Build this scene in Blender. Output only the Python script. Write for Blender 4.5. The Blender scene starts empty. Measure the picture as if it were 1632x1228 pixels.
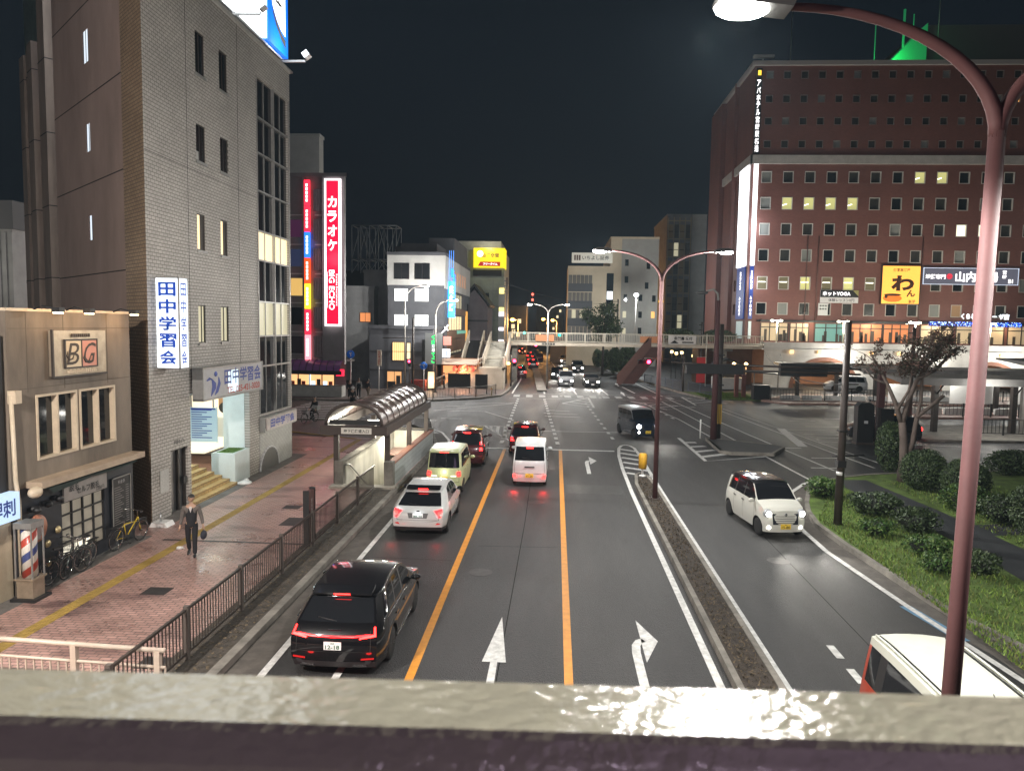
import bpy, bmesh, math, random
from mathutils import Vector, Matrix
R = math.radians
SC = bpy.context.scene
COL = SC.collection
rnd = random.Random(7)

# ---------------------------------------------------------------- camera
cd = bpy.data.cameras.new('camera')
cam = bpy.data.objects.new('camera', cd)
COL.objects.link(cam)
cam.matrix_world = (Matrix.Translation((0, 0, 6.7)) @ Matrix.Rotation(R(3.311), 4, 'Z')
     @ Matrix.Rotation(R(90 - 4.608), 4, 'X') @ Matrix.Rotation(0.016, 4, 'Z'))
cd.sensor_width = 36.0
cd.lens = 36.0 * 1180 / 1632
cd.clip_start = 0.05
cd.clip_end = 3000
cd.dof.use_dof = True
cd.dof.focus_distance = 26
cd.dof.aperture_fstop = 6.5
SC.camera = cam

# ---------------------------------------------------------------- night sky
W = bpy.data.worlds.new('World')
SC.world = W
W.use_nodes = True
wn, wl = W.node_tree.nodes, W.node_tree.links
wn.clear()
wo = wn.new('ShaderNodeOutputWorld')
wb = wn.new('ShaderNodeBackground')
tc = wn.new('ShaderNodeTexCoord')
sx = wn.new('ShaderNodeSeparateXYZ')
rp = wn.new('ShaderNodeValToRGB')
wl.new(tc.outputs['Generated'], sx.inputs[0])
wl.new(sx.outputs['Z'], rp.inputs[0])
rp.color_ramp.elements[0].position = 0.0
rp.color_ramp.elements[0].color = (0.0026, 0.0033, 0.0048, 1)
rp.color_ramp.elements[1].position = 0.35
rp.color_ramp.elements[1].color = (0.0028, 0.0046, 0.0072, 1)
wl.new(rp.outputs[0], wb.inputs['Color'])
wb.inputs['Strength'].default_value = 1.0
wl.new(wb.outputs[0], wo.inputs[0])

SC.view_settings.view_transform = 'Standard'
SC.view_settings.look = 'None'
SC.view_settings.gamma = 1
SC.view_settings.exposure = 0.58
SC.render.engine = 'CYCLES'
cy = SC.cycles
cy.max_bounces = 6
cy.diffuse_bounces = 2
cy.glossy_bounces = 3
cy.transmission_bounces = 4
cy.transparent_max_bounces = 6
cy.caustics_reflective = False
cy.caustics_refractive = False
cy.sample_clamp_indirect = 4.0
cy.use_light_tree = True
cy.use_denoising = True

# ---------------------------------------------------------------- materials
MATS = {}


def pbr(name, col, rough=0.6, metal=0.0, vary=0.0, vscale=3.0, bump=0.0, bscale=40.0, emit=None, estr=0.0,
  coat=0.0, trans=0.0, spec=None, stretch=None):
 """plain principled material; vary = how far a noise darkens the colour (dirt, wear)"""
 if name in MATS:
  return MATS[name]
 m = bpy.data.materials.new(name)
 m.use_nodes = True
 n, l = m.node_tree.nodes, m.node_tree.links
 b = n['Principled BSDF']
 b.inputs['Base Color'].default_value = (*col, 1)
 b.inputs['Roughness'].default_value = rough
 b.inputs['Metallic'].default_value = metal
 if coat:
  b.inputs['Coat Weight'].default_value = coat
  b.inputs['Coat Roughness'].default_value = 0.04
 if trans:
  b.inputs['Transmission Weight'].default_value = trans
 if spec is not None:
  b.inputs['Specular IOR Level'].default_value = spec
 if emit:
  b.inputs['Emission Color'].default_value = (*emit, 1)
  b.inputs['Emission Strength'].default_value = estr
 if vary or bump:
  t = n.new('ShaderNodeTexCoord')
  src = t.outputs['Object']
  if stretch:
   mp = n.new('ShaderNodeMapping')
   mp.inputs['Scale'].default_value = stretch
   l.new(src, mp.inputs[0])
   src = mp.outputs[0]
 if vary:
  z = n.new('ShaderNodeTexNoise')
  z.inputs['Scale'].default_value = vscale
  z.inputs['Detail'].default_value = 6
  z.inputs['Roughness'].default_value = 0.65
  l.new(src, z.inputs['Vector'])
  r = n.new('ShaderNodeMapRange')
  r.inputs[1].default_value = 0.3
  r.inputs[2].default_value = 0.72
  r.inputs[3].default_value = 1 - vary
  r.inputs[4].default_value = 1 + vary * 0.5
  l.new(z.outputs[0], r.inputs[0])
  x = n.new('ShaderNodeMix')
  x.data_type = 'RGBA'
  x.blend_type = 'MULTIPLY'
  x.inputs[0].default_value = 1
  x.inputs[6].default_value = (*col, 1)
  l.new(r.outputs[0], x.inputs[7])
  l.new(x.outputs[2], b.inputs['Base Color'])
 if bump:
  z2 = n.new('ShaderNodeTexNoise')
  z2.inputs['Scale'].default_value = bscale
  z2.inputs['Detail'].default_value = 3
  l.new(src, z2.inputs['Vector'])
  bp = n.new('ShaderNodeBump')
  bp.inputs['Strength'].default_value = bump
  bp.inputs['Distance'].default_value = 0.02
  l.new(z2.outputs[0], bp.inputs['Height'])
  l.new(bp.outputs[0], b.inputs['Normal'])
 MATS[name] = m
 return m


def glow(name, col, s):
 """something that gives off light itself"""
 if name in MATS:
  return MATS[name]
 m = bpy.data.materials.new(name)
 m.use_nodes = True
 n, l = m.node_tree.nodes, m.node_tree.links
 b = n['Principled BSDF']
 b.inputs['Base Color'].default_value = (*[c * 0.5 for c in col], 1)
 b.inputs['Roughness'].default_value = 0.4
 b.inputs['Emission Color'].default_value = (*col, 1)
 b.inputs['Emission Strength'].default_value = s
 MATS[name] = m
 return m


def brick(name, c1, c2, cm, bw, bh, axes, mortar=0.008, rough=0.6, bump=0.3, vary=0.25, vscale=0.6, ang=0.0, rough_lo=None, patch=None):
 """brick / tile / paver pattern laid over two of the object's own axes ('xy','yz','xz'; ang turns x before)"""
 if name in MATS:
  return MATS[name]
 m = bpy.data.materials.new(name)
 m.use_nodes = True
 n, l = m.node_tree.nodes, m.node_tree.links
 b = n['Principled BSDF']
 t = n.new('ShaderNodeTexCoord')
 src = t.outputs['Object']
 if ang:
  mp = n.new('ShaderNodeMapping')
  mp.inputs['Rotation'].default_value = (0, 0, ang)
  l.new(src, mp.inputs[0])
  src = mp.outputs[0]
 s = n.new('ShaderNodeSeparateXYZ')
 l.new(src, s.inputs[0])
 c = n.new('ShaderNodeCombineXYZ')
 l.new(s.outputs['XYZ'.index(axes[0].upper())], c.inputs[0])
 l.new(s.outputs['XYZ'.index(axes[1].upper())], c.inputs[1])
 k = n.new('ShaderNodeTexBrick')
 k.inputs['Color1'].default_value = (*c1, 1)
 k.inputs['Color2'].default_value = (*c2, 1)
 k.inputs['Mortar'].default_value = (*cm, 1)
 k.inputs['Scale'].default_value = 1
 k.inputs['Mortar Size'].default_value = mortar
 k.inputs['Mortar Smooth'].default_value = 0.2
 k.inputs['Brick Width'].default_value = bw
 k.inputs['Row Height'].default_value = bh
 l.new(c.outputs[0], k.inputs['Vector'])
 z = n.new('ShaderNodeTexNoise')
 z.inputs['Scale'].default_value = vscale
 z.inputs['Detail'].default_value = 8
 z.inputs['Roughness'].default_value = 0.7
 l.new(t.outputs['Object'], z.inputs['Vector'])
 r = n.new('ShaderNodeMapRange')
 r.inputs[1].default_value = 0.32
 r.inputs[2].default_value = 0.68
 r.inputs[3].default_value = 1 - vary
 r.inputs[4].default_value = 1 + vary * 0.4
 l.new(z.outputs[0], r.inputs[0])
 x = n.new('ShaderNodeMix')
 x.data_type = 'RGBA'
 x.blend_type = 'MULTIPLY'
 x.inputs[0].default_value = 1
 l.new(k.outputs['Color'], x.inputs[6])
 l.new(r.outputs[0], x.inputs[7])
 out = x.outputs[2]
 if patch:   # relaid or stained areas in another colour
  z3 = n.new('ShaderNodeTexNoise')
  z3.inputs['Scale'].default_value = patch[1]
  z3.inputs['Detail'].default_value = 4
  mp3 = n.new('ShaderNodeMapping')
  mp3.inputs['Scale'].default_value = (0.6, 2.2, 1)
  l.new(t.outputs['Object'], mp3.inputs[0])
  l.new(mp3.outputs[0], z3.inputs['Vector'])
  r3 = n.new('ShaderNodeMapRange')
  r3.inputs[1].default_value = 0.56
  r3.inputs[2].default_value = 0.66
  l.new(z3.outputs[0], r3.inputs[0])
  wn3 = n.new('ShaderNodeMath')
  wn3.operation = 'MULTIPLY'
  wn3.inputs[1].default_value = 0.8
  l.new(r3.outputs[0], wn3.inputs[0])
  x3 = n.new('ShaderNodeMix')
  x3.data_type = 'RGBA'
  x3.blend_type = 'MULTIPLY'
  l.new(wn3.outputs[0], x3.inputs[0])
  l.new(out, x3.inputs[6])
  x3.inputs[7].default_value = (*patch[0], 1)
  out = x3.outputs[2]
 l.new(out, b.inputs['Base Color'])
 b.inputs['Roughness'].default_value = rough
 if rough_lo is not None:
  r2 = n.new('ShaderNodeMapRange')
  r2.inputs[1].default_value = 0.35
  r2.inputs[2].default_value = 0.65
  r2.inputs[3].default_value = rough_lo
  r2.inputs[4].default_value = rough
  l.new(z.outputs[0], r2.inputs[0])
  l.new(r2.outputs[0], b.inputs['Roughness'])
 if bump:
  bp = n.new('ShaderNodeBump')
  bp.inputs['Strength'].default_value = bump
  bp.inputs['Distance'].default_value = 0.01
  bp.invert = True
  l.new(k.outputs['Fac'], bp.inputs['Height'])
  l.new(bp.outputs[0], b.inputs['Normal'])
 MATS[name] = m
 return m


def asphalt(name, col, rough=0.62, grain=0.35, gscale=90.0):
 if name in MATS:
  return MATS[name]
 m = bpy.data.materials.new(name)
 m.use_nodes = True
 n, l = m.node_tree.nodes, m.node_tree.links
 b = n['Principled BSDF']
 t = n.new('ShaderNodeTexCoord')
 big = n.new('ShaderNodeTexNoise')
 big.inputs['Scale'].default_value = 0.35
 big.inputs['Detail'].default_value = 8
 big.inputs['Roughness'].default_value = 0.6
 mp = n.new('ShaderNodeMapping')
 mp.inputs['Scale'].default_value = (2.2, 0.35, 1)     # wear runs along the lanes
 l.new(t.outputs['Object'], mp.inputs[0])
 l.new(mp.outputs[0], big.inputs['Vector'])
 fine = n.new('ShaderNodeTexNoise')
 fine.inputs['Scale'].default_value = gscale
 fine.inputs['Detail'].default_value = 2
 l.new(t.outputs['Object'], fine.inputs['Vector'])
 r1 = n.new('ShaderNodeMapRange')
 r1.inputs[1].default_value = 0.3
 r1.inputs[2].default_value = 0.7
 r1.inputs[3].default_value = 0.62
 r1.inputs[4].default_value = 1.3
 l.new(big.outputs[0], r1.inputs[0])
 r2 = n.new('ShaderNodeMapRange')
 r2.inputs[1].default_value = 0.35
 r2.inputs[2].default_value = 0.65
 r2.inputs[3].default_value = 0.6
 r2.inputs[4].default_value = 1.5
 l.new(fine.outputs[0], r2.inputs[0])
 mu = n.new('ShaderNodeMath')
 mu.operation = 'MULTIPLY'
 l.new(r1.outputs[0], mu.inputs[0])
 l.new(r2.outputs[0], mu.inputs[1])
 x = n.new('ShaderNodeMix')
 x.data_type = 'RGBA'
 x.blend_type = 'MULTIPLY'
 x.inputs[0].default_value = 1
 x.inputs[6].default_value = (*col, 1)
 l.new(mu.outputs[0], x.inputs[7])
 l.new(x.outputs[2], b.inputs['Base Color'])
 r4 = n.new('ShaderNodeMapRange')
 r4.inputs[1].default_value = 0.3
 r4.inputs[2].default_value = 0.7
 r4.inputs[3].default_value = rough - 0.1
 r4.inputs[4].default_value = rough + 0.08
 l.new(big.outputs[0], r4.inputs[0])
 l.new(r4.outputs[0], b.inputs['Roughness'])
 bp = n.new('ShaderNodeBump')
 bp.inputs['Strength'].default_value = grain
 bp.inputs['Distance'].default_value = 0.03
 l.new(fine.outputs[0], bp.inputs['Height'])
 l.new(bp.outputs[0], b.inputs['Normal'])
 MATS[name] = m
 return m


# ---------------------------------------------------------------- mesh builder
def frame(o, right, up):
 """matrix whose local x = right, y = up, z = outward normal"""
 r = Vector(right).normalized()
 u = Vector(up).normalized()
 n = r.cross(u)
 u = n.cross(r)
 M = Matrix((r, u, n)).transposed().to_4x4()
 return Matrix.Translation(Vector(o)) @ M


def face_px(o):   # wall facing +X, right = +Y
 return frame(o, (0, 1, 0), (0, 0, 1))


def face_my(o):   # wall facing -Y (towards the camera), right = +X
 return frame(o, (1, 0, 0), (0, 0, 1))


class MB:
 def __init__(s, M=None):
  s.v, s.f, s.m, s.sm = [], [], [], []
  s.M = M

 def add(s, vs, fs, m=0, smooth=False, M=None):
  k = len(s.v)
  T = M if M is not None else s.M
  for p in vs:
   p = Vector(p)
   s.v.append(T @ p if T is not None else p)
  for f in fs:
   s.f.append([i + k for i in f])
   s.m.append(m)
   s.sm.append(smooth)
  return s

 def box(s, x0, x1, y0, y1, z0, z1, m=0, M=None):
  vs = [(x, y, z) for z in (z0, z1) for y in (y0, y1) for x in (x0, x1)]
  return s.add(vs, [(0, 2, 3, 1), (4, 5, 7, 6), (0, 1, 5, 4), (2, 6, 7, 3), (0, 4, 6, 2), (1, 3, 7, 5)], m, False, M)

 def quad(s, a, b, c, d, m=0, M=None):
  return s.add([a, b, c, d], [(0, 1, 2, 3)], m, False, M)

 def prism(s, pts, h0, h1, m=0, M=None, axis='z'):
  """closed polygon swept along an axis"""
  n = len(pts)

  def P(p, h):
   return (p[0], p[1], h) if axis == 'z' else ((h, p[0], p[1]) if axis == 'x' else (p[0], h, p[1]))
  vs = [P(p, h0) for p in pts] + [P(p, h1) for p in pts]
  fs = [list(range(n))[::-1], list(range(n, 2 * n))] + [(i, (i + 1) % n, n + (i + 1) % n, n + i) for i in range(n)]
  return s.add(vs, fs, m, False, M)

 def tube(s, pts, r, n=8, m=0, M=None, cap=True):
  pts = [Vector(p) for p in pts]
  rs = r if isinstance(r, (list, tuple)) else [r] * len(pts)
  vs, fs = [], []
  prev = None
  for i, p in enumerate(pts):
   d = (pts[min(i + 1, len(pts) - 1)] - pts[max(i - 1, 0)]).normalized()
   a = prev if prev is not None else (Vector((0, 0, 1)) if abs(d.z) < 0.9 else Vector((1, 0, 0)))
   a = (a - d * a.dot(d))
   if a.length < 1e-5:
    a = d.orthogonal()
   a.normalize()
   prev = a
   b = d.cross(a)
   for k in range(n):
    t = 2 * math.pi * k / n
    vs.append(p + a * rs[i] * math.cos(t) + b * rs[i] * math.sin(t))
  for i in range(len(pts) - 1):
   for k in range(n):
    fs.append((i * n + k, i * n + (k + 1) % n, (i + 1) * n + (k + 1) % n, (i + 1) * n + k))
  if cap:
   fs.append(list(range(n))[::-1])
   fs.append([(len(pts) - 1) * n + k for k in range(n)])
  return s.add(vs, fs, m, True, M)

 def lathe(s, prof, n=16, m=0, M=None, close=False):
  """profile of (radius, z) turned about local z"""
  vs, fs = [], []
  for (r, z) in prof:
   for k in range(n):
    t = 2 * math.pi * k / n
    vs.append((r * math.cos(t), r * math.sin(t), z))
  L = len(prof)
  for i in range(L if close else L - 1):
   j = (i + 1) % L
   for k in range(n):
    fs.append((i * n + k, i * n + (k + 1) % n, j * n + (k + 1) % n, j * n + k))
  if not close:
   if prof[0][0] > 1e-4:
    fs.append(list(range(n))[::-1])
   if prof[-1][0] > 1e-4:
    fs.append([(L - 1) * n + k for k in range(n)])
  return s.add(vs, fs, m, True, M)

 def ball(s, c, r, m=0, seg=12, ring=8, M=None):
  rx, ry, rz = r if isinstance(r, (list, tuple)) else (r, r, r)
  vs, fs = [], []
  for i in range(ring + 1):
   a = math.pi * i / ring
   for k in range(seg):
    t = 2 * math.pi * k / seg
    vs.append((c[0] + rx * math.sin(a) * math.cos(t), c[1] + ry * math.sin(a) * math.sin(t), c[2] + rz * math.cos(a)))
  for i in range(ring):
   for k in range(seg):
    fs.append((i * seg + k, (i + 1) * seg + k, (i + 1) * seg + (k + 1) % seg, i * seg + (k + 1) % seg))
  return s.add(vs, fs, m, True, M)

 def ribbon(s, pts, w, z, m=0, M=None):
  """flat painted stripe along a polyline on the ground"""
  P = [Vector((p[0], p[1], 0)) for p in pts]
  L, Rr = [], []
  for i, p in enumerate(P):
   d = (P[min(i + 1, len(P) - 1)] - P[max(i - 1, 0)]).normalized()
   nrm = Vector((-d.y, d.x, 0)) * (w / 2)
   L.append((p.x + nrm.x, p.y + nrm.y, z))
   Rr.append((p.x - nrm.x, p.y - nrm.y, z))
  n = len(P)
  return s.add(L + Rr, [(i + n, i + 1 + n, i + 1, i) for i in range(n - 1)], m, False, M)

 def kerb(s, pts, w, z0, z1, m=0):
  """solid strip along a polyline"""
  P = [Vector((p[0], p[1], 0)) for p in pts]
  vs = []
  for i, p in enumerate(P):
   d = (P[min(i + 1, len(P) - 1)] - P[max(i - 1, 0)]).normalized()
   nn = Vector((-d.y, d.x, 0)) * (w / 2)
   vs += [(p.x + nn.x, p.y + nn.y, z0), (p.x + nn.x, p.y + nn.y, z1), (p.x - nn.x, p.y - nn.y, z1), (p.x - nn.x, p.y - nn.y, z0)]
  fs = []
  for i in range(len(P) - 1):
   a, b = 4 * i, 4 * i + 4
   fs += [(a, b, b + 1, a + 1), (a + 1, b + 1, b + 2, a + 2), (a + 2, b + 2, b + 3, a + 3)]
  fs += [(0, 1, 2, 3), (len(vs) - 1, len(vs) - 2, len(vs) - 3, len(vs) - 4)]
  return s.add(vs, fs, m)

 def holes(s, w, h, hs, depth=0.15, m=0, mr=None, M=None, u0=0.0, v0=0.0, reveal=True):
  """rectangle u0..w, v0..h in the local xy plane with rectangular openings hs=(u0,v0,u1,v1), reveals going back by depth"""
  us = sorted({u0, w, *[q for a in hs for q in (a[0], a[2])]})
  vv = sorted({v0, h, *[q for a in hs for q in (a[1], a[3])]})
  us = [u for u in us if u0 <= u <= w]
  vv = [q for q in vv if v0 <= q <= h]
  vs, fs = [], []
  for i in range(len(us) - 1):
   for j in range(len(vv) - 1):
    cu, cv = (us[i] + us[i + 1]) / 2, (vv[j] + vv[j + 1]) / 2
    if any(a[0] < cu < a[2] and a[1] < cv < a[3] for a in hs):
     continue
    k = len(vs)
    vs += [(us[i], vv[j], 0), (us[i + 1], vv[j], 0), (us[i + 1], vv[j + 1], 0), (us[i], vv[j + 1], 0)]
    fs.append((k, k + 1, k + 2, k + 3))
  s.add(vs, fs, m, False, M)
  if reveal:
   for (a, b, c, d) in hs:
    q = [(a, b), (c, b), (c, d), (a, d)]
    for i in range(4):
     p, r = q[i], q[(i + 1) % 4]
     s.add([(p[0], p[1], 0), (r[0], r[1], 0), (r[0], r[1], -depth), (p[0], p[1], -depth)], [(0, 3, 2, 1)], m if mr is None else mr, False, M)
  return s

 def leaves(s, c, r, n, size, m=0, shell=0.55, flat=1.0, R_=rnd, mats=1):
  """many small leaf blades through an ellipsoid"""
  rx, ry, rz = r if isinstance(r, (list, tuple)) else (r, r, r)
  vs, fs, k0 = [], [], len(s.v)
  for i in range(n):
   d = Vector((R_.gauss(0, 1), R_.gauss(0, 1), R_.gauss(0, 1))).normalized()
   q = shell + (1 - shell) * R_.random()
   p = Vector((c[0] + d.x * rx * q, c[1] + d.y * ry * q, c[2] + d.z * rz * q))
   a = Vector((R_.gauss(0, 1), R_.gauss(0, 1), R_.gauss(0, 1) * flat)).normalized()
   b = a.cross(d + Vector((R_.gauss(0, .5), R_.gauss(0, .5), R_.gauss(0, .5))))
   if b.length < 1e-3:
    b = a.orthogonal()
   b.normalize()
   L = size * (0.6 + 0.8 * R_.random())
   k = len(vs)
   vs += [p - a * L, p + b * L * 0.45, p + a * L, p - b * L * 0.45]
   fs.append((k, k + 1, k + 2, k + 3))
  for i, f in enumerate(fs):
   s.f.append([j + k0 for j in f])
   s.m.append(m + (R_.randrange(mats) if mats > 1 else 0))
   s.sm.append(False)
  s.v += vs
  return s

 def mesh(s, name, mats):
  me = bpy.data.meshes.new(name)
  me.from_pydata([tuple(p) for p in s.v], [], s.f)
  for q in (mats if isinstance(mats, (list, tuple)) else [mats]):
   me.materials.append(q)
  me.polygons.foreach_set('material_index', s.m)
  me.polygons.foreach_set('use_smooth', s.sm)
  me.update()
  return me

 def build(s, name, mats, parent=None, sharp=None, label=None):
  me = s.mesh(name, mats)
  if sharp:
   me.set_sharp_from_angle(angle=R(sharp))
  o = bpy.data.objects.new(name, me)
  COL.objects.link(o)
  if parent is not None:
   o.parent = parent
  if label:
   o['label'] = label
  return o


def tag(o, label=None, cat=None, group=None, kind=None):
 if label:
  o['label'] = label
 if cat:
  o['category'] = cat
 if group:
  o['group'] = group
 if kind:
  o['kind'] = kind
 return o


def thing(name, label, cat, loc=(0, 0, 0), rz=0.0, group=None):
 o = bpy.data.objects.new(name, None)
 o.empty_display_size = 0.2
 COL.objects.link(o)
 o.location = loc
 o.rotation_euler = (0, 0, rz)
 return tag(o, label, cat, group)


def struct(name, mb, mats, sharp=None):
 o = mb.build(name, mats, None, sharp)
 o['kind'] = 'structure'
 return o


def copy_tree(o, parent=None):
 c = o.copy()
 COL.objects.link(c)
 if parent is not None:
  c.parent = parent
 for ch in list(o.children):
  copy_tree(ch, c)
 return c


def dup(o, loc, rz=None, label=None):
 c = copy_tree(o)
 c.location = loc
 if rz is not None:
  c.rotation_euler = (0, 0, rz)
 if label:
  c['label'] = label
 return c


TXT = {}


def lettering(body, M, w, h, mat, parent, name='lettering', bold=0.0, keep=True, thick=0.004, align='c'):
 """a line of text fitted into a w x h box, centred on M's origin, facing M's z"""
 key = (body, bold)
 if key not in TXT:
  cu = bpy.data.curves.new('lettering', 'FONT')
  cu.body = body
  cu.size = 1.0
  cu.offset = bold
  cu.resolution_u = 3
  cu.extrude = 0.0
  o = bpy.data.objects.new('lettering', cu)
  COL.objects.link(o)
  bpy.context.view_layer.update()
  dg = bpy.context.evaluated_depsgraph_get()
  me = bpy.data.meshes.new_from_object(o.evaluated_get(dg))
  vs = [tuple(v.co) for v in me.vertices]
  fs = [list(p.vertices) for p in me.polygons]
  bpy.data.objects.remove(o)
  bpy.data.curves.remove(cu)
  bpy.data.meshes.remove(me)
  TXT[key] = (vs, fs)
 vs, fs = TXT[key]
 mb = MB()
 if vs:
  x0, x1 = min(v[0] for v in vs), max(v[0] for v in vs)
  y0, y1 = min(v[1] for v in vs), max(v[1] for v in vs)
  kx, ky = w / max(x1 - x0, 1e-4), h / max(y1 - y0, 1e-4)
  if keep:
   kx = ky = min(kx, ky)
  cx = x0 + w / kx / 2 if align == 'l' else (x0 + x1) / 2
  cyy = (y0 + y1) / 2
  mb.add([((v[0] - cx) * kx, (v[1] - cyy) * ky, thick) for v in vs], fs, 0, False, M)
 return mb


def text(body, M, w, h, mat, parent, name='lettering', bold=0.0, keep=True, thick=0.004, align='c'):
 return lettering(body, M, w, h, mat, parent, name, bold, keep, thick, align).build(name, mat, parent)


def text_column(chars, M, w, h, mat, parent, name='lettering', bold=0.02, fill=0.86, keep=False):
 """characters set one below the other in a w x h column centred on M"""
 mb = MB()
 n = len(chars)
 ch = h / n
 for i, c in enumerate(chars):
  if c == ' ':
   continue
  q = lettering(c, M @ Matrix.Translation((0, h / 2 - (i + .5) * ch, 0)), w, ch * fill, mat, None, name, bold, keep)
  mb.add(q.v, q.f)
 return mb.build(name, mat, parent)


def point_light(name, loc, power, col, size=0.12, parent=None, kind='POINT', rot=None, spot=None, blend=0.5):
 ld = bpy.data.lights.new(name, kind)
 ld.energy = power
 ld.color = col
 if kind == 'AREA':
  ld.size = size
 else:
  ld.shadow_soft_size = size
 if kind == 'SPOT':
  ld.spot_size = spot or R(100)
  ld.spot_blend = blend
 o = bpy.data.objects.new(name, ld)
 COL.objects.link(o)
 o.location = loc
 if rot is not None:
  o.rotation_euler = rot
 if parent is not None:
  o.parent = parent
 return o


def lerp(a, b, t):
 return a + (b - a) * t
# ================================================================ ground, roads, pavements
M_asph = asphalt('asphalt_road', (0.020, 0.0196, 0.020), 0.62, 0.9, 40.0)
M_asph2 = asphalt('asphalt_plaza', (0.022, 0.022, 0.023), 0.6, 0.3, 60.0)
M_pave = brick('brick_paving', (0.50, 0.31, 0.265), (0.39, 0.235, 0.20), (0.11, 0.088, 0.082), 0.24, 0.12, 'xy', 0.012, 0.5, 0.5, 0.35, 0.5,
               rough_lo=0.22, patch=((0.36, 0.34, 0.38), 0.55))
M_pave2 = asphalt('reddish_pavement', (0.075, 0.058, 0.052), 0.6, 0.3, 60.0)
M_pink = brick('pink_paving', (0.34, 0.20, 0.17), (0.28, 0.17, 0.14), (0.16, 0.12, 0.11), 0.3, 0.3, 'xy', 0.01, 0.6, 0.2, 0.3, 0.6)
M_conc = pbr('concrete_kerb', (0.20, 0.185, 0.16), 0.85, 0, 0.55, 1.6, 0.3, 30)
M_dirt = pbr('dirty_strip', (0.06, 0.05, 0.04), 0.95, 0, 0.6, 5, 0.6, 25)
M_gut = pbr('gutter_concrete', (0.085, 0.075, 0.065), 0.85, 0, 0.45, 2.5, 0.3, 40)
M_white = pbr('white_road_paint', (0.58, 0.58, 0.56), 0.6, 0, 0.42, 6.0)
M_worn = pbr('worn_white_paint', (0.40, 0.41, 0.40), 0.65, 0, 0.6, 8.0)
M_orange = pbr('orange_road_paint', (0.60, 0.24, 0.018), 0.6, 0, 0.25, 5.0)
M_tact = pbr('yellow_tactile_tile', (0.36, 0.24, 0.055), 0.7, 0, 0.4, 3.0, 0.25, 60)
M_blue = pbr('blue_road_paint', (0.10, 0.22, 0.34), 0.65, 0, 0.4, 4.0)
M_soil = pbr('weedy_soil', (0.040, 0.030, 0.022), 0.95, 0, 0.7, 4, 0.8, 20)
M_turf = pbr('turf_base', (0.10, 0.16, 0.028), 0.95, 0, 0.6, 1.4, 0.8, 30)
M_path = asphalt('footpath_asphalt', (0.030, 0.032, 0.035), 0.75, 0.3, 60.0)
M_cwall = pbr('cast_concrete', (0.56, 0.54, 0.47), 0.8, 0, 0.4, 1.2, 0.15, 20, stretch=(1, 1, 0.25))

ZP = 0.10                                    # height of the pavements
hole = (-8.55, 29.3, -6.72, 39.0)            # stair well of the underpass
g = MB()
FL = frame((0, 0, 0), (1, 0, 0), (0, 1, 0))
g.holes(440, 440, [hole], 4.2, 0, M=FL, u0=-440, v0=-90, reveal=False)
struct('ground', g, M_asph2)
g = MB()
road = [(-6.2, -20), (9.6, -20), (9.3, 15), (9.0, 25), (9.6, 28.5), (11.4, 33.2), (12.2, 36), (13.2, 60), (12.2, 72), (9.0, 95), (4.6, 170), (-6.5, 170), (-4.3, 95), (-4.3, 72), (-6, 66),
  (-10, 63.2), (-60, 62), (-60, 50), (-12, 49.5), (-9.5, 48.2), (-7.5, 45), (-6.6, 41), (-6.2, 36)]
g.prism(road, 0.002, 0.006, 0)
struct('road', g, M_asph)

g = MB()
g.holes(-6.42, 37, [hole], 0.3, 0, M=Matrix.Translation((0, 0, ZP)) @ FL, u0=-40, v0=-10, reveal=False)
g.prism([(-40, 37), (-6.42, 37), (-6.75, 40.8), (-7.0, 42), (-40, 42)], 0.02, ZP)
struct('brick_pavement', g, M_pave)
g = MB()
g.prism([(-40, 42), (-7.0, 42), (-7.75, 44.9), (-9.7, 47.9), (-12.1, 49.2), (-40, 49.3)], 0.02, ZP - 0.03)
struct('corner_pavement', g, M_pave2)
g = MB()
far_kerb = [(-60, 62.4), (-18, 62.6), (-10.6, 63.9), (-6.9, 66.7), (-5.1, 69.8), (-4.8, 75), (-4.8, 92), (-6.8, 170)]
g.prism(far_kerb + [(-60, 170)], 0.02, 0.13)
struct('far_pavement', g, M_pave2)

g = MB()
near_kerb = [(-6.28, -10), (-6.28, 36), (-6.55, 40.6), (-7.5, 44.8), (-9.5, 48.1), (-12, 49.4), (-40, 49.5)]
g.kerb(near_kerb, 0.2, 0.0, 0.15, 0)
g.kerb(far_kerb, 0.2, 0.0, 0.15, 0)
bed_kerb = [(10.9, -5), (10.3, 8), (9.98, 15.7), (9.49, 17.6), (9.3, 20), (9.1, 23), (9.06, 25.4), (9.35, 27.2), (9.75, 28.6), (10.6, 30.9), (11.4, 32.3), (12.5, 33.4), (14.5, 34.6), (18, 35.8), (30, 37.5), (60, 39)]
g.kerb(bed_kerb, 0.16, 0.0, 0.16, 0)
right_kerb = [(14.4, 71), (12.9, 78), (11.0, 92), (8.0, 130), (6.5, 170)]
g.kerb(right_kerb, 0.25, 0.0, 0.16, 0)
struct('kerb', g, M_conc)
g = MB()
g.kerb([(-6.9, -10), (-6.9, 29)], 0.98, 0.03, ZP + 0.012, 0)
struct('verge_strip', g, M_dirt)
g = MB()
g.ribbon([(-5.86, -10), (-5.86, 36), (-6.1, 40.7), (-7.05, 45)], 0.62, 0.010)
g.ribbon([(10.45, -5), (9.86, 8), (9.55, 15.6), (9.1, 17.5), (8.9, 20), (8.66, 24.8), (9.2, 28), (10.2, 31), (11.6, 33.3)], 0.62, 0.010)
struct('gutter', g, M_gut)

# tactile paving: studded yellow bands
g = MB()


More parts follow.
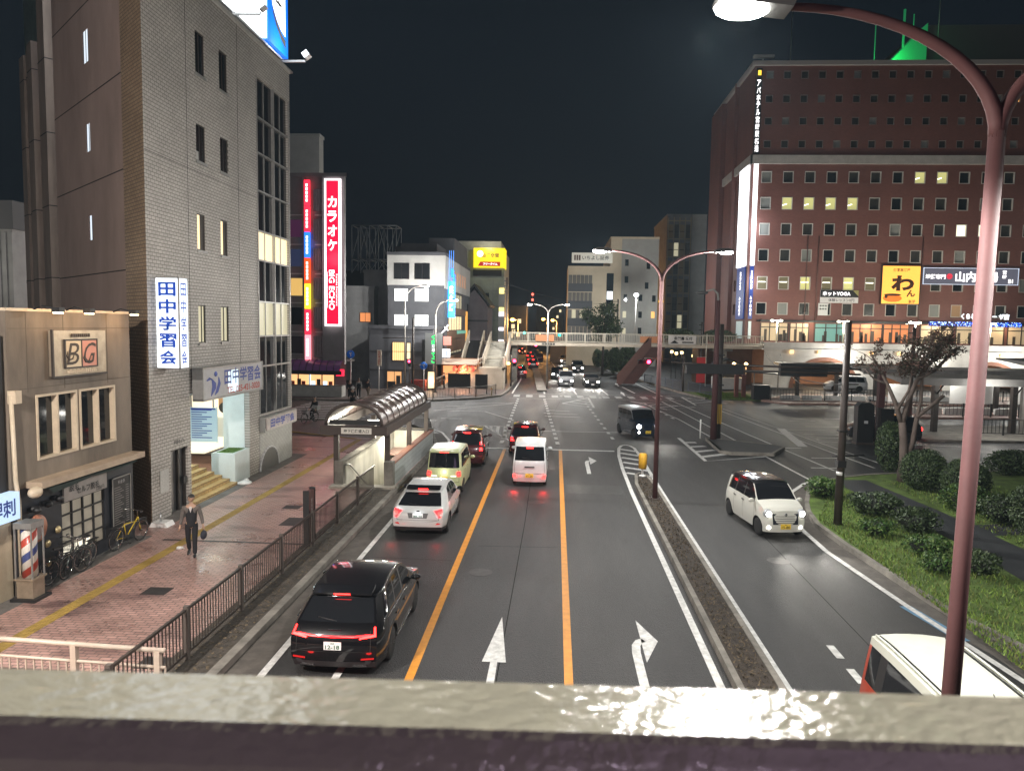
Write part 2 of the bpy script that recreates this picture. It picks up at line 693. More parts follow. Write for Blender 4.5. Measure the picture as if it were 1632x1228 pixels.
def tactile(pts, w=0.32):
 g.ribbon(pts, w, ZP + 0.004)
 P = [Vector((p[0], p[1], 0)) for p in pts]
 for a, b in zip(P[:-1], P[1:]):
  d = (b - a).normalized()
  nn = Vector((-d.y, d.x, 0))
  for k in (-0.11, -0.04, 0.04, 0.11):
   q = [a + nn * k, b + nn * k]
   g.kerb([(v.x, v.y) for v in q], 0.03, ZP + 0.002, ZP + 0.011)


tactile([(-11.02, -6), (-10.98, 33), (-11.0, 37)])
tactile([(-11.0, 37.16), (-11.05, 41.3)])
tactile([(-11.3, 41.45), (-20, 45.6)])
struct('tactile_paving', g, M_tact)
g = MB()
g.kerb([(-12.86, 22.8), (-12.86, 36.2)], 1.0, 0.05, ZP + 0.006)
g.kerb([(-12.62, 12), (-12.62, 21.6)], 0.8, 0.05, ZP + 0.006)
struct('stone_paving_strip', g, pbr('slate_paving', (0.14, 0.13, 0.12), 0.7, 0, 0.5, 2.2, 0.3, 12))
g = MB()
g.box(-11.7, -7.0, 21.2, 21.32, ZP + 0.002, ZP + 0.006)     # drain slots across the pavement
g.box(-8.9, -8.2, 23.2, 24.2, ZP + 0.002, ZP + 0.006)
for (x, y) in ((-9.6, 17.1), (-7.6, 13.4), (-9.3, 25.6)):
 g.box(x - .3, x + .3, y - .25, y + .25, ZP + 0.002, ZP + 0.007)
struct('drain_covers_pavement', g, pbr('iron_cover', (0.055, 0.05, 0.05), 0.55, 0.5, 0.4, 6))

g = MB()
for (x, y) in ((-1.9, 19.6), (6.6, 21.5), (-.6, 27.8), (-4.6, 44.5), (1.9, 52), (12.4, 50.5)):
 g.prism([(x + .33 * math.cos(k * .524), y + .33 * math.sin(k * .524)) for k in range(12)], .006, .010)
struct('road_manhole', g, pbr('iron_cover', (0.055, 0.05, 0.05), 0.55, 0.5, 0.4, 6))
g = MB()
for pts in ([(-.95, -8), (-1.0, 12), (-.92, 25), (-1.0, 40)], [(-2.2, 22.0), (.2, 22.1)], [(-5.2, 20.6), (-2.8, 20.5)], [(6.7, 0), (6.8, 12), (6.9, 24)], [(-1, 41.5), (.5, 66)], [(4.5, 43), (10, 43.6)]):
 g.ribbon(pts, .02, .0078)
struct('road_joint', g, pbr('bitumen_seam', (.012, .012, .012), .95, spec=.1))
g = MB()
for (x0, x1, y0, y1) in ((-5.35, -2.8, 24.9, 27.4), (.6, 2.9, 29.5, 31.2), (5.0, 7.6, 38.5, 40.6)):
 g.box(x0, x1, y0, y1, .002, .0072)
struct('road_patch', g, asphalt('asphalt_patch', (.014, .014, .014), .55, .9, 40.0))
# painted road lines
g = MB()
ZL = 0.011
wl_ = lambda pts, w=0.15, z=ZL: g.ribbon(pts, w, z)
wl_([(-5.45, -8), (-5.45, 36), (-5.6, 39.5), (-6.1, 42.5), (-6.9, 45.3), (-8.4, 48)], 0.15, 0.015)
wl_([(3.23, -8), (3.23, 30), (3.3, 35), (3.42, 38.5), (3.62, 41.0), (3.85, 42.0), (4.1, 42.3), (4.35, 42.0), (4.5, 41.2), (4.55, 38.5), (4.5, 34), (4.48, 30), (4.48, -8)], 0.16)
for i in range(6):
 y = 33.6 + i * 1.35
 wl_([(3.38 + .045 * i, y + .5), (4.48, y - .25)], 0.3)
wl_([(-5.4, 40.0), (3.3, 40.0)], 0.32, 0.016)
wl_([(-3.0, 47.0), (4.2, 47.3)], 0.13)
wl_([(8.72, -5), (9.02, 8), (9.2, 14), (8.72, 18.3), (8.36, 22.6), (8.42, 25), (8.88, 27.8), (9.9, 30.9), (11.0, 32.7), (12.1, 34.0)], 0.16, 0.018)
wl_([(9.8, 68), (11.56, 33.3)], 0.13)
wl_([(10.8, 70), (12.4, 48), (13.5, 36)], 0.13)
wl_([(13.5, 63), (15.3, 42), (15.8, 37)], 0.13)
wl_([(14.2, 63), (16.2, 42), (16.8, 37)], 0.1)
wl_([(8.1, 64), (9.2, 55), (9.8, 45.5)], 0.12)
tri = [(7.66, 45.5), (7.74, 37.7), (11.3, 39.6)]
wl_(tri, 0.22)
for i in range(4):
 t = 0.18 + i * 0.24
 wl_([(7.72, lerp(45.0, 38.2, t)), (8.2 + 1.1 * t, lerp(45.0, 39.6, t) - .15)], 0.4)


def dashes(a, b, on, off, w):
 a, b = Vector((a[0], a[1], 0)), Vector((b[0], b[1], 0))
 L = (b - a).length
 d = (b - a).normalized()
 t = 0
 while t < L:
  p, q = a + d * t, a + d * min(t + on, L)
  g.ribbon([p, q], w, ZL)
  t += on + off


dashes((-3.35, 68), (-2.97, 41), 0.9, 0.9, 0.22)
dashes((-0.92, 68), (0.28, 41), 0.9, 0.9, 0.22)
dashes((2.75, 65), (3.6, 43.5), 0.9, 1.3, 0.2)
dashes((8.0, 66), (8.9, 55), 0.8, 1.2, 0.2)
dashes((5.95, 2.0), (5.98, 15.9), 0.62, 0.47, 0.16)
# far carriageways beyond the crossing
wl_([(-0.98, 73.2), (-4.6, 157)], 0.16)
wl_([(-4.2, 73.2), (-4.25, 92), (-6.4, 157)], 0.14)
wl_([(2.2, 73.2), (-1.2, 150)], 0.13)
wl_([(5.3, 73.2), (1.6, 150)], 0.13)
wl_([(10.6, 73.2), (9.6, 92), (6.2, 150)], 0.14)
wl_([(8.2, 76), (7.6, 84)], 0.13)
# hatched triangles in the junction
for T in ([(-4.65, 49.0), (-2.75, 48.8), (-2.4, 42.3)], [(3.2, 70.3), (0.7, 64.5), (3.3, 61.6)], [(6.9, 67.6), (9.3, 61.4), (12.0, 63.6)], [(12.4, 73), (12.4, 65.5), (15.6, 67.6)]):
 wl_(T + [T[0]], 0.2)
 A, B, C_ = [Vector((*q, 0)) for q in T]
 for t in (0.25, 0.5, 0.75):
  wl_([A.lerp(B, t), A.lerp(C_, t)], 0.22)
for (a, b) in (((-9.4, 57), (-3.6, 63.5)), ((-8.4, 57.2), (-5.4, 57.2)), ((-7.6, 62.6), (-3.5, 64.2)), ((-5.4, 57.2), (-2.9, 52.2)), ((-14, 55), (-12.4, 55)), ((-11.6, 55), (-9.8, 55)),
               ((-13.5, 58.3), (-11.8, 58.3)), ((-10.9, 52.4), (-9.2, 52.4)), ((-8.1, 52.4), (-6.6, 52.4)), ((-9, 60.6), (-7.4, 60.6)), ((-.8, 57), (1.8, 56.6)), ((-.7, 55.2), (1.9, 54.8)), ((-.4, 59), (1.2, 58.6))):
 wl_([a, b], 0.16)
# bus plaza lanes
for (a, b) in (((15.4, 50.6), (23, 51)), ((16.2, 48.7), (24, 48.4)), ((16.5, 47.2), (24, 46.6)), ((16, 45.4), (24, 44.8)), ((17.6, 52.6), (20.6, 52.7)), ((30, 41.6), (60, 42.6)), ((27, 44.4), (60, 45.4)), ((17.4, 55.6), (19.4, 55.9)), ((20, 39.4), (40, 41))):
 wl_([a, b], 0.13)
wl_([(15.4, 51.0), (14.4, 43.3)], 0.55, 0.015)
wl_([(17.8, 38.8), (20.6, 36.9)], 0.5, 0.013)
for (x, y) in ((18.6, 62), (20.6, 57.5), (12.6, 42.6), (13.6, 39.5), (12.6, 36.6)):
 wl_([(x, y), (x + 1.5, y + .1)], 0.18, 0.013)
struct('white_line', g, M_white)
g = MB()
g.ribbon([(-2.64, -8), (-2.64, 40.2)], 0.17, 0.013)
g.ribbon([(0.38, -8), (0.38, 40.2)], 0.17, 0.013)
struct('orange_line', g, M_orange)
g = MB()
g.ribbon([(9.02, 16.2), (8.86, 17.2), (8.68, 18.2)], 0.3, 0.014)
g.ribbon([(9.12, 12.2), (9.2, 13.4)], 0.3, 0.014)
struct('blue_line', g, M_blue)
# crossings
g = MB()
for i in range(13):
 x = -3.6 + i * 1.22
 g.ribbon([(x, 69.6 + .06 * i), (x - .05, 71.8 + .06 * i)], 0.62, 0.013)
g.ribbon([(-4.2, 68.2), (12, 69.2)], 0.14, 0.013)
g.ribbon([(-4.2, 73.0), (12.5, 73.9)], 0.14, 0.013)
for i in range(11):
 y = 50.9 + i * 1.08
 g.ribbon([(-20.5, y), (-13.6 + .09 * i, y)], 0.45, 0.013)
struct('crosswalk', g, M_worn)
# arrows
g = MB()


def arrow(x, y0, y1, turn=0):
 """straight or turning lane arrow from y0 to y1"""
 if not turn:
  g.quad((x - .09, y0, .014), (x + .09, y0, .014), (x + .07, y1 - 2.3, .014), (x - .07, y1 - 2.3, .014))
  g.add([(x - .24, y1 - 2.3, .014), (x + .24, y1 - 2.3, .014), (x, y1, .014)], [(0, 1, 2)])
 else:
  pts = [(x, y0), (x, y1 - 1.55), (x + .03 * turn, y1 - 1.2), (x + .12 * turn, y1 - .98), (x + .22 * turn, y1 - .92)]
  g.ribbon(pts, .18, .014)
  q = [(x + .16 * turn, y1 + .15, .014), (x + .16 * turn, y1 - 2.0, .014), (x + .52 * turn, y1 - .95, .014)]
  g.add(q, [(0, 1, 2)] if turn < 0 else [(2, 1, 0)][::1])


arrow(-4.03, 10.5, 16.55)
arrow(-1.1, 10.5, 16.55)
arrow(1.8, 10.5, 16.5, 1)
arrow(1.66, 33.6, 37.9, 1)
arrow(-1.1, 32.5, 37.5)
for (x, y) in ((6.9, 76), (4, 79), (7.3, 88)):
 arrow(x, y - 3, y + 1.5)
arrow(7.6, 9.5, 14.8)
struct('lane_arrow', g, M_white)

# raised median, triangular island and planted bed
g = MB()
g.prism([(3.56, -20), (4.2, -20), (4.22, 30), (4.12, 32.6), (3.95, 33.2), (3.75, 32.9), (3.6, 31)], 0.0, 0.17)
struct('median_island', g, M_soil)
g = MB()
g.kerb([(3.5, -20), (3.52, 31), (3.72, 33.0), (3.95, 33.4)], 0.13, 0.0, 0.19)
g.kerb([(4.28, -20), (4.28, 30.5), (4.17, 32.7), (3.95, 33.4)], 0.13, 0.0, 0.19)
tri2 = [(9.2, 44.9), (9.05, 40.2), (9.5, 39.75), (11.7, 39.8), (12.9, 42.0), (12.7, 42.6)]
g.kerb(tri2 + [tri2[0], tri2[1]], 0.16, 0.0, 0.18)
g.kerb([(-1.3, 75.6), (-4.2, 140)], 1.0, 0.0, 0.18)
struct('island_kerb', g, M_conc)
g = MB()
g.prism(tri2, 0.0, 0.16)
struct('traffic_island', g, M_path)
g = MB()
bed = bed_kerb[1:] + [(60, 20), (60, 6), (30, 6)]
g.prism(bed, 0.02, 0.13)
struct('planted_bed', g, M_turf)
g = MB()
g.ribbon([(11.6, 6), (12.6, 12), (13.3, 18), (13.6, 22.5), (13.45, 27.7), (13.0, 33.2)], 1.7, 0.136)
g.ribbon([(13.5, 25), (22, 27), (40, 29)], 1.3, 0.134)
struct('footpath', g, M_path)

# grass: blades over the bed, clear of the path
g = MB()
rg = random.Random(3)
inside = lambda x, y: (x > 9.3 + max(0, (y - 26)) * .42) and not (12.35 < x < 14.5) and y < 33.2
n = 0
while n < 15000:
 y = 12.5 + 21 * rg.random() ** 1.2
 x = 9.3 + 10 * rg.random() ** 1.6
 if not inside(x, y):
  continue
 n += 1
 h = 0.05 + 0.09 * rg.random()
 a = rg.random() * 6.28
 dx, dy = math.cos(a) * .02, math.sin(a) * .02
 tx, ty = rg.gauss(0, .04), rg.gauss(0, .04)
 g.add([(x - dx, y - dy, .125), (x + dx, y + dy, .125), (x + tx, y + ty, .125 + h)], [(0, 1, 2)], rg.randrange(3))
o = g.build('grass', [pbr('grass_blade', (0.17, 0.26, 0.04), 0.7), pbr('grass_blade_dark', (0.07, 0.135, 0.025), 0.7), pbr('grass_blade_dry', (0.13, 0.15, 0.035), 0.7)])
tag(o, 'short green grass growing in the kerbed bed beside the road', 'grass', kind='stuff')
g = MB()
for i in range(5200):
 x = 3.62 + .56 * rg.random()
 y = -2 + 34 * rg.random()
 h = 0.015 + 0.05 * rg.random() ** 2
 a = rg.random() * 6.28
 dx, dy = math.cos(a) * .022, math.sin(a) * .022
 g.add([(x - dx, y - dy, .168), (x + dx, y + dy, .168), (x + rg.gauss(0, .04), y + rg.gauss(0, .04), .168 + h)], [(0, 1, 2)], rg.randrange(2))
for i in range(1800):
 x = -7.3 + .85 * rg.random()
 y = 8 + 20.5 * rg.random()
 a = rg.random() * 6.28
 s_ = .02 + .02 * rg.random()
 dx, dy = math.cos(a) * s_, math.sin(a) * s_
 g.add([(x - dx, y - dy, ZP + .014), (x + dy, y - dx, ZP + .02), (x + dx, y + dy, ZP + .03), (x - dy, y + dx, ZP + .018)], [(0, 1, 2, 3)], rg.randrange(2))
o = g.build('fallen_leaves', [pbr('dry_leaf', (0.10, 0.075, 0.045), 0.85), pbr('dry_leaf_dark', (0.045, 0.035, 0.024), 0.85)])
tag(o, 'brown dead weeds and fallen leaves along the median and fence foot', 'litter', kind='stuff')
# ================================================================ tall tiled office building on the pavement
M_tile = brick('grey_brick_tile', (0.46, 0.435, 0.40), (0.39, 0.37, 0.335), (0.13, 0.12, 0.11), 0.24, 0.115, 'yz', 0.012, 0.5, 0.35, 0.22, 0.35)
M_tile_side = brick('tan_brick_tile', (0.36, 0.27, 0.18), (0.29, 0.21, 0.14), (0.11, 0.08, 0.06), 0.24, 0.115, 'xz', 0.013, 0.55, 0.35, 0.25, 0.4, ang=R(42.4))
M_side = pbr('brown_render', (0.33, 0.25, 0.22), 0.75, 0, 0.3, 0.5, 0.1, 15, stretch=(1, 1, .4))
M_pil = pbr('ribbed_concrete', (0.20, 0.16, 0.135), 0.8, 0, 0.4, 0.9, 0.15, 12, stretch=(1, 1, .3))
M_dark = pbr('dark_gap', (0.012, 0.012, 0.013), 0.8)
M_glassd = pbr('dark_window_glass', (0.012, 0.014, 0.017), 0.06, 0, spec=0.6)
M_blind = pbr('drawn_blind', (0.45, 0.45, 0.42), 0.8)
M_alu = pbr('grey_aluminium', (0.34, 0.34, 0.33), 0.4, 0.6, 0.15, 8)
M_aludark = pbr('bronze_aluminium', (0.05, 0.042, 0.038), 0.4, 0.4, 0.2, 6)
M_lit = glow('lit_window_cream', (1.0, 0.80, 0.46), 0.85)
M_litdim = glow('dim_lit_window', (0.80, 0.74, 0.50), 0.35)
M_litcool = glow('lit_window_white', (0.92, 0.97, 1.0), 1.1)
M_litpanel = glow('cool_strip_window', (0.80, 0.90, 1.0), 0.7)
M_whitepaint = pbr('pale_blue_paint', (0.62, 0.70, 0.70), 0.55, 0, 0.12, 1.5)
M_signw = glow('sign_face_white', (0.86, 0.94, 1.0), 0.95)
M_blueink = pbr('blue_sign_ink', (0.006, 0.035, 0.26), 0.4, emit=(0.0, 0.06, 0.42), estr=0.45)
M_bluepaint = pbr('blue_sign_paint', (0.02, 0.05, 0.28), 0.4)
M_redpaint = pbr('red_sign_paint', (0.42, 0.05, 0.03), 0.45)
M_signgrey = pbr('unlit_sign_face', (0.42, 0.42, 0.43), 0.45, 0, 0.15, 4)
M_steel = pbr('stainless_steel', (0.42, 0.43, 0.44), 0.28, 0.9, 0.15, 3)
M_ytile = brick('yellow_step_tile', (0.52, 0.36, 0.15), (0.44, 0.29, 0.11), (0.16, 0.11, 0.06), 0.30, 0.16, 'yz', 0.012, 0.5, 0.2, 0.2, 1.2)
M_black = pbr('matt_black_paint', (0.014, 0.014, 0.015), 0.55)
M_wht = pbr('white_paint', (0.72, 0.72, 0.70), 0.5, 0, 0.15, 2)
M_rubber = pbr('black_rubber', (0.012, 0.012, 0.012), 0.8)

X0, YA, YB, HT = -12.9, 22.8, 35.55, 18.45
tall = thing('office_building', 'six storey grey tiled building with blue tutoring school signs and dark glazed bay', 'building', (X0, YA, 0))
MI = Matrix.Translation((-X0, -YA, 0))          # world coordinates into this building
P = lambda *a: a
wins = [(26.24, 15.45, 26.95, 16.92), (28.11, 15.45, 28.82, 16.9), (26.21, 12.4, 26.92, 13.7), (28.11, 12.4, 28.8, 13.7),
  (26.18, 9.24, 26.8, 10.54), (28.05, 9.22, 28.65, 10.57), (26.15, 5.89, 26.7, 7.27), (27.96, 5.9, 28.62, 7.27)]
bay = (31.6, 2.62, 35.4, 17.08)
entr = (25.42, 0.0, 30.5, 4.12)
door = (24.02, 0.0, 25.22, 2.3)
F = MI @ face_px((X0, 0, 0))
w = MB()
w.holes(YB, HT, wins + [bay, entr, door], 0.22, 0, M=F, u0=YA)
w.box(X0 - 12, X0 - .01, YB - .25, YB, 0, HT, 0, M=MI)
struct_wall = w.build('wall', M_tile, tall)
w = MB()
w.box(X0 - .35, X0 + .05, YA - .05, YB + .04, HT, HT + .16, 0, M=MI)       # coping
w.build('parapet', pbr('pale_coping', (0.46, 0.45, 0.42), 0.6, 0, 0.2, 2), tall)
# expansion joints
w = MB()
for y in (25.55, 29.7):
 w.box(X0, X0 + .004, y - .012, y + .012, 4.3, HT, 0, M=MI)
for z in (12.0, ):
 w.box(X0, X0 + .004, YA, 31.5, z - .008, z + .008, 0, M=MI)
w.build('joint', M_dark, tall)
for i, (a, b, c, d) in enumerate(wins):
 q = MB()
 q.box(X0 - .08, X0 - .06, a, c, b, d, 0, M=MI)
 lit = i in (4, 5)
 half = i in (6, 7)
 o = q.build('window', M_lit if lit else (M_litdim if half else M_glassd), tall, label='tall lit cream window' if lit else None)
 q = MB()
 t = .04
 for (e, f, g_, h) in ((a, b, a + t, d), (c - t, b, c, d), (a, b, c, b + t), (a, d - t, c, d), (a + .3, b, a + .33, d)):
  q.box(X0 - .06, X0 - .03, e, g_, f, h, 0, M=MI)
 q.build('frame', M_aludark, o)
 q = MB()
 q.box(X0 - .03, X0 + .05, a - .05, c + .05, b - .09, b - .002, 0, M=MI)
 q.build('sill', M_alu, o)
 if lit:
  q = MB()
  q.box(X0 - .059, X0 - .055, c - .24, c - .04, b + .04, d - .04, 0, M=MI)
  q.build('curtain', M_aludark, o)
 elif not half:
  q = MB()
  q.box(X0 - .059, X0 - .055, a + .08, a + .28, b + .04, b + (.35 if i == 2 else .05), 0, M=MI)
  q.build('curtain', M_blind, o)
# glazed bay: rows of panes
rows = [(2.62, 4.72), (4.74, 6.05), (6.07, 7.55), (7.57, 9.35), (9.37, 10.6), (10.62, 12.3), (12.32, 13.9), (13.92, 15.4), (15.42, 17.08)]
mats_b = [M_glassd, M_glassd, M_litdim, M_glassd, M_lit, M_glassd, M_glassd, M_glassd, M_glassd]
bayo = MB()
bayo.box(X0 - .25, X0 - .2, 31.6, 35.4, 2.62, 17.08, 0, M=MI)
bayo = bayo.build('glazed_bay', M_dark, tall)
for (a, b), mt in zip(rows, mats_b):
 q = MB()
 for k in range(4):
  y = 31.6 + k * .95
  q.box(X0 - .12, X0 - .10, y + .02, y + .93, a, b, 0 if not (mt is M_litdim and k == 0) else 0, M=MI)
 q.build('pane', mt, bayo, label='lit row of panes' if mt in (M_lit, M_litdim) else None)
q = MB()
for y in (31.6, 33.5, 35.36):
 q.box(X0 - .11, X0 + .03, y - .03, y + .03, 2.62, 17.08, 0, M=MI)
for (a, b) in rows[1:]:
 q.box(X0 - .11, X0 + .015, 31.63, 35.33, a - .035, a + .035, 0, M=MI)
for y in (32.55, 34.45):
 q.box(X0 - .11, X0 - .06, y - .018, y + .018, 2.62, 17.08, 0, M=MI)
q.build('mullion', M_alu, bayo)
# end strip of glass turning the corner
# low white patterned wall with arched grille and old sign
q = MB()
q.box(X0 + .0, X0 + .04, 31.52, 35.4, 0.1, 1.78, 0, M=MI)
q.build('block_wall', brick('white_block', (0.52, 0.52, 0.50), (0.46, 0.46, 0.44), (0.22, 0.22, 0.21), .12, .06, 'yz', .012, .6, .6, .15, 2), tall)
q = MB()
arc = [(32.55 + 1.1 * math.cos(t), 0.12 + .95 * math.sin(t)) for t in [math.pi * i / 14 for i in range(15)]]
q.prism(arc, X0 + .045, X0 + .06, 0, M=MI, axis='x')
for i in range(14):
 a, b = arc[i], arc[i + 1]
 q.tube([(X0 + .06, a[0], a[1]), (X0 + .06, b[0], b[1])], .05, 6, 1, M=MI)
q.build('arched_grille', [pbr('perforated_grille', (0.16, 0.16, 0.15), .5, .5, .3, 30), M_signgrey], tall)
q = MB()
q.box(X0 + .02, X0 + .26, 31.5, 35.45, 1.86, 2.52, 0, M=MI)
q.build('lower_fascia', M_alu, tall)
# inside of the entrance: steps, landing, pale walls
q = MB()
XB = -16.4
q.box(X0 - 1.05, X0 - .23, 30.5, 30.62, 0.0, 4.12, 0, M=MI)
q.box(X0 - 1.15, X0 - 1.05, 30.5, 33.5, 0.0, 4.12, 0, M=MI)
q.box(XB, X0 - .23, 25.3, 25.42, 0.0, 4.12, 0, M=MI)
q.box(XB - 1, X0 - .23, 25.42, 30.5, 4.0, 4.12, 0, M=MI)
q.box(XB - 1, X0 - 1.15, 30.5, 33.5, 3.6, 4.12, 0, M=MI)
q.build('entrance_wall', M_whitepaint, tall)
q = MB()
nst = 9
for i in range(nst):
 z0, z1 = .06 + i * .155, .06 + (i + 1) * .155
 xf = X0 + .12 - i * .27
 y1 = 28.95 - max(0, i - 0) * .10
 q.box(XB, xf, 25.42, y1, z0, z1, 0, M=MI)
q.build('entrance_step', M_ytile, tall)
q = MB()
q.box(XB - 1, X0 - 1.16, 33.3, 33.4, 1.46, 3.6, 0, M=MI)
q.box(XB - 1, X0 - 1.16, 28.8, 33.3, 1.36, 1.46, 0, M=MI)
rm = q.build('lobby', glow('lobby_light', (1.0, 0.86, 0.62), 0.75), tall)
q = MB()
q.box(XB, X0 - 1.3, 32.6, 33.0, 1.46, 2.3, 0, M=MI)
q.build('counter', pbr('white_counter', (.55, .6, .62), .5), rm)
q = MB()
q.ball((-15.1, 32.9, 2.75), (.25, .1, .25), 0, M=MI)
q.box(-15.5, -14.6, 33.2, 33.29, 2.7, 3.2, 1, M=MI)
q.build('wall_picture', [M_black, pbr('tan_board', (.35, .2, .1), .6)], rm)
q = MB()
for x in (-16.0, -15.0, -14.1):
 q.box(x - .03, x + .03, 31.6, 31.66, 1.46, 3.6, 0, M=MI)
q.build('glass_door_frame', M_alu, rm)
q = MB()
q.box(X0 - .95, X0 + .02, 28.95, 30.42, 0.06, 1.36, 0, M=MI)
pl = q.build('planter', M_whitepaint, tall)
q = MB()
q.box(X0 - .8, X0 - .12, 29.1, 30.28, 1.36, 1.375, 0, M=MI)
q.leaves((X0 - .46, 29.7, 1.38), (.32, .55, .05), 500, .03, 0)
for v in range(len(q.v) - 2000, len(q.v)):
 q.v[v] = MI @ q.v[v]
q.build('planting', pbr('short_turf', (.07, .15, .02), .8), pl)
q = MB()
for y in (26.6, 28.2):
 q.box(X0 - 1.9, X0 - .7, y, y + .12, 3.93, 3.99, 0, M=MI)
q.build('ceiling_tube', glow('entrance_tube', (.85, .97, 1.0), 14), tall)
point_light('entrance_light', (-1.3, 27.4 - YA, 3.8), 150, (.80, .97, 1.0), .3, tall)
point_light('lobby_lamp', (-2.2, 31.8 - YA, 3.3), 50, (1, .85, .62), .3, tall)
# side door
q = MB()
q.box(X0 - .22, X0 - .2, 24.02, 25.22, 0.05, 2.3, 0, M=MI)
dd = q.build('door', M_steel, tall)
q = MB()
for y in (24.04, 24.72, 25.18):
 q.box(X0 - .2, X0 - .1, y - .035, y + .035, 0.05, 2.3, 0, M=MI)
q.box(X0 - .2, X0 - .1, 24.02, 25.22, 2.24, 2.3, 0, M=MI)
q.build('frame', M_aludark, dd)
q = MB()
q.box(X0 - .1, X0 - .02, 24.92, 25.12, 1.0, 1.25, 0, M=MI)
q.build('handle', M_black, dd)
q = MB()
q.box(X0 + .002, X0 + .02, 23.3, 23.85, 1.0, 1.75, 0, M=MI)
q.build('notice_board', pbr('notice_paper', (.5, .5, .47), .7, 0, .2, 20), tall)
text('学習会ビル', MI @ face_px((X0 + .004, 24.6, 2.55)), .85, .15, M_black, tall, bold=.02)
# oblique side face
sd = Vector((-0.7385, 0.6743, 0))
SF = MI @ frame((X0, YA, 0), -sd, (0, 0, 1))   # local x runs backwards along the face: use negative u
w = MB()
w.add([(-2.0, 0, 0), (0, 0, 0), (0, HT, 0), (-2.0, HT, 0)], [(0, 1, 2, 3)], 0, False, SF)
w.build('tiled_return_wall', M_tile_side, tall)
sw = [(-6.2, 15.95, -5.55, 17.1), (-6.1, 12.8, -5.6, 13.8), (-6.05, 9.6, -5.6, 10.5)]
w = MB()
w.holes(-2.0, 21.5, sw, 0.25, 0, M=SF, u0=-10.4)
for z in (8.35, 11.65, 14.75, 18.0):
 w.box(-10.4, -2.0, z - .02, z + .02, 0, .004, 1, M=SF)
w.build('rendered_side_wall', [M_side, M_dark], tall)
for (a, b, c, d) in sw:
 q = MB()
 q.box(a, c, b, d, -.05, -.03, 0, M=SF)
 o = q.build('window', M_litpanel, tall, label='narrow slit window lit cool white')
 q = MB()
 q.box(a + .3, a + .34, b, d, -.03, -.02, 0, M=SF)
 q.box(a, a + .05, b, d, -.03, -.01, 0, M=SF)
 q.build('frame', M_aludark, o)
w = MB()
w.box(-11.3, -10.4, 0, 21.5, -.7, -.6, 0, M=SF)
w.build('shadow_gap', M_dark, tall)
w = MB()
for (a, b, hh, dp) in ((-12.4, -11.3, 23, .1), (-14.1, -13.3, 18.6, .15), (-15.0, -14.4, 18.6, .0), (-16.1, -15.3, 18.5, .05), (-17.9, -16.5, 18.4, -.3)):
 w.box(a, b, 0, hh, -1.2, dp, 0, M=SF)
 for z in range(2, int(hh), 3):
  w.box(a - .01, b + .01, z + .4, z + .44, -1.1, dp + .012, 1, M=SF)
w.box(-18.2, -11.3, 0, 16.5, -1.4, -.9, 1, M=SF)
w.build('pilaster', [M_pil, M_dark], tall)
w = MB()
w.box(-17.6, -13.2, 18.6, 23, -1.0, -.5, 0, M=SF)
w.build('louvred_screen', pbr('teal_louvre', (.10, .15, .14), .4, .3, .4, 3), tall)

# ---- signs on that building: each a thing of its own
sg = thing('blade_sign', 'tall glowing white sign box with blue tutoring school characters down its sides', 'sign', (-12.5, 23.6, 5.15))
q = MB()
q.box(-.42, .36, -.28, .28, 0, 2.9, 0)
q.build('light_box', M_signw, sg)
q = MB()
for x in (-.43, .36):
 for y in (-.29, .29):
  q.box(x - .02, x + .02, y - .02, y + .02, -.03, 2.93, 0)
for z in (-.03, 2.9):
 q.box(-.45, .38, -.31, .31, z, z + .04, 0)
q.box(-.75, -.45, -.06, .06, .5, .6, 0)
q.box(-.75, -.45, -.06, .06, 2.3, 2.4, 0)
q.build('frame', M_alu, sg)
text_column('田中学習会', face_my((-.03, -.281, 1.45)), .58, 2.75, M_blueink, sg, bold=.028, fill=.82)
text_column('田中学習会', face_px((.361, 0, 1.45)), .36, 2.75, M_blueink, sg, bold=.02, fill=.78)
sg = thing('fascia_sign', 'wide pale sign board with swoosh figure emblem over the entrance steps', 'sign', (-12.75, 25.5, 3.87))
q = MB()
q.box(-.1, .28, 0, 5.35, 0, 1.12, 0)
q.build('board', M_signgrey, sg)
q = MB()
for (a, b, c, d) in ((-.03, 5.38, -.04, .03), (-.03, 5.38, 1.1, 1.16), (-.03, .04, 0, 1.12), (5.31, 5.38, 0, 1.12)):
 q.box(-.08, .31, a, b, c, d, 0)
q.build('frame', M_alu, sg)
FM = face_px((.284, 0, .56))
text('田中学習会', FM @ Matrix.Translation((3.45, .17, 0)), 3.45, .62, M_bluepaint, sg, bold=.022, keep=False)
text('TEL 025-421-3020', FM @ Matrix.Translation((3.5, -.36, 0)), 3.1, .26, M_redpaint, sg, bold=.02, keep=False)
q = MB(FM)
q.ball((1.02, .33, .01), (.13, .1, .012), 0, 12, 6)
for pts, ws in (([(.30, .12), (.62, .2), (.85, .05), (.86, -.16), (.62, -.46)], (.05, .12, .17, .15, .02)), ([(1.25, .2), (1.3, -.02), (1.1, -.32), (.92, -.44)], (.03, .1, .1, .02))):
 vs = []
 for i, p in enumerate(pts):
  vs += [(p[0] - ws[i], p[1] + ws[i] * .3, .006), (p[0] + ws[i], p[1] - ws[i] * .3, .006)]
 q.add(vs, [(2 * i, 2 * i + 1, 2 * i + 3, 2 * i + 2) for i in range(len(pts) - 1)])
q.build('emblem', M_bluepaint, sg)
q = MB()
q.box(.28, .2835, 2.05, 2.95, .12, .95, 0)
q.build('backlit_patch', glow('sign_tube_glow', (.75, .92, 1.0), .8), sg)
sg = thing('name_board', 'faded low sign strip with blue and red squares below the glazed bay', 'sign', (X0 + .27, 31.6, 1.92))
q = MB()
q.box(0, .05, 0, 3.75, 0, .55, 0)
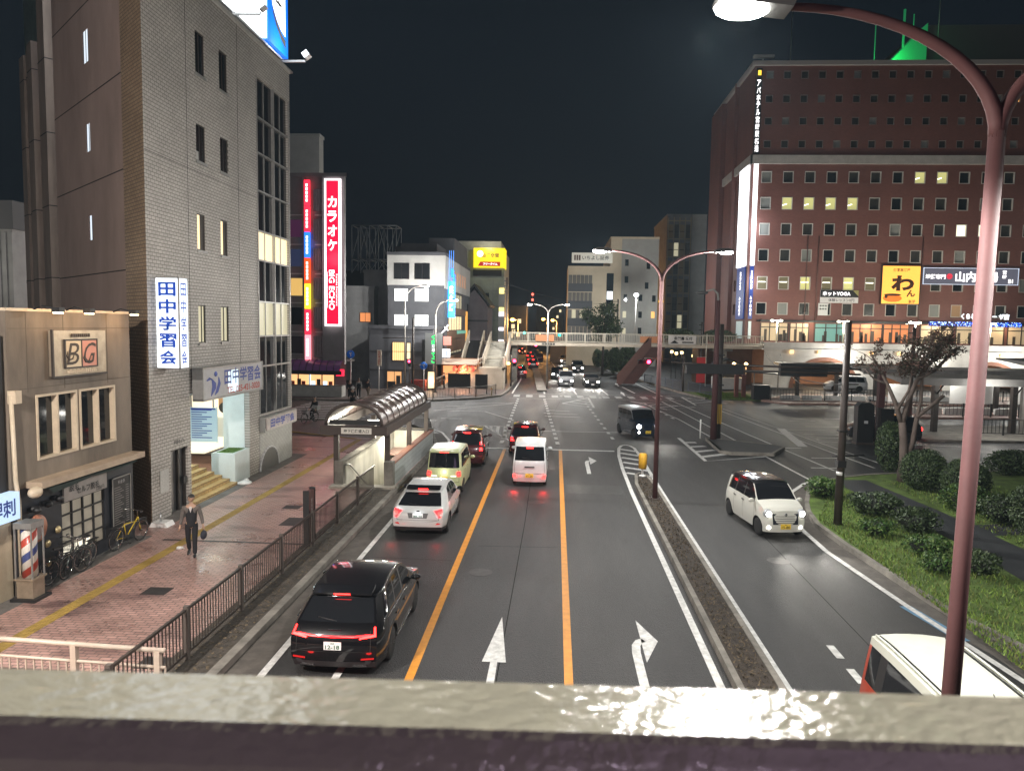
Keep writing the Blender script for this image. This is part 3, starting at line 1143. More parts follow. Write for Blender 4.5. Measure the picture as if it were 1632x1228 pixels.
q.build('board', pbr('faded_sign_face', (.45, .40, .38), .5, 0, .3, 5), sg)
text('田中学習会', face_px((.054, 1.9, .28)), 3.0, .4, M_bluepaint, sg, bold=.03, keep=False)
sg = thing('poster_stand', 'blue and white printed notice panel standing at the top of the steps', 'sign', (-15.15, 31.0, 1.42))
sg.rotation_euler = (0, 0, R(-90))
q = MB()
q.box(-.02, .02, -.62, .62, .05, 1.55, 0)
q.build('panel', pbr('poster_face', (.42, .58, .70), .4), sg)
q = MB(face_px((.022, 0, .8)))
for i in range(13):
 w_ = .5 - .12 * ((i * 7) % 3)
 q.box(-.52, -.52 + 2 * w_ * .9, .62 - i * .1, .66 - i * .1, 0, .003, 0)
q.box(-.55, .55, .66, .72, 0, .003, 0)
q.build('print', M_bluepaint, sg)
q = MB()
for y in (-.6, .6):
 q.tube([(0, y, 0), (0, y, 1.58)], .02, 6)
q.build('legs_frame', M_alu, sg)

# rooftop billboard
bb = thing('rooftop_billboard', 'huge floodlit white billboard with blue border panel on the tiled roof', 'billboard', (-13.5, 27, 18.6))
q = MB()
q.box(-.35, 0, -6, 7.35, 1.05, 9.5, 0)
q.build('panel', glow('billboard_white', (.90, .96, 1.0), 4.0), bb)
q = MB()
q.box(.0, .05, 7.4, 9.95, 1.0, 9.5, 0)
q.box(-.35, 0.0, 7.4, 9.95, 1.0, 9.5, 0)
q.build('border_panel', glow('billboard_blue', (.005, .16, .80), .8), bb)
q = MB(face_px((.06, 8.68, 0)))
pts = [(-.85, 9.5), (-.85, 3.2), (-.7, 2.75), (-.2, 2.3), (.35, 2.02), (.9, 1.9), (.9, 9.5)]
q.add([(a, b, 0) for a, b in pts], [tuple(range(7))])
q.build('inset_panel', glow('billboard_inset', (1.0, .95, .9), 1.6), bb)
q = MB(face_px((.068, 8.68, 0)))
pts = [(-.85, 2.9), (-.6, 2.55), (-.1, 2.15), (.4, 1.85), (.9, 1.72), (.9, 1.35), (.3, 1.6), (-.3, 2.0), (-.7, 2.45)]
q.add([(a, b, 0) for a, b in pts], [tuple(range(9))])
q.build('brown_sweep', pbr('billboard_brown', (.06, .05, .045), .5), bb)
text_column('百合平', face_px((.066, 8.72, 4.3)), .75, 3.4, M_black, bb, bold=.02, fill=.9)
text_column('いも焼', face_px((.066, 9.3, 5.0)), .26, 2.4, pbr('billboard_orange', (.5, .15, .05), .5, emit=(1, .35, .12), estr=.5), bb, bold=.01, fill=.9)
q = MB()
for y in (-2, 1.2, 4.4, 7.3, 9.8):
 q.box(-.3, -.2, y - .06, y + .06, 0, 9, 0)
 q.tube([(-.25, y, 1.0), (-2.2, y, .1)], .05, 6)
for z in (.5, .9):
 q.box(-.22, -.12, -6, 9.95, z - .05, z + .05, 0)
q.box(.2, .3, -4, 9.9, .3, .38, 0)
for y in range(-4, 10, 2):
 q.box(.2, .28, y - .03, y + .03, 0, .38, 0)
q.build('support_frame', M_alu, bb)
q = MB()
for y in (3.3, 8.7):
 q.box(.2, 1.35, y - .05, y + .05, .42, .52, 0)
q.build('lamp_arm', M_alu, bb)
for y in (3.3, 8.7):
 q = MB()
 q.box(1.25, 1.55, y - .2, y + .2, .62, .9, 0, M=Matrix.Translation((1.4, y, .76)) @ Matrix.Rotation(R(-35), 4, 'Y') @ Matrix.Translation((-1.4, -y, -.76)))
 q.tube([(1.38, y, .5), (1.38, y, .7)], .03, 6)
 q.build('floodlight', M_steel, bb)
 point_light('billboard_flood_light', (1.15, y, .95), 260, (.95, .97, 1.0), .15, bb, 'SPOT', (0, R(115), 0), R(120), .6)

# ================================================================ the small warm shop building beside it
M_warmwall = pbr('stained_beige_panel', (0.19, 0.155, 0.12), 0.7, 0, 0.5, 0.8, 0.1, 12, stretch=(1, 1, .3))
M_shopblack = pbr('navy_black_shopfront', (0.016, 0.019, 0.026), 0.5, 0, .2, 3)
M_cream = pbr('cream_frame', (0.55, 0.46, 0.34), 0.45, 0, .15, 4)
X1 = -12.7
bg = thing('shop_building', 'two storey beige panelled hair and beauty shop with monogram board and black shopfront', 'building', (X1, 16.45, 0))
MG = Matrix.Translation((-X1, -16.45, 0))
FG = MG @ face_px((X1, 0, 0))
wnd = [(17.34, 3.2, 18.9, 4.82), (19.0, 3.2, 20.6, 4.82)]
w = MB()
w.holes(21.42, 6.86, wnd, .18, 0, M=FG, u0=16.45, v0=2.62)
w.box(X1 - 6, X1 - .01, 21.3, 21.415, 0, 6.85, 0, M=MG)
w.box(X1 - 6, X1 - .01, 16.46, 16.56, 0, 6.85, 0, M=MG)
w.box(X1 - 6, X1 - .02, 16.56, 21.3, 6.6, 6.72, 0, M=MG)
for y in (17.1, 18.45, 20.3):
 w.box(X1, X1 + .004, y - .008, y + .008, 4.9, 6.84, 1, M=MG)
for z in (5.0, 6.45):
 w.box(X1, X1 + .004, 16.5, 21.4, z - .008, z + .008, 1, M=MG)
w.build('wall', [M_warmwall, pbr('panel_joint', (.10, .08, .06), .8)], bg)
w = MB()
w.box(X1 - .3, X1 + .04, 16.42, 21.45, 6.86, 6.93, 0, M=MG)
w.build('parapet', M_cream, bg)
for (a, b, c, d) in wnd:
 q = MB()
 q.box(X1 - .15, X1 - .12, a, c, b, d, 0, M=MG)
 o = q.build('window', M_glassd, bg)
 q = MB()
 t = .06
 m_ = (a + c) / 2
 for (e, f, g_, h) in ((a, b, a + t, d), (c - t, b, c, d), (m_ - t / 2, b, m_ + t / 2, d)):
  q.box(X1 - .12, X1 + .03, e, g_, f, h, 0, M=MG)
 for (e, f, g_, h) in ((a + t, b, m_ - t / 2, b + t), (m_ + t / 2, b, c - t, b + t), (a + t, d - t, m_ - t / 2, d), (m_ + t / 2, d - t, c - t, d)):
  q.box(X1 - .12, X1 + .03, e, g_, f, h, 0, M=MG)
 q.build('frame', M_cream, o)
w = MB()
w.box(X1 - .1, X1 + .42, 16.9, 21.38, 2.6, 2.76, 0, M=MG)
w.build('awning_box', pbr('awning_casing', (.42, .33, .24), .55, 0, .3, 2), bg)
w = MB()
w.add([(X1 + .04, 17.3, 2.58), (X1 + .3, 17.3, 2.52), (X1 + .3, 21.2, 2.50), (X1 + .04, 21.2, 2.58)], [(0, 1, 2, 3)], 0, False, MG)
w.add([(X1 + .3, 17.3, 2.52), (X1 + .28, 17.5, 2.36), (X1 + .29, 19, 2.47), (X1 + .28, 20.4, 2.44), (X1 + .3, 21.2, 2.50)], [(0, 1, 2, 3, 4)], 0, False, MG)
w.build('folded_awning', pbr('green_canvas', (.03, .05, .045), .8, 0, .3, 4), bg)
sign_r, grid_r = (18.17, 1.95, 20.0, 2.42), (18.17, .45, 20.0, 1.93)
w = MB()
w.holes(21.42, 2.62, [grid_r], .12, 0, M=FG, u0=16.45)
w.build('shopfront', M_shopblack, bg)
w = MB()
w.box(X1 - .1, X1 - .08, 18.17, 20.0, .45, 1.93, 0, M=MG)
sw_ = w.build('shop_window', pbr('frosted_film', (.34, .32, .27), .5, 0, .25, 1.5, emit=(1, .85, .6), estr=.05), bg)
w = MB()
for y in (18.17, 18.63, 19.09, 19.55, 20.0):
 w.box(X1 - .08, X1 - .03, y - .02, y + .02, .45, 1.93, 0, M=MG)
for z in (.45, .83, 1.2, 1.57, 1.91):
 w.box(X1 - .08, X1 - .035, 18.17, 20.0, z - .02, z + .02, 0, M=MG)
w.build('frame', M_black, sw_)
w = MB()
w.box(X1 - .079, X1 - .07, 18.3, 19.4, .5, .72, 0, M=MG)
w.build('lit_strip', glow('floor_glow', (1.0, .93, .75), .7), sw_)
for y, z in ((17.0, 2.05), (17.4, 2.1), (17.8, 2.15)):
 q = MB()
 q.tube([(X1, y, z), (X1 + .16, y, z + .04)], .07, 10, 0, M=MG)
 q.ball((X1 + .2, y, z), (.1, .1, .08), 0, M=MG)
 q.build('wall_lamp', M_black, bg)
q = MB()
q.ball((X1 + .35, 16.75, 2.55), (.14, .2, .14), 0, M=MG)
q.build('porch_lamp', M_cream, bg)
q = MB()
q.tube([(X1 + .12, 16.5, 0.0), (X1 + .12, 16.5, 2.4), (X1 + .1, 16.45, 2.9), (X1 + .06, 16.45, 4.9)], .05, 8, 0, M=MG)
q.box(X1, X1 + .2, 16.42, 16.62, 4.7, 5.0, 0, M=MG)
q.build('downpipe', M_cream, bg)
for y in (17.35, 18.55, 20.6):
 q = MB()
 q.tube([(X1, y, 6.9), (X1 + .25, y, 7.0), (X1 + .62, y, 6.92)], .02, 6, 0, M=MG)
 q.box(X1 + .55, X1 + .75, y - .1, y + .1, 6.85, 6.97, 0, M=MG)
 o = q.build('lamp_arm', M_black, bg)
 q = MB()
 q.box(X1 + .57, X1 + .73, y - .08, y + .08, 6.82, 6.85, 0, M=MG)
 q.build('lamp_lens', glow('warm_lamp_lens', (1.0, .72, .38), 9), o)
for y, p in ((17.6, 17), (18.9, 18), (20.7, 22)):
 point_light('sign_flood_light', (.72, y - 16.45, 6.78), p, (1.0, .60, .28), .06, bg)
# monogram board
sg = thing('monogram_sign', 'bronze framed board with script letters on cream and pink squares', 'sign', (X1 + .02, 17.85, 5.24))
q = MB()
q.box(0, .1, 0, 2.2, 0, 1.15, 0)
q.build('plate', pbr('brushed_bronze_plate', (.42, .36, .28), .3, .6, .3, 3), sg)
q = MB()
q.box(.1, .13, .45, 1.1, .2, .9, 0)
q.box(.1, .13, 1.1, 1.75, .2, .9, 1)
q.build('inset', [pbr('cream_square', (.62, .52, .36), .5), pbr('pink_square', (.60, .27, .20), .5)], sg)
q = MB()
for (a, b, c, d) in ((.42, 1.78, .17, .21), (.42, 1.78, .89, .93), (.42, .46, .2, .9), (1.74, 1.78, .2, .9), (1.085, 1.115, .2, .9), (0, 2.2, -.05, .0), (-.05, 0, -.05, 1.18)):
 q.box(.09, .145, a, b, c, d, 0)
q.build('frame', M_aludark, sg)
sh = Matrix(((1, .28, 0, 0), (0, 1, 0, 0), (0, 0, 1, 0), (0, 0, 0, 1)))
M_br = pbr('dark_bronze_letter', (.05, .035, .025), .4, .4)
text('B', face_px((.131, .78, .55)) @ sh, .46, .56, M_br, sg, bold=.0, keep=False, thick=.01)
text('G', face_px((.131, 1.42, .55)) @ sh, .46, .56, M_br, sg, bold=.0, keep=False, thick=.01)
for (x0, y0) in ((.62, .5), (1.3, .42)):
 q = MB(face_px((.135, x0, y0)))
 q.tube([(-.08, .12, 0), (-.13, 0, 0), (-.05, -.1, 0), (.1, -.08, 0), (.2, .1, 0)], [.008, .02, .025, .02, .006], 6)
 q.build('flourish', M_br, sg)
q = MB(face_px((.148, 0, 0)))
for i in range(15):
 q.box(.52 + i * .08, .57 + i * .08, .05, .13 + .02 * (i % 2), -.04, .0, 0)
for i in range(9):
 q.box(.72 + i * .085, .775 + i * .085, .98, 1.07, -.04, 0, 1)
q.build('small_raised_letters', [M_cream, M_br], sg)
# hair removal board
sg = thing('hair_removal_sign', 'grey board with black hair removal lettering above the gridded shop window', 'sign', (X1 + .03, 18.17, 1.95))
q = MB()
q.box(0, .05, 0, 1.83, 0, .47, 0)
q.build('board', pbr('grey_board', (.30, .28, .26), .5, 0, .15, 3), sg)
text('脱毛', face_px((.054, .4, .32)), .5, .19, M_black, sg, bold=.015)
text('セルフ脱毛', face_px((.054, .98, .2)), 1.05, .19, M_black, sg, bold=.015)
text('2200円', face_px((.054, 1.5, .08)), .45, .11, M_black, sg)
# price list
sg = thing('price_board', 'tall black framed price list panel beside the gridded shop window', 'sign', (X1 + .03, 20.25, .62))
q = MB()
q.box(0, .04, 0, .92, 0, 1.52, 0)
q.build('board', M_black, sg)
q = MB()
for (a, b, c, d) in ((0, .92, 0, .03), (0, .92, 1.49, 1.52), (0, .03, 0, 1.52), (.89, .92, 0, 1.52)):
 q.box(.03, .06, a, b, c, d, 0)
q.build('frame', M_alu, sg)
text('料金表', face_px((.044, .46, 1.36)), .34, .12, M_signgrey, sg)
q = MB(face_px((.044, 0, 0)))
for i in range(17):
 z = 1.2 - i * .067
 q.box(.1, .1 + .3 + .08 * (i % 3), z, z + .018, 0, .002, 0)
 q.box(.66, .82, z, z + .018, 0, .002, 0)
q.build('print', pbr('chalk_grey', (.22, .21, .2), .7), sg)
# round portrait plaque, left as a plain disc design
sg = thing('round_plaque', 'round orange and grey wall plaque beside the barber pole', 'sign', (X1 + .04, 17.15, 1.55))
q = MB(face_px((0, 0, 0)))
q.lathe([(.34, 0), (.34, .05), (.0, .05)], 28, 0)
q.box(-.04, .09, -.28, .2, .05, .056, 1)
q.box(.1, .2, -.2, .12, .05, .056, 1)
q.build('disc', [pbr('plaque_orange', (.42, .17, .10), .5, 0, .4, 4), pbr('plaque_grey', (.22, .18, .17), .6)], sg)
for i, (y, z) in enumerate(((17.55, 1.05), (17.95, 1.3), (17.55, .55), (17.98, .62))):
 q = MB(face_px((X1 + .03, y, z)))
 q.lathe([(.1, 0), (.1, .02), (.07, .05), (0, .06)], 16, 0)
 o = q.build('wall_badge', pbr('brass_badge', (.55, .45, .25), .35, .7) if i != 3 else pbr('dull_badge', (.12, .09, .08), .5))
 tag(o, ['round brass badge on the black shopfront, in the lower mid of the group', 'round brass badge set highest on the black shopfront', 'round brass badge set lowest on the black shopfront', 'dull dark badge among the brass ones on the black shopfront'][i], 'badge', 'badges on the black shopfront')
# barber pole
bp_ = thing('barber_pole', 'striped red white and blue barber pole case on a black base', 'barber pole', (-12.25, 16.35, ZP))
q = MB()
q.box(-.3, .3, -.3, .3, 0, .07, 0)
q.build('base', M_black, bp_)
q = MB()
q.box(-.2, .2, -.2, .2, .07, .5, 0)
q.box(-.24, .24, -.24, .24, .5, .54, 0)
q.build('pedestal', pbr('warm_metal_case', (.34, .27, .2), .4, .4, .3, 4), bp_)
m = bpy.data.materials.new('barber_stripe')
m.use_nodes = True
n_, l_ = m.node_tree.nodes, m.node_tree.links
b_ = n_['Principled BSDF']
t_ = n_.new('ShaderNodeTexCoord')
s_ = n_.new('ShaderNodeSeparateXYZ')
l_.new(t_.outputs['Object'], s_.inputs[0])
at = n_.new('ShaderNodeMath'); at.operation = 'ARCTAN2'
l_.new(s_.outputs[1], at.inputs[0]); l_.new(s_.outputs[0], at.inputs[1])
k1 = n_.new('ShaderNodeMath'); k1.operation = 'MULTIPLY'; k1.inputs[1].default_value = -1 / (2 * math.pi)
l_.new(at.outputs[0], k1.inputs[0])
k2 = n_.new('ShaderNodeMath'); k2.operation = 'MULTIPLY_ADD'; k2.inputs[1].default_value = 1.35
l_.new(s_.outputs[2], k2.inputs[0]); l_.new(k1.outputs[0], k2.inputs[2])
k3 = n_.new('ShaderNodeMath'); k3.operation = 'FRACT'
l_.new(k2.outputs[0], k3.inputs[0])
cr = n_.new('ShaderNodeValToRGB'); cr.color_ramp.interpolation = 'CONSTANT'
e = cr.color_ramp.elements
e[0].position = 0; e[0].color = (.42, .06, .04, 1)
e[1].position = .25; e[1].color = (.6, .56, .5, 1)
for p_, c_ in ((.5, (.05, .07, .2, 1)), (.75, (.6, .56, .5, 1))):
 q_ = e.new(p_); q_.color = c_
l_.new(k3.outputs[0], cr.inputs[0]); l_.new(cr.outputs[0], b_.inputs['Base Color'])
b_.inputs['Roughness'].default_value = .3
q = MB()
q.lathe([(.165, .54), (.165, 1.72)], 28, 0)
q.build('striped_cylinder', m, bp_)
q = MB()
for x in (-.2, .2):
 for y in (-.2, .2):
  q.box(x - .015, x + .015, y - .015, y + .015, .54, 1.72, 0)
q.box(-.22, .22, -.22, .22, 1.72, 1.86, 0)
q.build('case_frame', M_alu, bp_)
# far-left neighbours
nb = thing('cream_shop', 'low cream walled shop with a pale blue lit sign at the frame edge', 'building', (X1, 10, 0))
q = MB()
q.box(-5, 0, 0, 6.38, 0, 2.05, 0)
q.build('wall', pbr('cream_plaster', (.50, .42, .30), .75, 0, .3, 1.2), nb)
q = MB()
q.box(-5, -.05, 0, 6.35, 2.05, 6.3, 0)
q.build('upper_wall', pbr('dark_upper', (.02, .019, .02), .8), nb)
q = MB()
q.box(0, .25, 1.5, 6.36, 2.02, 2.66, 0)
sgp = q.build('light_box', glow('pale_blue_sign', (.55, .75, 1.0), .55), nb)
text('料理刺', face_px((.254, 5.6, .32 + 2.02)), 1.3, .4, M_bluepaint, sgp, bold=.02)
nb = thing('corrugated_building', 'pale corrugated metal building seen past the ribbed pilasters', 'building', (-48, 44, 0))
q = MB()
q.box(0, 14.7, 0, 10, 0, 12.1, 0)
for i in range(36):
 q.box(14.5 - i * .4, 14.7 - i * .4, -.06, 0, 0, 11.9, 0)
q.build('wall', pbr('pale_corrugated', (.34, .34, .33), .6, .2, .2, 1), nb)
q = MB()
q.box(0, 14.9, -.2, 10, 12.1, 13.8, 0)
q.build('roof_band', pbr('grey_band', (.12, .12, .12), .7), nb)
point_light('yard_light', (10, -4, 10), 250, (1, .95, .85), .3, nb)
# ================================================================ karaoke tower across the side street
M_greytile = pbr('grey_tower_tile', (0.22, 0.205, 0.21), 0.6, 0, .25, .6)
M_dgrey = pbr('dark_grey_render', (0.085, 0.088, 0.10), 0.75, 0, .3, .5)
M_mgrey = pbr('mid_grey_render', (0.28, 0.285, 0.29), 0.75, 0, .3, .5)
M_lgrey = pbr('light_grey_panel', (0.50, 0.50, 0.48), 0.7, 0, .2, .5)
M_beige = pbr('beige_concrete', (0.55, 0.46, 0.33), 0.8, 0, .2, .25)
M_cfence = pbr('pale_railing_paint', (0.50, 0.46, 0.38), 0.5, 0, .2, 3)
M_red = glow('neon_red', (1.0, .02, .06), 1.3)
M_brownp = pbr('brown_panel', (0.16, 0.085, 0.05), 0.6, 0, .3, 1)


def building(name, label, x0, x1, y0, y1, h, mat, cat='building'):
 o = thing(name, label, cat, (x0, y0, 0))
 q = MB()
 q.box(0, x1 - x0, 0, y1 - y0, 0, h)
 q.build('wall', mat, o)
 q = MB()
 q.box(-.1, x1 - x0 + .1, -.1, y1 - y0 + .1, h, h + .35)
 q.build('parapet', mat, o)
 return o


def window(o, M, u0, v0, u1, v1, pane, fr, bars=1, t=.06, proud=.06, name='window'):
 q = MB(M)
 q.box(u0, u1, v0, v1, .0, .02)
 p = q.build(name, pane, o)
 q = MB(M)
 q.box(u0 - t, u1 + t, v0 - t, v0, 0, proud)
 q.box(u0 - t, u1 + t, v1, v1 + t, 0, proud)
 q.box(u0 - t, u0, v0, v1, 0, proud)
 q.box(u1, u1 + t, v0, v1, 0, proud)
 for i in range(1, bars + 1):
  x = lerp(u0, u1, i / (bars + 1))
  q.box(x - t / 3, x + t / 3, v0, v1, .01, proud * .8)
 q.build('frame', fr, p)
 return p


kt = thing('karaoke_tower', 'slim grey tower with tall red karaoke sign, coloured neon strip and arched canopy', 'building', (-34, 66, 0))
q = MB()
q.prism([(0, 0), (15.1, 0), (14.6, .8), (6, 14), (0, 14)], 0, 19.6)
q.build('wall', M_greytile, kt)
q = MB()
q.prism([(-.1, -.1), (15.2, -.1), (14.7, .9), (6, 14.1), (-.1, 14.1)], 19.6, 19.95)
q.build('parapet', M_greytile, kt)
FK = face_my((-24.3 + 34, 0, 0)) if False else face_my((34 - 24.3, -.005, 0))     # u = x + 24.3
zs = [13.9, 11.2, 8.5, 5.9, 3.3]
pw = [pbr('pinkish_glass', (.10, .03, .08), .2, emit=(.6, .15, .5), estr=.04), pbr('bluish_glass', (.05, .06, .12), .2, emit=(.2, .3, .7), estr=.05), glow('warm_amber_window', (1.0, .62, .18), .5), M_glassd, pbr('smoky_glass', (.05, .04, .05), .2)]
for z, pm in zip([14.3, 11.7, 9.1, 6.5, 3.9], pw):
 window(kt, FK, .35, z, 1.45, z + 1.55, pm, M_alu, 0)
q = MB(FK)
for z in (16.2, 13.6, 11.0, 8.4, 5.8, 3.3):
 q.box(0, 1.9, z, z + .1, 0, .12)
 q.box(2.6, 5.3, z, z + .1, 0, .1)
q.build('string_course', M_lgrey, kt)
q = MB(FK)
for i in range(6):
 z = 3.6 + i * 2.6
 for k in range(8):
  q.box(2.5 + k * .15, 2.6 + k * .15, z, z + 1.9, 0, .25)
q.build('perforated_panel', pbr('silver_slats', (.42, .40, .42), .35, .6, .2, 4), kt)
window(kt, FK, 3.9, 3.9, 5.0, 6.0, M_glassd, M_alu, 2)
q = MB()
q.box(34 - 20.9, 34 - 18.9, -.5, 0, 3.0, 19.6, 0)
q.build('corner_pier', M_greytile, kt)
cols = [(1, .02, .05), (1, .02, .05), (.02, .16, 1), (1, .06, .01), (1, .72, .03), (1, .02, .05), (1, .25, .3)]
ns = thing('neon_strip_sign', 'vertical neon strip of red, blue and yellow segments on the grey tower', 'sign', (-22.3, 65.7, 3.3))
for i, c in enumerate(cols):
 z0, z1 = 16 - (i + 1) * 2.28, 16 - i * 2.28
 q = MB()
 q.box(-.24, .24, -.12, .12, z0 + .03, z1 - .03)
 p = q.build('segment', glow('neon_seg_%d' % i, c, 1.5), ns)
 q = MB(face_my((0, -.125, 0)))
 for k in range(5):
  q.box(-.09, .09, z0 + .35 + k * .33, z0 + .6 + k * .33, 0, .005)
 q.build('marks', glow('neon_mark', (1, .93, .85), 1.6), p)
q = MB()
q.box(-.4, -.26, -.1, .1, -.2, 16.2)
q.build('rail', M_alu, ns)
ks = thing('karaoke_sign', 'tall red vertical karaoke sign with glowing white outline', 'sign', (-19.83, 65.2, 6.4))
q = MB()
q.box(-.72, .72, -.15, .15, 0, 12.9)
q.build('outline', glow('sign_white_outline', (1, .93, .95), 1.5), ks)
q = MB()
q.box(-.54, .54, -.17, .17, .18, 12.72)
q.build('face', glow('sign_red_face', (.90, .005, .045), .95), ks)
M_sw = glow('sign_white_letters', (1, .96, .97), 1.7)
text_column('カラオケ', face_my((0, -.18, 9.0)), .82, 5.0, M_sw, ks, bold=.03, fill=.78)
text('BIG ECHO', face_my((-.06, -.18, 3.2)) @ Matrix.Rotation(R(-90), 4, 'Z'), 3.5, .5, M_sw, ks, bold=.015, keep=False)
text('Karaoke Entertainment', face_my((.4, -.18, 3.2)) @ Matrix.Rotation(R(-90), 4, 'Z'), 2.8, .17, M_sw, ks, bold=.0, keep=False)
q = MB(face_my((-.44, -.18, 3.2)))
q.tube([(0, 1.6, 0), (-.05, .8, 0), (-.06, 0, 0), (-.05, -.8, 0), (0, -1.6, 0)], [.01, .03, .035, .03, .01], 6)
q.build('swoosh', M_sw, ks)
point_light('karaoke_sign_spill', (0, -1.2, 6), 110, (1, .25, .3), .8, ks)
# its street level shop with arched canopy
sh_ = MB()
cp = [(-24.4 + i * .62, 2.35 + .0) for i in range(10)]
for i in range(9):
 x0 = -24.6 + i * .62
 vs = []
 for k in range(9):
  a = math.pi / 2 * k / 8
  vs += [(x0, 65.9 - 1.35 * math.sin(a), 2.42 + .95 * math.cos(a)), (x0 + .6, 65.9 - 1.35 * math.sin(a), 2.42 + .95 * math.cos(a))]
 sh_.add([(p[0] + 34, p[1] - 66, p[2]) for p in vs], [(2 * k, 2 * k + 1, 2 * k + 3, 2 * k + 2) for k in range(8)], 0, True)
 sh_.tube([(x0 + 34, -.1 - 1.37 * math.sin(math.pi / 2 * k / 8), 2.43 + .97 * math.cos(math.pi / 2 * k / 8)) for k in range(9)], .03, 5, 1)
sh_.box(9.3, 15.1, -1.55, -1.35, 2.1, 2.45, 1)
sh_.build('arched_canopy', [pbr('purple_acrylic', (.13, .065, .16), .25, emit=(.35, .12, .45), estr=.02), M_black], kt)
q = MB(FK)
q.box(-.3, 4.3, 1.0, 2.1, -.02, .02, 0)
q.build('shop_interior', glow('shop_warm_light', (1.0, .52, .22), .9), kt)
q = MB(FK)
for x, c in ((.3, 0), (.9, 1), (1.3, 0), (2.2, 2), (2.7, 1), (3.3, 2), (3.8, 0)):
 q.box(x, x + .35, 1.05, 1.4 + .2 * (c == 1), .02, .06, c)
q.box(2.0, 2.12, .9, 2.1, .02, .1, 3)
q.build('shop_display', [pbr('shop_red', (.4, .05, .03), .5), pbr('shop_dark', (.05, .03, .03), .5), glow('shop_cool', (.5, .7, 1), 1.2), glow('shop_tube', (.6, .8, 1), 2)], kt)
q = MB(FK)
for x in (-.2, 1.0, 2.05, 3.2, 4.35):
 q.box(x - .04, x + .04, .1, 2.1, .03, .12, 0)
q.build('shopfront_frame', M_black, kt)
q = MB()
q.box(14.6, 15.3, -1.4, -1.3, 2.0, 2.6)
q.build('canopy_end_neon', M_red, kt)
lw = thing('planter_wall', 'low pale wall in front of the karaoke tower shop', 'wall', (-24.6, 64.6, .1))
q = MB()
q.box(-8, 5.7, 0, .3, 0, 1.0)
q.box(5.4, 5.7, .3, 1.2, 0, 1.0)
q.build('wall', pbr('pale_render', (.42, .41, .39), .7, 0, .25, 1.2), lw)
q = MB()
q.box(-8, 5.75, -.04, .34, 1.0, 1.06)
q.build('coping', M_conc, lw)
building('plain_tower', 'plain pale grey tower rising behind the karaoke building', -36, -27.4, 85, 86.5, 27.8, M_lgrey)

# ================================================================ dark restaurant and the white block behind it
iz = building('dark_restaurant', 'wide dark grey restaurant block with one amber lit window and doorway', -18.8, -12.3, 74, 84, 6.2, M_dgrey)
FI = face_my((0, -.005, 0))
window(iz, FI, 18.8 - 16.4, 3.05, 18.8 - 15.15, 4.85, glow('amber_window', (1.0, .63, .25), 1.1), M_aludark, 5, .05)
window(iz, FI, 18.8 - 14.95, 3.2, 18.8 - 14.6, 4.8, M_lit, M_aludark, 0, .05)
window(iz, FI, 18.8 - 16.95, .12, 18.8 - 15.5, 1.9, glow('restaurant_door_glow', (1.0, .50, .20), .55), M_black, 1, .07, name='door')
q = MB(FI)
for z in (2.05, 3.9):
 q.box(0, 6.5, z, z + .05, 0, .05)
q.box(5.4, 6.1, .1, 5.2, 0, .12)
q.build('band', M_black, iz)
q = MB(FI)
q.box(18.8 - 16.9, 18.8 - 16.1, .2, .9, .03, .2, 0)
q.box(18.8 - 16.0, 18.8 - 15.6, .2, 1.5, .03, .2, 0)
q.build('door_shelf', M_black, iz)
for (x0, x1, y, h, m_, lab) in ((-25.5, -20.8, 84, 10.6, M_mgrey, 'mid grey annexe with one small amber opening beside the karaoke tower'), (-22.5, -19.0, 86, 12.6, M_mgrey, 'taller grey slab block behind the dark restaurant'),
                               (-19.2, -18.0, 88, 15.5, M_dgrey, 'narrow near-black block between the truss and the white building')):
 o = building('annexe', lab, x0, x1, y, y + 8, h, m_)
 if y == 84:
  window(o, face_my((0, -.005, 0)), 3.1, 6.9, 4.3, 7.9, glow('amber_opening', (1, .35, .12), .5), M_black, 1)
wb_ = building('white_office_block', 'four storey block with white top band, grey middle and bright white windows', -18.3, -12.1, 80, 103, 14.1, M_dgrey)
FW = face_my((0, -.005, 0))
q = MB(FW)
q.box(-.05, 6.25, 10.9, 14.15, 0, .08)
q.build('white_band', M_lgrey, wb_)
FW2 = face_my((0, -.09, 0))
for x in (.75, 3.0):
 window(wb_, FW2, x, 11.6, x + 1.55, 13.2, M_glassd, M_black, 1, .07)
 window(wb_, FW, x, 9.2, x + 1.45, 10.5, M_litcool, M_alu, 1, .05)
 window(wb_, FW, x, 6.5, x + 1.45, 7.7, M_litcool, M_alu, 1, .05)
FWs = face_px((6.205, 0, 0))
q = MB(FWs)
q.box(-.05, 23, 10.6, 14.15, 0, .08)
q.build('side_band', M_lgrey, wb_)
q = MB(FWs)
q.box(2, 19, 3.6, 6.0, 0, .06, 0)
q.box(2, 19, 7.9, 8.6, 0, .06, 0)
q.box(0, 23, 2.4, 3.2, 0, .6, 0)
q.build('brown_cladding', M_brownp, wb_)
for z, pm in ((8.7, M_litdim), (6.1, M_lit), (3.4, M_litdim)):
 for k in range(5):
  window(wb_, FWs, 3 + k * 2.3, z, 5.0 + k * 2.3, z + 1.6, pm, M_black, 1, .08)
q = MB(FWs)
for k in range(6):
 q.box(4.5 + k * 2.4, 5.7 + k * 2.4, 11.4, 12.9, .08, .13)
q.build('facade_letters', pbr('copper_letters', (.5, .3, .2), .5, emit=(1, .5, .3), estr=.12), wb_)
q = MB(FWs)
q.box(18.6, 20.4, 2.4, 8.5, 0, .1, 0)
q.build('amber_stair_window', glow('amber_stair', (1, .45, .08), .6), wb_)
q = MB(FWs)
q.box(20.6, 22.4, 2.6, 9.5, 0, .1, 0)
q.build('side_glass', M_glassd, wb_)
q = MB(FWs)
q.box(10, 19, 5.6, 6.0, .06, .1, 0)
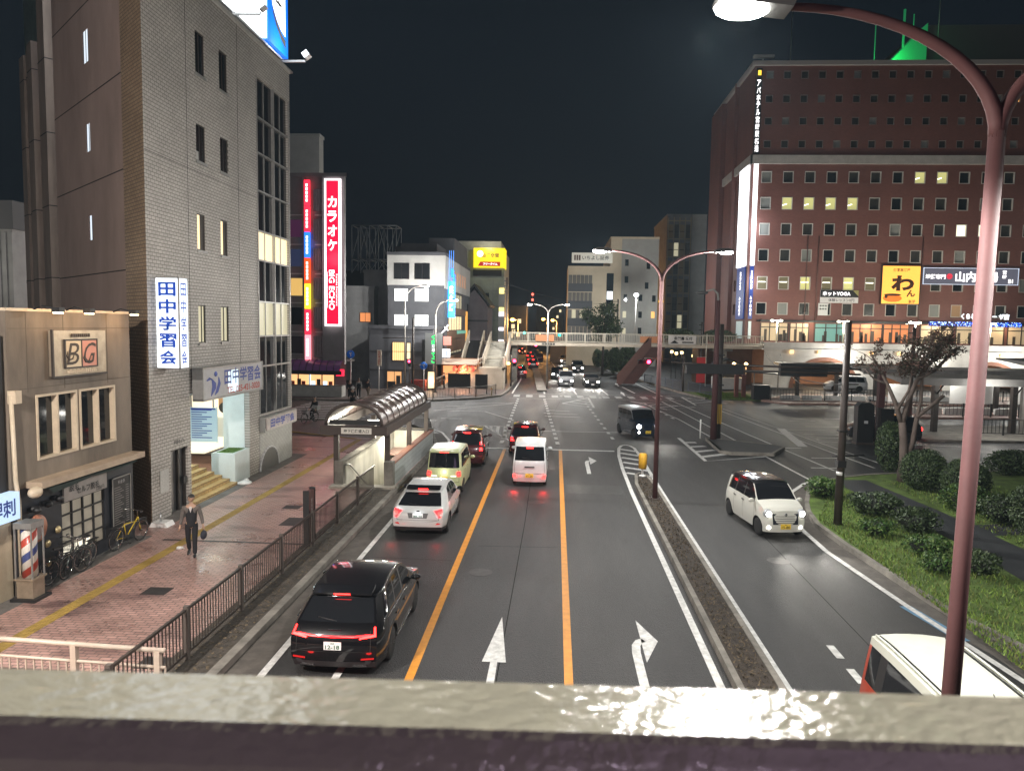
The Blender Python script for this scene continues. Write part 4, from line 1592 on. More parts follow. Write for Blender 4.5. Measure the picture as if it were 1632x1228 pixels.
q.build('teal_strip', glow('teal_strip_light', (.05, .5, .42), .4), wb_)
q = MB()
q.box(1, 5, 2, 9, 14.4, 15.6)
q.box(6.2 - 3.3, 6.0, 9, 22, 14.4, 17.0)
q.build('rooftop_plant', M_dgrey, wb_)
bs = thing('blue_blade_sign', 'glowing blue vertical sign on the corner of the white block', 'sign', (-11.75, 82.5, 7.5))
q = MB()
q.box(-.3, .45, -.3, .3, 0, 4.0)
q.build('light_box', glow('sky_blue_sign', (.02, .42, 1.0), 1.6), bs)
text_column('英会話', face_my((.08, -.31, 2.1)), .48, 2.9, M_sw, bs, bold=.03)
q = MB()
for x in (-.2, 0, .25):
 q.tube([(x, 0, 4.0), (x, 0, 7.4)], .025, 5)
q.build('light_tubes', glow('blue_tube', (.1, .35, 1.0), 1.5), bs)
bl = thing('blue_logo', 'blue neon scribble logo at the roof corner of the white block', 'sign', (-11.9, 83, 11.9))
q = MB(face_px((0, 0, 0)))
q.tube([(0, .9, .1), (.6, 1.1, .1), (.3, .4, .1), (1.4, .9, .1), (1.0, .2, .1), (2.4, .5, .1), (2, -.2, .1), (3, 0, .1)], .13, 6)
q.build('tube', glow('blue_neon', (.02, .25, 1.0), 1.6), bl)
gs = thing('green_sign', 'grey hanging sign panel with green and white glowing characters', 'sign', (-12.2, 73.2, 2.75))
q = MB()
q.box(-.75, .95, -.12, .12, 0, 3.1)
q.build('panel', pbr('sign_panel_grey', (.16, .17, .17), .5), gs)
text_column('くま', face_my((.1, -.125, 2.45)), .42, 1.0, glow('green_neon', (.02, 1, .15), 1.4), gs, bold=.03)
text_column('酒場', face_my((.1, -.125, 1.6)), .36, .8, glow('mint_neon', (.75, 1, .85), 1.6), gs, bold=.02)
text_column('てこ', face_my((.1, -.125, .65)), .42, 1.1, glow('green_neon', (.02, 1, .15), 1.4), gs, bold=.03)
lb = thing('lantern_box', 'upright glowing paper lantern box on the corner pavement', 'lantern', (-12.3, 73.3, .13))
q = MB()
q.box(-.32, .32, -.3, .3, .25, 1.85)
q.build('shade', glow('paper_lantern', (1.0, .72, .38), 1.1), lb)
q = MB()
for x in (-.36, .36):
 for y in (-.34, .34):
  q.box(x - .05, x + .05, y - .05, y + .05, 0, 2.3)
q.box(-.42, .42, -.4, .4, 1.87, 1.95)
q.build('frame', M_black, lb)
point_light('lantern_light', (0, -.7, 1), 60, (1, .6, .3), .3, lb)
rb = thing('red_shop', 'small warm lit eating shop with a pale awning and red lanterns', 'building', (-11.9, 76, .13))
q = MB()
q.box(0, 3.9, 1, 6, 0, 2.9)
q.build('wall', pbr('shop_wood', (.30, .13, .06), .7, 0, .3, 1), rb)
q = MB(face_my((0, .98, 0)))
q.box(.2, 1.5, 0, 2.3, 0, .02, 0)
q.box(1.9, 3.7, 0.6, 2.2, 0, .02, 0)
q.build('lit_front', glow('shop_front_glow', (1, .42, .16), .8), rb)
q = MB()
q.prism([(-.7, 2.5), (1.2, 2.95), (1.2, 3.03), (-.7, 2.58)], -.2, 3.9, 0, axis='x')
q.build('awning', pbr('pale_awning', (.36, .26, .2), .7), rb)
for k in range(4):
 q = MB()
 q.ball((1.5 + k * .62, .1, 2.05), (.22, .22, .3), 0, 10, 8)
 tag(q.build('hanging_lantern', glow('red_lantern', (1, .08, .05), 1.3), rb))
point_light('shop_front_light', (2.5, -.4, 1.9), 220, (1, .45, .22), .4, rb)
sgn = thing('clock_sign', 'small glowing white square sign with a dark mark above the red lanterns', 'sign', (-11.2, 75.6, 3.35))
q = MB()
q.box(-.4, .4, -.1, .1, 0, .85)
q.build('light_box', M_litcool, sgn)
text('1', face_my((0, -.105, .42)), .3, .55, M_bluepaint, sgn, bold=.04)
sgn = thing('scroll_sign', 'small pink striped sign panel with a white brush mark above it', 'sign', (-11.1, 75.6, 4.6))
q = MB()
q.box(-.4, .4, -.08, .08, 0, .9)
q.build('panel', pbr('pink_panel', (.5, .16, .13), .5, emit=(1, .3, .25), estr=.25), sgn)
q = MB(face_my((0, -.09, 0)))
q.tube([(-.6, 1.2, 0), (-.2, 1.6, 0), (.1, 2.1, 0)], .06, 5)
q.tube([(-.3, 1.9, 0), (.1, 1.5, 0)], .05, 5)
q.build('brush_mark', M_sw, sgn)

# open truss frame and farther blocks
tr = thing('roof_truss', 'open steel lattice frame of an empty rooftop billboard', 'frame', (-30.6, 110, 14.2))
q = MB()
for y in (0, 3.5):
 for z in (2.0, 7.0):
  q.tube([(0, y, z), (6.7, y, z - .0)], .07, 5)
 for k in range(6):
  x = k * 1.34
  q.tube([(x, y, 0), (x, y, 7.0)], .06, 5)
  if k < 5:
   q.tube([(x, y, 2 + (k % 2) * 5), (x + 1.34, y, 7 - (k % 2) * 5)], .04, 5)
   q.tube([(x, y, (k % 2) * 2), (x + 1.34, y, 2 - (k % 2) * 2)], .04, 5)
for k in range(6):
 q.tube([(k * 1.34, 0, 7), (k * 1.34, 3.5, 7)], .05, 5)
 q.tube([(k * 1.34, 0, 2), (k * 1.34, 3.5, 2)], .05, 5)
q.build('lattice', pbr('galvanised_grey', (.55, .56, .58), .6, .1), tr)
building('truss_base_block', 'dark flat roofed block under the steel lattice frame', -32, -22, 111, 120, 14.2, M_dgrey)
gb = thing('gabled_house', 'dark gabled house squeezed between the white block and the yellow billboard tower', 'house', (-13.6, 106, 0))
q = MB()
q.prism([(0, 0), (3.8, 0), (3.8, 9.5), (1.9, 11.8), (0, 10)], 0, 8, 0, axis='y')
q.build('wall', pbr('violet_grey_wall', (.15, .13, .14), .8, 0, .3, .6), gb)
q = MB()
q.prism([(-.3, 9.7), (1.9, 12.2), (4.2, 9.3), (4.2, 9.6), (1.9, 12.6), (-.3, 10.1)], -.3, 8, 0, axis='y')
q.box(-.2, 3.9, -.6, 0, 7.2, 7.45)
q.build('roof', M_black, gb)
q = MB(face_my((0, -.02, 0)))
for k in range(6):
 q.box(.6 + k * .42, .85 + k * .42, 4.2, 4.4, 0, .1)
q.build('lamp_row', glow('white_spot_row', (1, .95, .95), 4), gb)
yb = thing('yellow_billboard_tower', 'pale green tiled tower with a yellow lit billboard round its top', 'building', (-16.5, 120, 0))
q = MB()
q.box(0, 8, 0, 12, 0, 18.6)
q.build('wall', pbr('pale_green_tile', (.33, .36, .30), .7, 0, .3, .4), yb)
q = MB()
q.box(3.0, 7.6, -.12, -.02, 14.6, 15.6)
q.build('dark_band', M_black, yb)
q = MB()
for z in (2.5, 5, 7.5, 9.7, 12.2):
 q.box(0, 8.02, -.03, 0, z, z + .08)
for x in (2.2, 4.2, 6.2):
 q.box(x, x + .08, -.03, 0, 0, 14)
q.build('panel_seam', M_mgrey, yb)
q = MB()
for z in (5.7, 10.3):
 q.box(4.6, 5.6, -.05, .0, z, z + 1.6)
q.build('window', M_glassd, yb)
q = MB()
q.box(.5, 7.4, .4, 10, 18.6, 20.2)
q.build('roof_house', M_mgrey, yb)
q = MB()
q.box(7.2, 8.2, -.5, -.12, 1.0, 13.0)
q.build('sign_column', M_lgrey, yb)
q = MB(face_my((7.7, -.52, 0)))
for z, hh in ((11.8, .9), (9.0, .6)):
 q.box(-.4, .4, z, z + hh, 0, .05)
q.build('column_panel_yellow', glow('small_yellow_sign', (1, .85, .25), 1.2), yb)
q = MB(face_my((7.7, -.52, 0)))
for z, hh in ((8.2, .7), (5.9, .5), (1.3, 2.0), (3.6, .8)):
 q.box(-.4, .4, z, z + hh, 0, .05)
q.build('column_panel_white', glow('small_white_sign', (.95, .9, 1), 1.5), yb)
ybs = thing('yellow_billboard', 'bright yellow floodlit billboard with a red ribbon banner', 'billboard', (-13.4, 119.5, 15.9))
q = MB()
q.box(0, 4.7, -.2, 0, 0, 3.1)
q.box(4.7, 5.0, -.2, 4, 0, 3.1)
q.build('panel', glow('yellow_board', (.95, .72, .01), .85), ybs)
text('自遊空間', face_my((2.75, -.21, 1.95)), 3.0, .7, pbr('brown_ink', (.2, .08, .02), .5), ybs, bold=.03)
q = MB(face_my((0, -.21, 0)))
q.add([(.7, .25, .01), (4.3, .25, .01), (4.3, .95, .01), (1.1, .95, .01)], [(0, 1, 2, 3)])
q.build('ribbon', glow('red_ribbon', (.45, .02, .01), .6), ybs)
text('フリータイム', face_my((2.7, -.225, .6)), 2.6, .36, M_sw, ybs, bold=.02)
q = MB(face_my((1.05, -.21, 2.2)))
q.lathe([(.0, .01), (.5, .01)], 14)
q.build('white_disc', M_sw, ybs)
point_light('billboard_spot', (2.4, -2, 3.6), 300, (1, .95, .7), .3, ybs)

# distant dark skyline left and right of the vanishing point
for i, (x, y, w_, h, lab) in enumerate(((-13, 175, 6, 11, 'dark far block with a faint roof sign at the end of the street'), (-20, 240, 10, 13, 'low dark block far down the street'), (-8, 300, 11, 15, 'dark distant office block over the street end'),
                                       (5, 330, 12, 13, 'wide dark distant block right of the street end'), (-40, 210, 14, 16, 'dark distant block behind the steel lattice'))):
 o = building('distant_building', lab, x, x + w_, y, y + 10, h, M_dgrey)
 q = MB(face_my((0, -.02, 0)))
 rr = random.Random(i)
 for k in range(5):
  a, b = rr.uniform(.6, w_ - 1.4), rr.uniform(2, h - 2)
  q.box(a, a + .8, b, b + 1.0, 0, .05)
 q.build('lit_windows', M_lit, o)
tw = thing('red_mast', 'distant mast with two red aviation lamps', 'mast', (-9.6, 300, 14))
q = MB()
q.tube([(0, 0, 0), (0, 0, 7)], [.5, .3], 6)
q.build('pole', M_dgrey, tw)
q = MB()
for z in (3.2, 5.4):
 q.ball((0, -.5, z), .5, 0, 8, 6)
q.build('warning_lamp', glow('aviation_red', (1, .12, .08), 3), tw)

# ================================================================ footbridge across the far side of the junction
fb = thing('footbridge', 'pale steel pedestrian bridge with barred railing spanning the far road', 'footbridge', (0, 88, 0))
M_fb = pbr('cream_steel', (.46, .40, .32), .55, 0, .25, .8)
q = MB()
q.box(-9, 24.2, 0, 3, 4.42, 4.78)
q.build('deck', M_fb, fb)
q = MB()
for y in (0.02, 2.95):
 q.box(-5.6, 24.2, y - .04, y + .04, 5.86, 5.95)
 q.box(-5.6, 24.2, y - .03, y + .03, 4.88, 4.94)
 for k in range(14):
  q.box(-5.6 + k * 2.28 - .05, -5.6 + k * 2.28 + .05, y - .05, y + .05, 4.78, 5.95)
q.build('railing', M_cfence, fb)
q = MB()
for k in range(150):
 x = -5.5 + k * .197
 q.box(x - .02, x + .02, 0, .04, 4.9, 5.88)
o = q.build('baluster', M_cfence, fb)
o['kind'] = 'stuff'
q = MB()
q.box(19.1, 20.2, .8, 2.2, 0, 4.42)
q.box(-5.2, -4.6, .8, 2.2, 0, 4.42)
q.box(18.5, 20.8, .5, 2.5, 4.1, 4.42)
q.build('pier', M_conc, fb)
q = MB()
q.prism([(11.0, 4.5), (12.6, 4.5), (9.2, .2), (7.7, .2)], -1.9, -.1, 0, axis='y')
for k in range(2):
 y = -1.95 + k * 1.8
 q.prism([(11.0, 4.5), (11.0, 5.7), (7.3, 1.1), (7.3, .1), (7.7, .1)], y, y + .06, 1, axis='y')
q.build('side_stair', [pbr('stair_red_steel', (.06, .02, .015), .7, 0, .3, 2), pbr('red_brown_stringer', (.085, .036, .027), .7)], fb)
q = MB(face_my((6.8, -.03, 0)))
for k in range(5):
 q.box(-8.4 + k * .32, -8.15 + k * .32, 4.5, 4.72, 0, .012)
q.build('deck_name_marks', M_black, fb)
bn = thing('bridge_banner', 'white cloth banner with black characters tied to the bridge railing', 'banner', (13.2, 87.88, 4.85))
q = MB()
q.box(0, 3.2, -.04, 0, 0, 1.0)
q.build('cloth', pbr('banner_cloth', (.6, .58, .55), .8), bn)
text('年賀書 受付', face_my((1.7, -.045, .68)), 2.4, .4, M_black, bn, bold=.03)
q = MB(face_my((0, -.045, 0)))
q.prism([(.2, .1), (.7, .45), (1.2, .1)], 0, .004)
q.box(1.6, 2.9, .15, .3, 0, .004)
q.build('print', M_black, bn)
for (x0, w_, lab) in ((-2.4, 2.2, 'amber road sign back on the railing of the bridge, longest panel'), (9.9, 2.0, 'orange banner on the bridge railing beside the white cloth banner')):
 p = thing('railing_banner', lab, 'banner', (x0, 87.88, 4.95))
 q = MB()
 q.box(0, w_, -.03, 0, 0, .75)
 q.build('cloth', pbr('orange_cloth', (.48, .20, .09), .7), p)
# stairs at its western end
st = thing('bridge_stairs', 'pale concrete stairs with steel handrails climbing from the corner to the bridge', 'stairs', (-9.6, 75.6, 0))
q = MB()
for i in range(15):
 z0, z1 = 2.35 + i * .16, 2.35 + (i + 1) * .16
 q.box(2.0, 4.2, 3.2 + i * .62, 12.6, z0, z1)
q.build('upper_steps', pbr('stair_concrete', (.40, .38, .33), .8, 0, .3, 1.2), st)
q = MB()
for x in (1.85, 4.2):
 q.prism([(3.0, 2.2), (3.0, 3.5), (12.5, 6.0), (12.5, 4.4)], x, x + .15, 0, axis='x')
q.box(1.9, 4.3, .4, 3.2, 2.1, 2.35)
q.box(4.15, 4.3, .4, 3.2, 0, 3.4)
q.box(1.9, 4.2, .42, .5, 0, 2.1)
q.build('parapet', M_fb, st)
q = MB()
for i in range(14):
 q.box(-2.6 + i * .32, 2.0, .5, 2.6, .06 + i * .16, .06 + (i + 1) * .16)
q.build('lower_steps', pbr('stair_concrete', (.40, .38, .33), .8), st)
q = MB()
for y in (.45, 2.6):
 q.tube([(-3.0, y, 1.0), (-2.6, y, 1.15), (1.9, y, 3.3), (4.2, y, 3.35)], .04, 6)
 q.tube([(-2.6, y, .7), (1.9, y, 2.85)], .03, 6)
 for k in range(22):
  x = -2.6 + k * .205
  z = (x + 2.6) * .477
  q.tube([(x, y, z + .1), (x, y, z + 1.15)], .016, 4)
q.build('handrail', M_cfence, st)
es = thing('escalator', 'covered escalator with dark sides and pale sloping rails beside the bridge stairs', 'escalator', (-10.6, 79, 0))
q = MB()
q.prism([(0, 0), (0, .4), (10, 4.9), (10, 3.9), (2, 0)], .3, 1.9, 0, axis='x')
q.build('truss', M_black, es)
q = MB()
for x in (.1, 1.9):
 q.prism([(-.4, .3), (-.4, 1.5), (10, 6.1), (10, 4.9)], x, x + .18, 0, axis='x')
q.build('balustrade', M_fb, es)
q = MB()
for x in (.2, 2.0):
 q.tube([(x, -1.4, 0), (x, -1.4, 1.0), (x, -.4, 1.15), (x, -.4, .1)], .04, 6)
q.build('guide_rail', M_cfence, es)
# ================================================================ big red brick hotel
M_hb = brick('hotel_brick', (.21, .078, .064), (.178, .066, .055), (.135, .073, .062), .3, .09, 'xz', .01, .65, .1, .22, .12)
M_hbs = brick('hotel_brick_side', (.21, .078, .064), (.178, .066, .055), (.135, .073, .062), .3, .09, 'yz', .01, .65, .1, .22, .12)
M_frame = pbr('white_window_frame', (.50, .47, .44), .5)
HX, HY = 25.0, 100.0
ht = thing('hotel_building', 'huge dark red brick hotel and bank block with rows of small square windows', 'building', (HX, HY, 0))
hcols = [1.3 + 2.77 * k for k in range(13)]
M_hg = pbr('hotel_pane', (.055, .055, .052), .25, 0, .5, .4)
hrows = [(25.75, 1.5), (22.35, 1.6), (19.05, 1.55), (15.65, 1.6), (12.0, 1.7), (8.7, 1.6)]
hw = [(x, z, x + 1.34, z + h) for (z, h) in hrows for x in hcols]
ucols = [1.4 + 2.2 * k for k in range(17)]
urows = [38.9, 35.9, 33.1, 30.2]
uw = [(x, z, x + .95, z + 1.0) for z in urows for x in ucols]
q = MB()
q.holes(40, 40.8, hw + uw, .25, 0, M=face_my((0, 0, 0)), v0=5.0)
q.box(0.01, 40, 8, 24, 0, 40.8, 0)
q.box(0.01, 40, .02, 8, 40.5, 40.8, 0)
q.build('front_wall', M_hb, ht)
q = MB()
sidew = [(2.5 + 2.3 * k, z, 3.6 + 2.3 * k, z + 1.5) for k in range(8) for (z, h) in hrows[:]]
q.holes(23.5, 40.8, sidew, .25, 0, M=Matrix.Translation((0, 0, 0)) @ frame((0, 23.5, 0), (0, -1, 0), (0, 0, 1)), v0=0)
q.box(-.5, 0, 8.5, 8.9, 5, 41, 0)
q.box(-.7, 0, 16, 23.5, 5, 40.4, 0)
q.build('side_wall', M_hbs, ht)
q = MB()
q.box(-.25, 40, -.3, -.003, 28.15, 29.25)
q.box(-.3, -.003, -.3, 23.5, 28.15, 29.25)
q.build('white_band', pbr('pale_band', (.44, .42, .40), .6, 0, .2, 1), ht)
q = MB()
q.box(-.4, 40, -.4, -.003, 40.5, 41.05)
q.box(-.4, -.003, -.003, 23.5, 40.5, 41.05)
q.build('cornice', pbr('pale_cornice', (.36, .34, .33), .6), ht)
q = MB()
q.box(1.2, 1.55, -.02, -.002, 5, 28, 0)
for x in (7.6, 9.0, 22.2):
 q = MB()
 q.tube([(x, -.06, 5.5), (x, -.06, 19)], .06, 6)
 q.build('drain_pipe', pbr('pipe_brown', (.13, .07, .06), .5), ht)
M_yl = glow('greenish_office_light', (.85, .82, .32), .38)
M_wl = glow('bright_office_light', (1, .96, .72), 1.0)
M_am = glow('amber_room', (1, .5, .14), .75)
M_blind2 = pbr('grey_blind', (.24, .25, .24), .7)
M_tube = glow('ceiling_tube', (1, .98, .85), 2.2)
lit = {(0, 7): M_yl, (0, 8): M_yl, (1, 1): M_yl, (1, 2): M_yl, (1, 3): M_yl, (1, 4): M_yl, (2, 9): M_wl, (2, 10): M_wl}
base_pane = base_frame = None
pm_, fm_ = {}, None
for r_, (z, h) in enumerate(hrows):
 for c_, x in enumerate(hcols):
  mt = lit.get((r_, c_), M_blind2 if (r_ * 5 + c_ * 3) % 7 in (0,) or c_ == 0 and r_ < 3 else (M_hg if (r_ * 3 + c_ * 7) % 3 else M_glassd))
  if r_ == 4 and c_ < 6:
   mt = M_yl if c_ in (2, 4) else pbr('office_interior', (.10, .085, .05), .5, emit=(.7, .6, .3), estr=.08)
  if r_ == 5 and c_ in (8, 9):
   mt = M_blind2 if c_ == 8 else M_am if False else pbr('tan_blind', (.42, .26, .14), .7)
  key = (mt.name, h)
  if key not in pm_:
   b_ = MB()
   b_.box(0, 1.34, .2, .24, 0, h)
   pm_[key] = b_.mesh('window', mt)
   b_ = MB()
   t = .07
   for (a, b, c, d) in ((0, 0, t, h), (1.34 - t, 0, 1.34, h), (t, 0, 1.34 - t, t), (t, h - t, 1.34 - t, h)):
    b_.box(a, c, -.05, .2, b, d)
   pm_[('f', h)] = b_.mesh('frame', M_frame)
  w_ = bpy.data.objects.new('window', pm_[key])
  COL.objects.link(w_)
  w_.parent = ht
  w_.location = (x, 0, z)
  if mt in (M_yl, M_wl):
   w_['label'] = 'lit office window'
  f_ = bpy.data.objects.new('frame', pm_[('f', h)])
  COL.objects.link(f_)
  f_.parent = w_
  if mt in (M_yl,) or r_ == 4 and c_ < 7:
   if 'tube' not in pm_:
    b_ = MB()
    b_.box(.2, 1.15, .17, .2, .95, 1.05)
    pm_['tube'] = b_.mesh('ceiling_lamp', M_tube)
   l_ = bpy.data.objects.new('ceiling_lamp', pm_['tube'])
   COL.objects.link(l_)
   l_.parent = w_
   if r_ < 4:
    l_.rotation_euler = (0, R(-18), 0)
    l_.location = (-.1, 0, -.55)
q = MB()
for i, (a, b, c, d) in enumerate(uw):
 k = 2 if i in (14 + 17, 16 + 17, 16 + 34 + 17 - 1, 15 + 51) else (1 if (i * 7) % 5 == 0 else 0)
 q.box(a, c, .2, .24, b, d, k)
 t = .06
 for (e, f, g_, h) in ((a, b, a + t, d), (c - t, b, c, d), (a + t, b, c - t, b + t), (a + t, d - t, c - t, d)):
  q.box(e, g_, -.03, .2, f, h, 3)
o = q.build('hotel_room_windows', [M_hg, M_blind2, M_am, pbr('dull_frame', (.2, .15, .14), .5)], ht)
o['kind'] = 'stuff'
q = MB()
for (a, b, c, d) in sidew:
 q.box(.2, .24, 23.5 - c, 23.5 - a, b, d)
o = q.build('side_windows', M_glassd, ht)
o['kind'] = 'stuff'
# ground floor on deck level
q = MB()
q.box(0, 2.2, -.0, .1, 0, 5, 0)
q.box(0, 40, .6, .7, 0, 5, 0)
q.build('base_wall', M_hb, ht)
q = MB()
q.box(1.5, 40, -2.0, -.02, 7.75, 8.0)
q.build('entrance_canopy', M_black, ht)
M_int = glow('shop_interior_light', (1, .78, .50), .13)
M_into = glow('orange_shop_interior', (1, .33, .12), .26)
M_tealp = pbr('teal_poster', (.12, .28, .27), .5, emit=(.3, .8, .75), estr=.07)
fr = [(2.0, 5.5, M_int), (5.8, 8.2, M_int), (9.0, 13.2, M_tealp), (13.4, 17.6, M_into), (17.8, 21.0, M_into), (22.5, 26.5, M_int), (27, 33, M_int), (33.5, 38.6, M_int)]
for (a, b, mt) in fr:
 p = MB()
 p.box(a, b, -.1, -.05, 5.3, 7.6)
 so = p.build('shop_window', mt, ht)
 p = MB()
 for k in range(4):
  x = lerp(a, b, k / 3)
  p.box(x - .06, x + .06, -.16, -.1, 5.2, 7.6)
 p.box(a, b, -.2, -.16, 7.0, 7.12)
 p.build('frame', M_aludark, so)
 p = MB()
 for k in range(5):
  x = rnd.uniform(a + .2, b - .4)
  p.box(x, x + .35, -.14, -.1, 5.3, 5.3 + rnd.uniform(.6, 1.6))
 p.build('display', pbr('shop_shadow', (.06, .045, .035), .6), so)
q = MB()
for k in range(14):
 q.box(20 + k * 1.4, 20.2 + k * 1.4, -1.6, -1.4, 7.70, 7.75)
q.build('downlight', glow('canopy_downlight', (1, .85, .6), 5), ht)
for x in (8, 16, 24, 33):
 point_light('canopy_light', (x, -1.2, 7.5), 110, (1, .72, .45), .3, ht)
# roof
q = MB()
q.box(22.4, 40, 3, 20, 41, 46.6)
q.build('penthouse', pbr('roof_grey', (.13, .13, .135), .8), ht)
q = MB()
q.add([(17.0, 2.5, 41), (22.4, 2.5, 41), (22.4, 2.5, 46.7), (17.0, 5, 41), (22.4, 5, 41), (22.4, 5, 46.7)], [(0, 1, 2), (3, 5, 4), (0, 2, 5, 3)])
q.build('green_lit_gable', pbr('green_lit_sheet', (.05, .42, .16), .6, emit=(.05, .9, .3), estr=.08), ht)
for x, h in ((5.2, 5.2), (19.6, 3.6), (20.8, 3.0), (16.0, 1.6), (24, 8)):
 q = MB()
 q.tube([(x, 3, 41 if x < 20 else 45), (x, 3, 41 + 4 + h)], .07 if x != 19.6 else .16, 5, 0 if x in (5.2, 24) else 1)
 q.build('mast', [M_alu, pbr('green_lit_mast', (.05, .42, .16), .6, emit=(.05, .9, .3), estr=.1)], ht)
point_light('green_roof_light', (18.0, 0.6, 42), 260, (.1, 1, .35), .3, ht)
q = MB()
q.tube([(1.0, .5, 41), (1.0, .5, 42)], .08, 6)
q.box(-.2, 2.4, .2, .8, 41.7, 42.0)
q.build('roof_lamp', M_lgrey, ht)
# signs on the hotel
def flat_sign(name, label, M, w_, h_, mat, d=.15, cat='sign'):
 o = thing(name, label, cat)
 o.matrix_world = M
 q = MB()
 q.box(0, w_, 0, h_, 0, d)
 q.build('panel', mat, o)
 return o


I4 = Matrix.Identity(4)
T3 = lambda x, y, z=0: Matrix.Translation((x, y, z))
M_navy = pbr('navy_sign', (.012, .03, .15), .45, emit=(.01, .05, .35), estr=.25)
for M_, w_, lab in ((frame((HX - .02, HY + 4.9, 8.1), (0, -1, 0), (0, 0, 1)), 4.2, 'wide navy bank sign panel under a broad white light strip'),
     (face_my((HX + .3, HY - .02, 8.1)), .5, 'narrow navy bank sign under a thin white light strip, facing the plaza')):
 s_ = flat_sign('bank_sign', lab, M_, w_, 6.9, M_navy)
 text('MIZUHO', T3(w_ / 2, 5.1, .155) @ Matrix.Rotation(R(-90), 4, 'Z'), 2.4, min(.75, w_ * .45), M_sw, s_, bold=.02, keep=False)
 text_column('みずほ銀行', T3(w_ / 2, 1.7, .155), min(.8, w_ * .5), 2.6, M_sw, s_, bold=.02)
 q = MB()
 q.box(.0, w_, 7.0, 20.0, .0, .3)
 q.build('light_strip', glow('white_light_strip', (.92, .96, 1), 2.2), s_)
 q = MB()
 for z in (9.5, 12, 14.5, 17):
  q.box(0, w_, z, z + .03, .3, .31)
 q.build('strip_joint', M_alu, s_)
 q = MB()
 q.box(w_ * .15, w_ * .9, -2.6, -.3, .05, .15)
 q.build('lower_panel', pbr('pale_atm_panel', (.5, .55, .55), .5, emit=(.7, .9, .9), estr=.2), s_)
for p_, c_ in (((HX - 1.2, HY + 2.3, 20), (.9, .95, 1)), ((HX + .5, HY - 1.6, 20), (.9, .95, 1)), ((HX + .5, HY - 1.6, 13), (.9, .95, 1))):
 point_light('strip_spill', p_, 300, c_, 1.0)
s_ = flat_sign('hotel_name_sign', 'vertical strip of white hotel name characters on the upper corner', face_my((HX + .1, HY - .02, 29.4)), .75, 10.8, M_black)
text_column('アパホテル宮崎駅橘通', T3(.37, 4.8, .155), .5, 9.2, M_sw, s_, bold=.02)
q = MB()
q.box(.2, .6, 9.9, 10.5, .15, .2)
q.build('crest', glow('orange_crest', (1, .6, .05), 1.2), s_)
s_ = flat_sign('pub_sign', 'glowing orange square pub sign with big brush characters', face_my((42.2, HY - .05, 10.35)), 4.75, 4.85, glow('orange_sign', (1.0, .43, .07), 1.0), .3)
q = MB()
for (a, b, c, d) in ((-.08, 4.83, -.08, 0), (-.08, 4.83, 4.85, 4.93), (-.08, 0, 0, 4.85), (4.75, 4.83, 0, 4.85)):
 q.box(a, b, c, d, 0, .34)
q.build('frame', M_black, s_)
M_bi = pbr('dark_brown_ink', (.06, .02, .008), .5)
text('個室居酒屋', T3(2.4, 4.35, .305), 3.2, .42, M_bi, s_, bold=.02)
text('わ', T3(2.6, 2.65, .305), 2.9, 2.0, M_bi, s_, bold=.05, keep=False)
text('ん', T3(3.7, 1.35, .305), 1.1, .9, M_bi, s_, bold=.04, keep=False)
text('B1F', T3(3.9, .3, .305), 1.1, .4, M_bi, s_, bold=.03)
q = MB()
q.ball((1.4, .7, .3), (1.2, .5, .02), 0, 16, 6)
q.build('pot_picture', glow('pot_orange', (.75, .16, .02), .8), s_)
q = MB()
q.ball((1.4, 1.15, .31), (1.1, .16, .02), 0, 16, 6)
q.ball((.6, .95, .31), (.2, .3, .02), 0, 10, 6)
q.build('pot_rim', M_bi, s_)
s_ = flat_sign('chicken_restaurant_sign', 'long charcoal restaurant sign with white brush characters and a pale border', face_my((47.35, HY - .05, 12.9)), 11.9, 2.15, pbr('charcoal_sign', (.035, .033, .04), .5, emit=(.3, .3, .4), estr=.22), .25)
q = MB()
for (a, b, c, d) in ((0, 11.9, 0, .07), (0, 11.9, 2.08, 2.15), (0, .07, 0, 2.15), (11.83, 11.9, 0, 2.15)):
 q.box(a, b, c, d, .2, .3)
q.build('border', pbr('pale_border', (.5, .52, .58), .4, emit=(.7, .8, 1), estr=.5), s_)
text('地鶏専門', T3(1.55, 1.0, .255), 2.5, .62, M_sw, s_, bold=.02)
q = MB()
q.lathe([(0, .26), (.38, .26)], 20)
q.build('red_seal', glow('red_seal', (.8, .06, .1), .6), s_)
s_.children[-1].location = (3.3, 1.05, 0)
text('山内農場', T3(6.7, 1.0, .255), 5.4, 1.35, M_sw, s_, bold=.03)
text_column('宮崎', T3(10.15, 1.35, .255), .5, 1.15, M_sw, s_)
text('B1', T3(10.95, .5, .255), .95, .5, M_sw, s_, bold=.03)
s_ = flat_sign('yoga_sign', 'black and white hot yoga sign board with a folded corner', face_my((34.5, HY - .05, 10.35)), 4.85, 1.65, pbr('white_board', (.52, .5, .5), .5, emit=(1, 1, 1), estr=.08), .12)
q = MB()
q.box(0, 4.85, .72, 1.65, .12, .13)
q.build('black_half', M_black, s_)
text('ホットYOGA', T3(2.05, 1.2, .135), 3.6, .55, M_sw, s_, bold=.02)
text('体験レッスン0円', T3(2.7, .36, .125), 3.6, .42, M_black, s_, bold=.01)
q = MB()
q.add([(4.1, 1.65, .136), (4.85, 1.65, .136), (4.85, .9, .136)], [(2, 1, 0)][::-1])
q.build('corner_flash', pbr('olive_flash', (.3, .27, .1), .5), s_)
s_ = flat_sign('plaza_name_sign', 'white glowing rounded shop name letters above the blue lit canopy edge', face_my((51.4, HY - 2.1, 8.3)), 6.0, .08, M_black, .1)
text('くらしセンター ザ店', T3(3.0, .5, .06), 5.9, .72, glow('bluish_white_letters', (.85, .93, 1), 2.2), s_, bold=.03, keep=False)
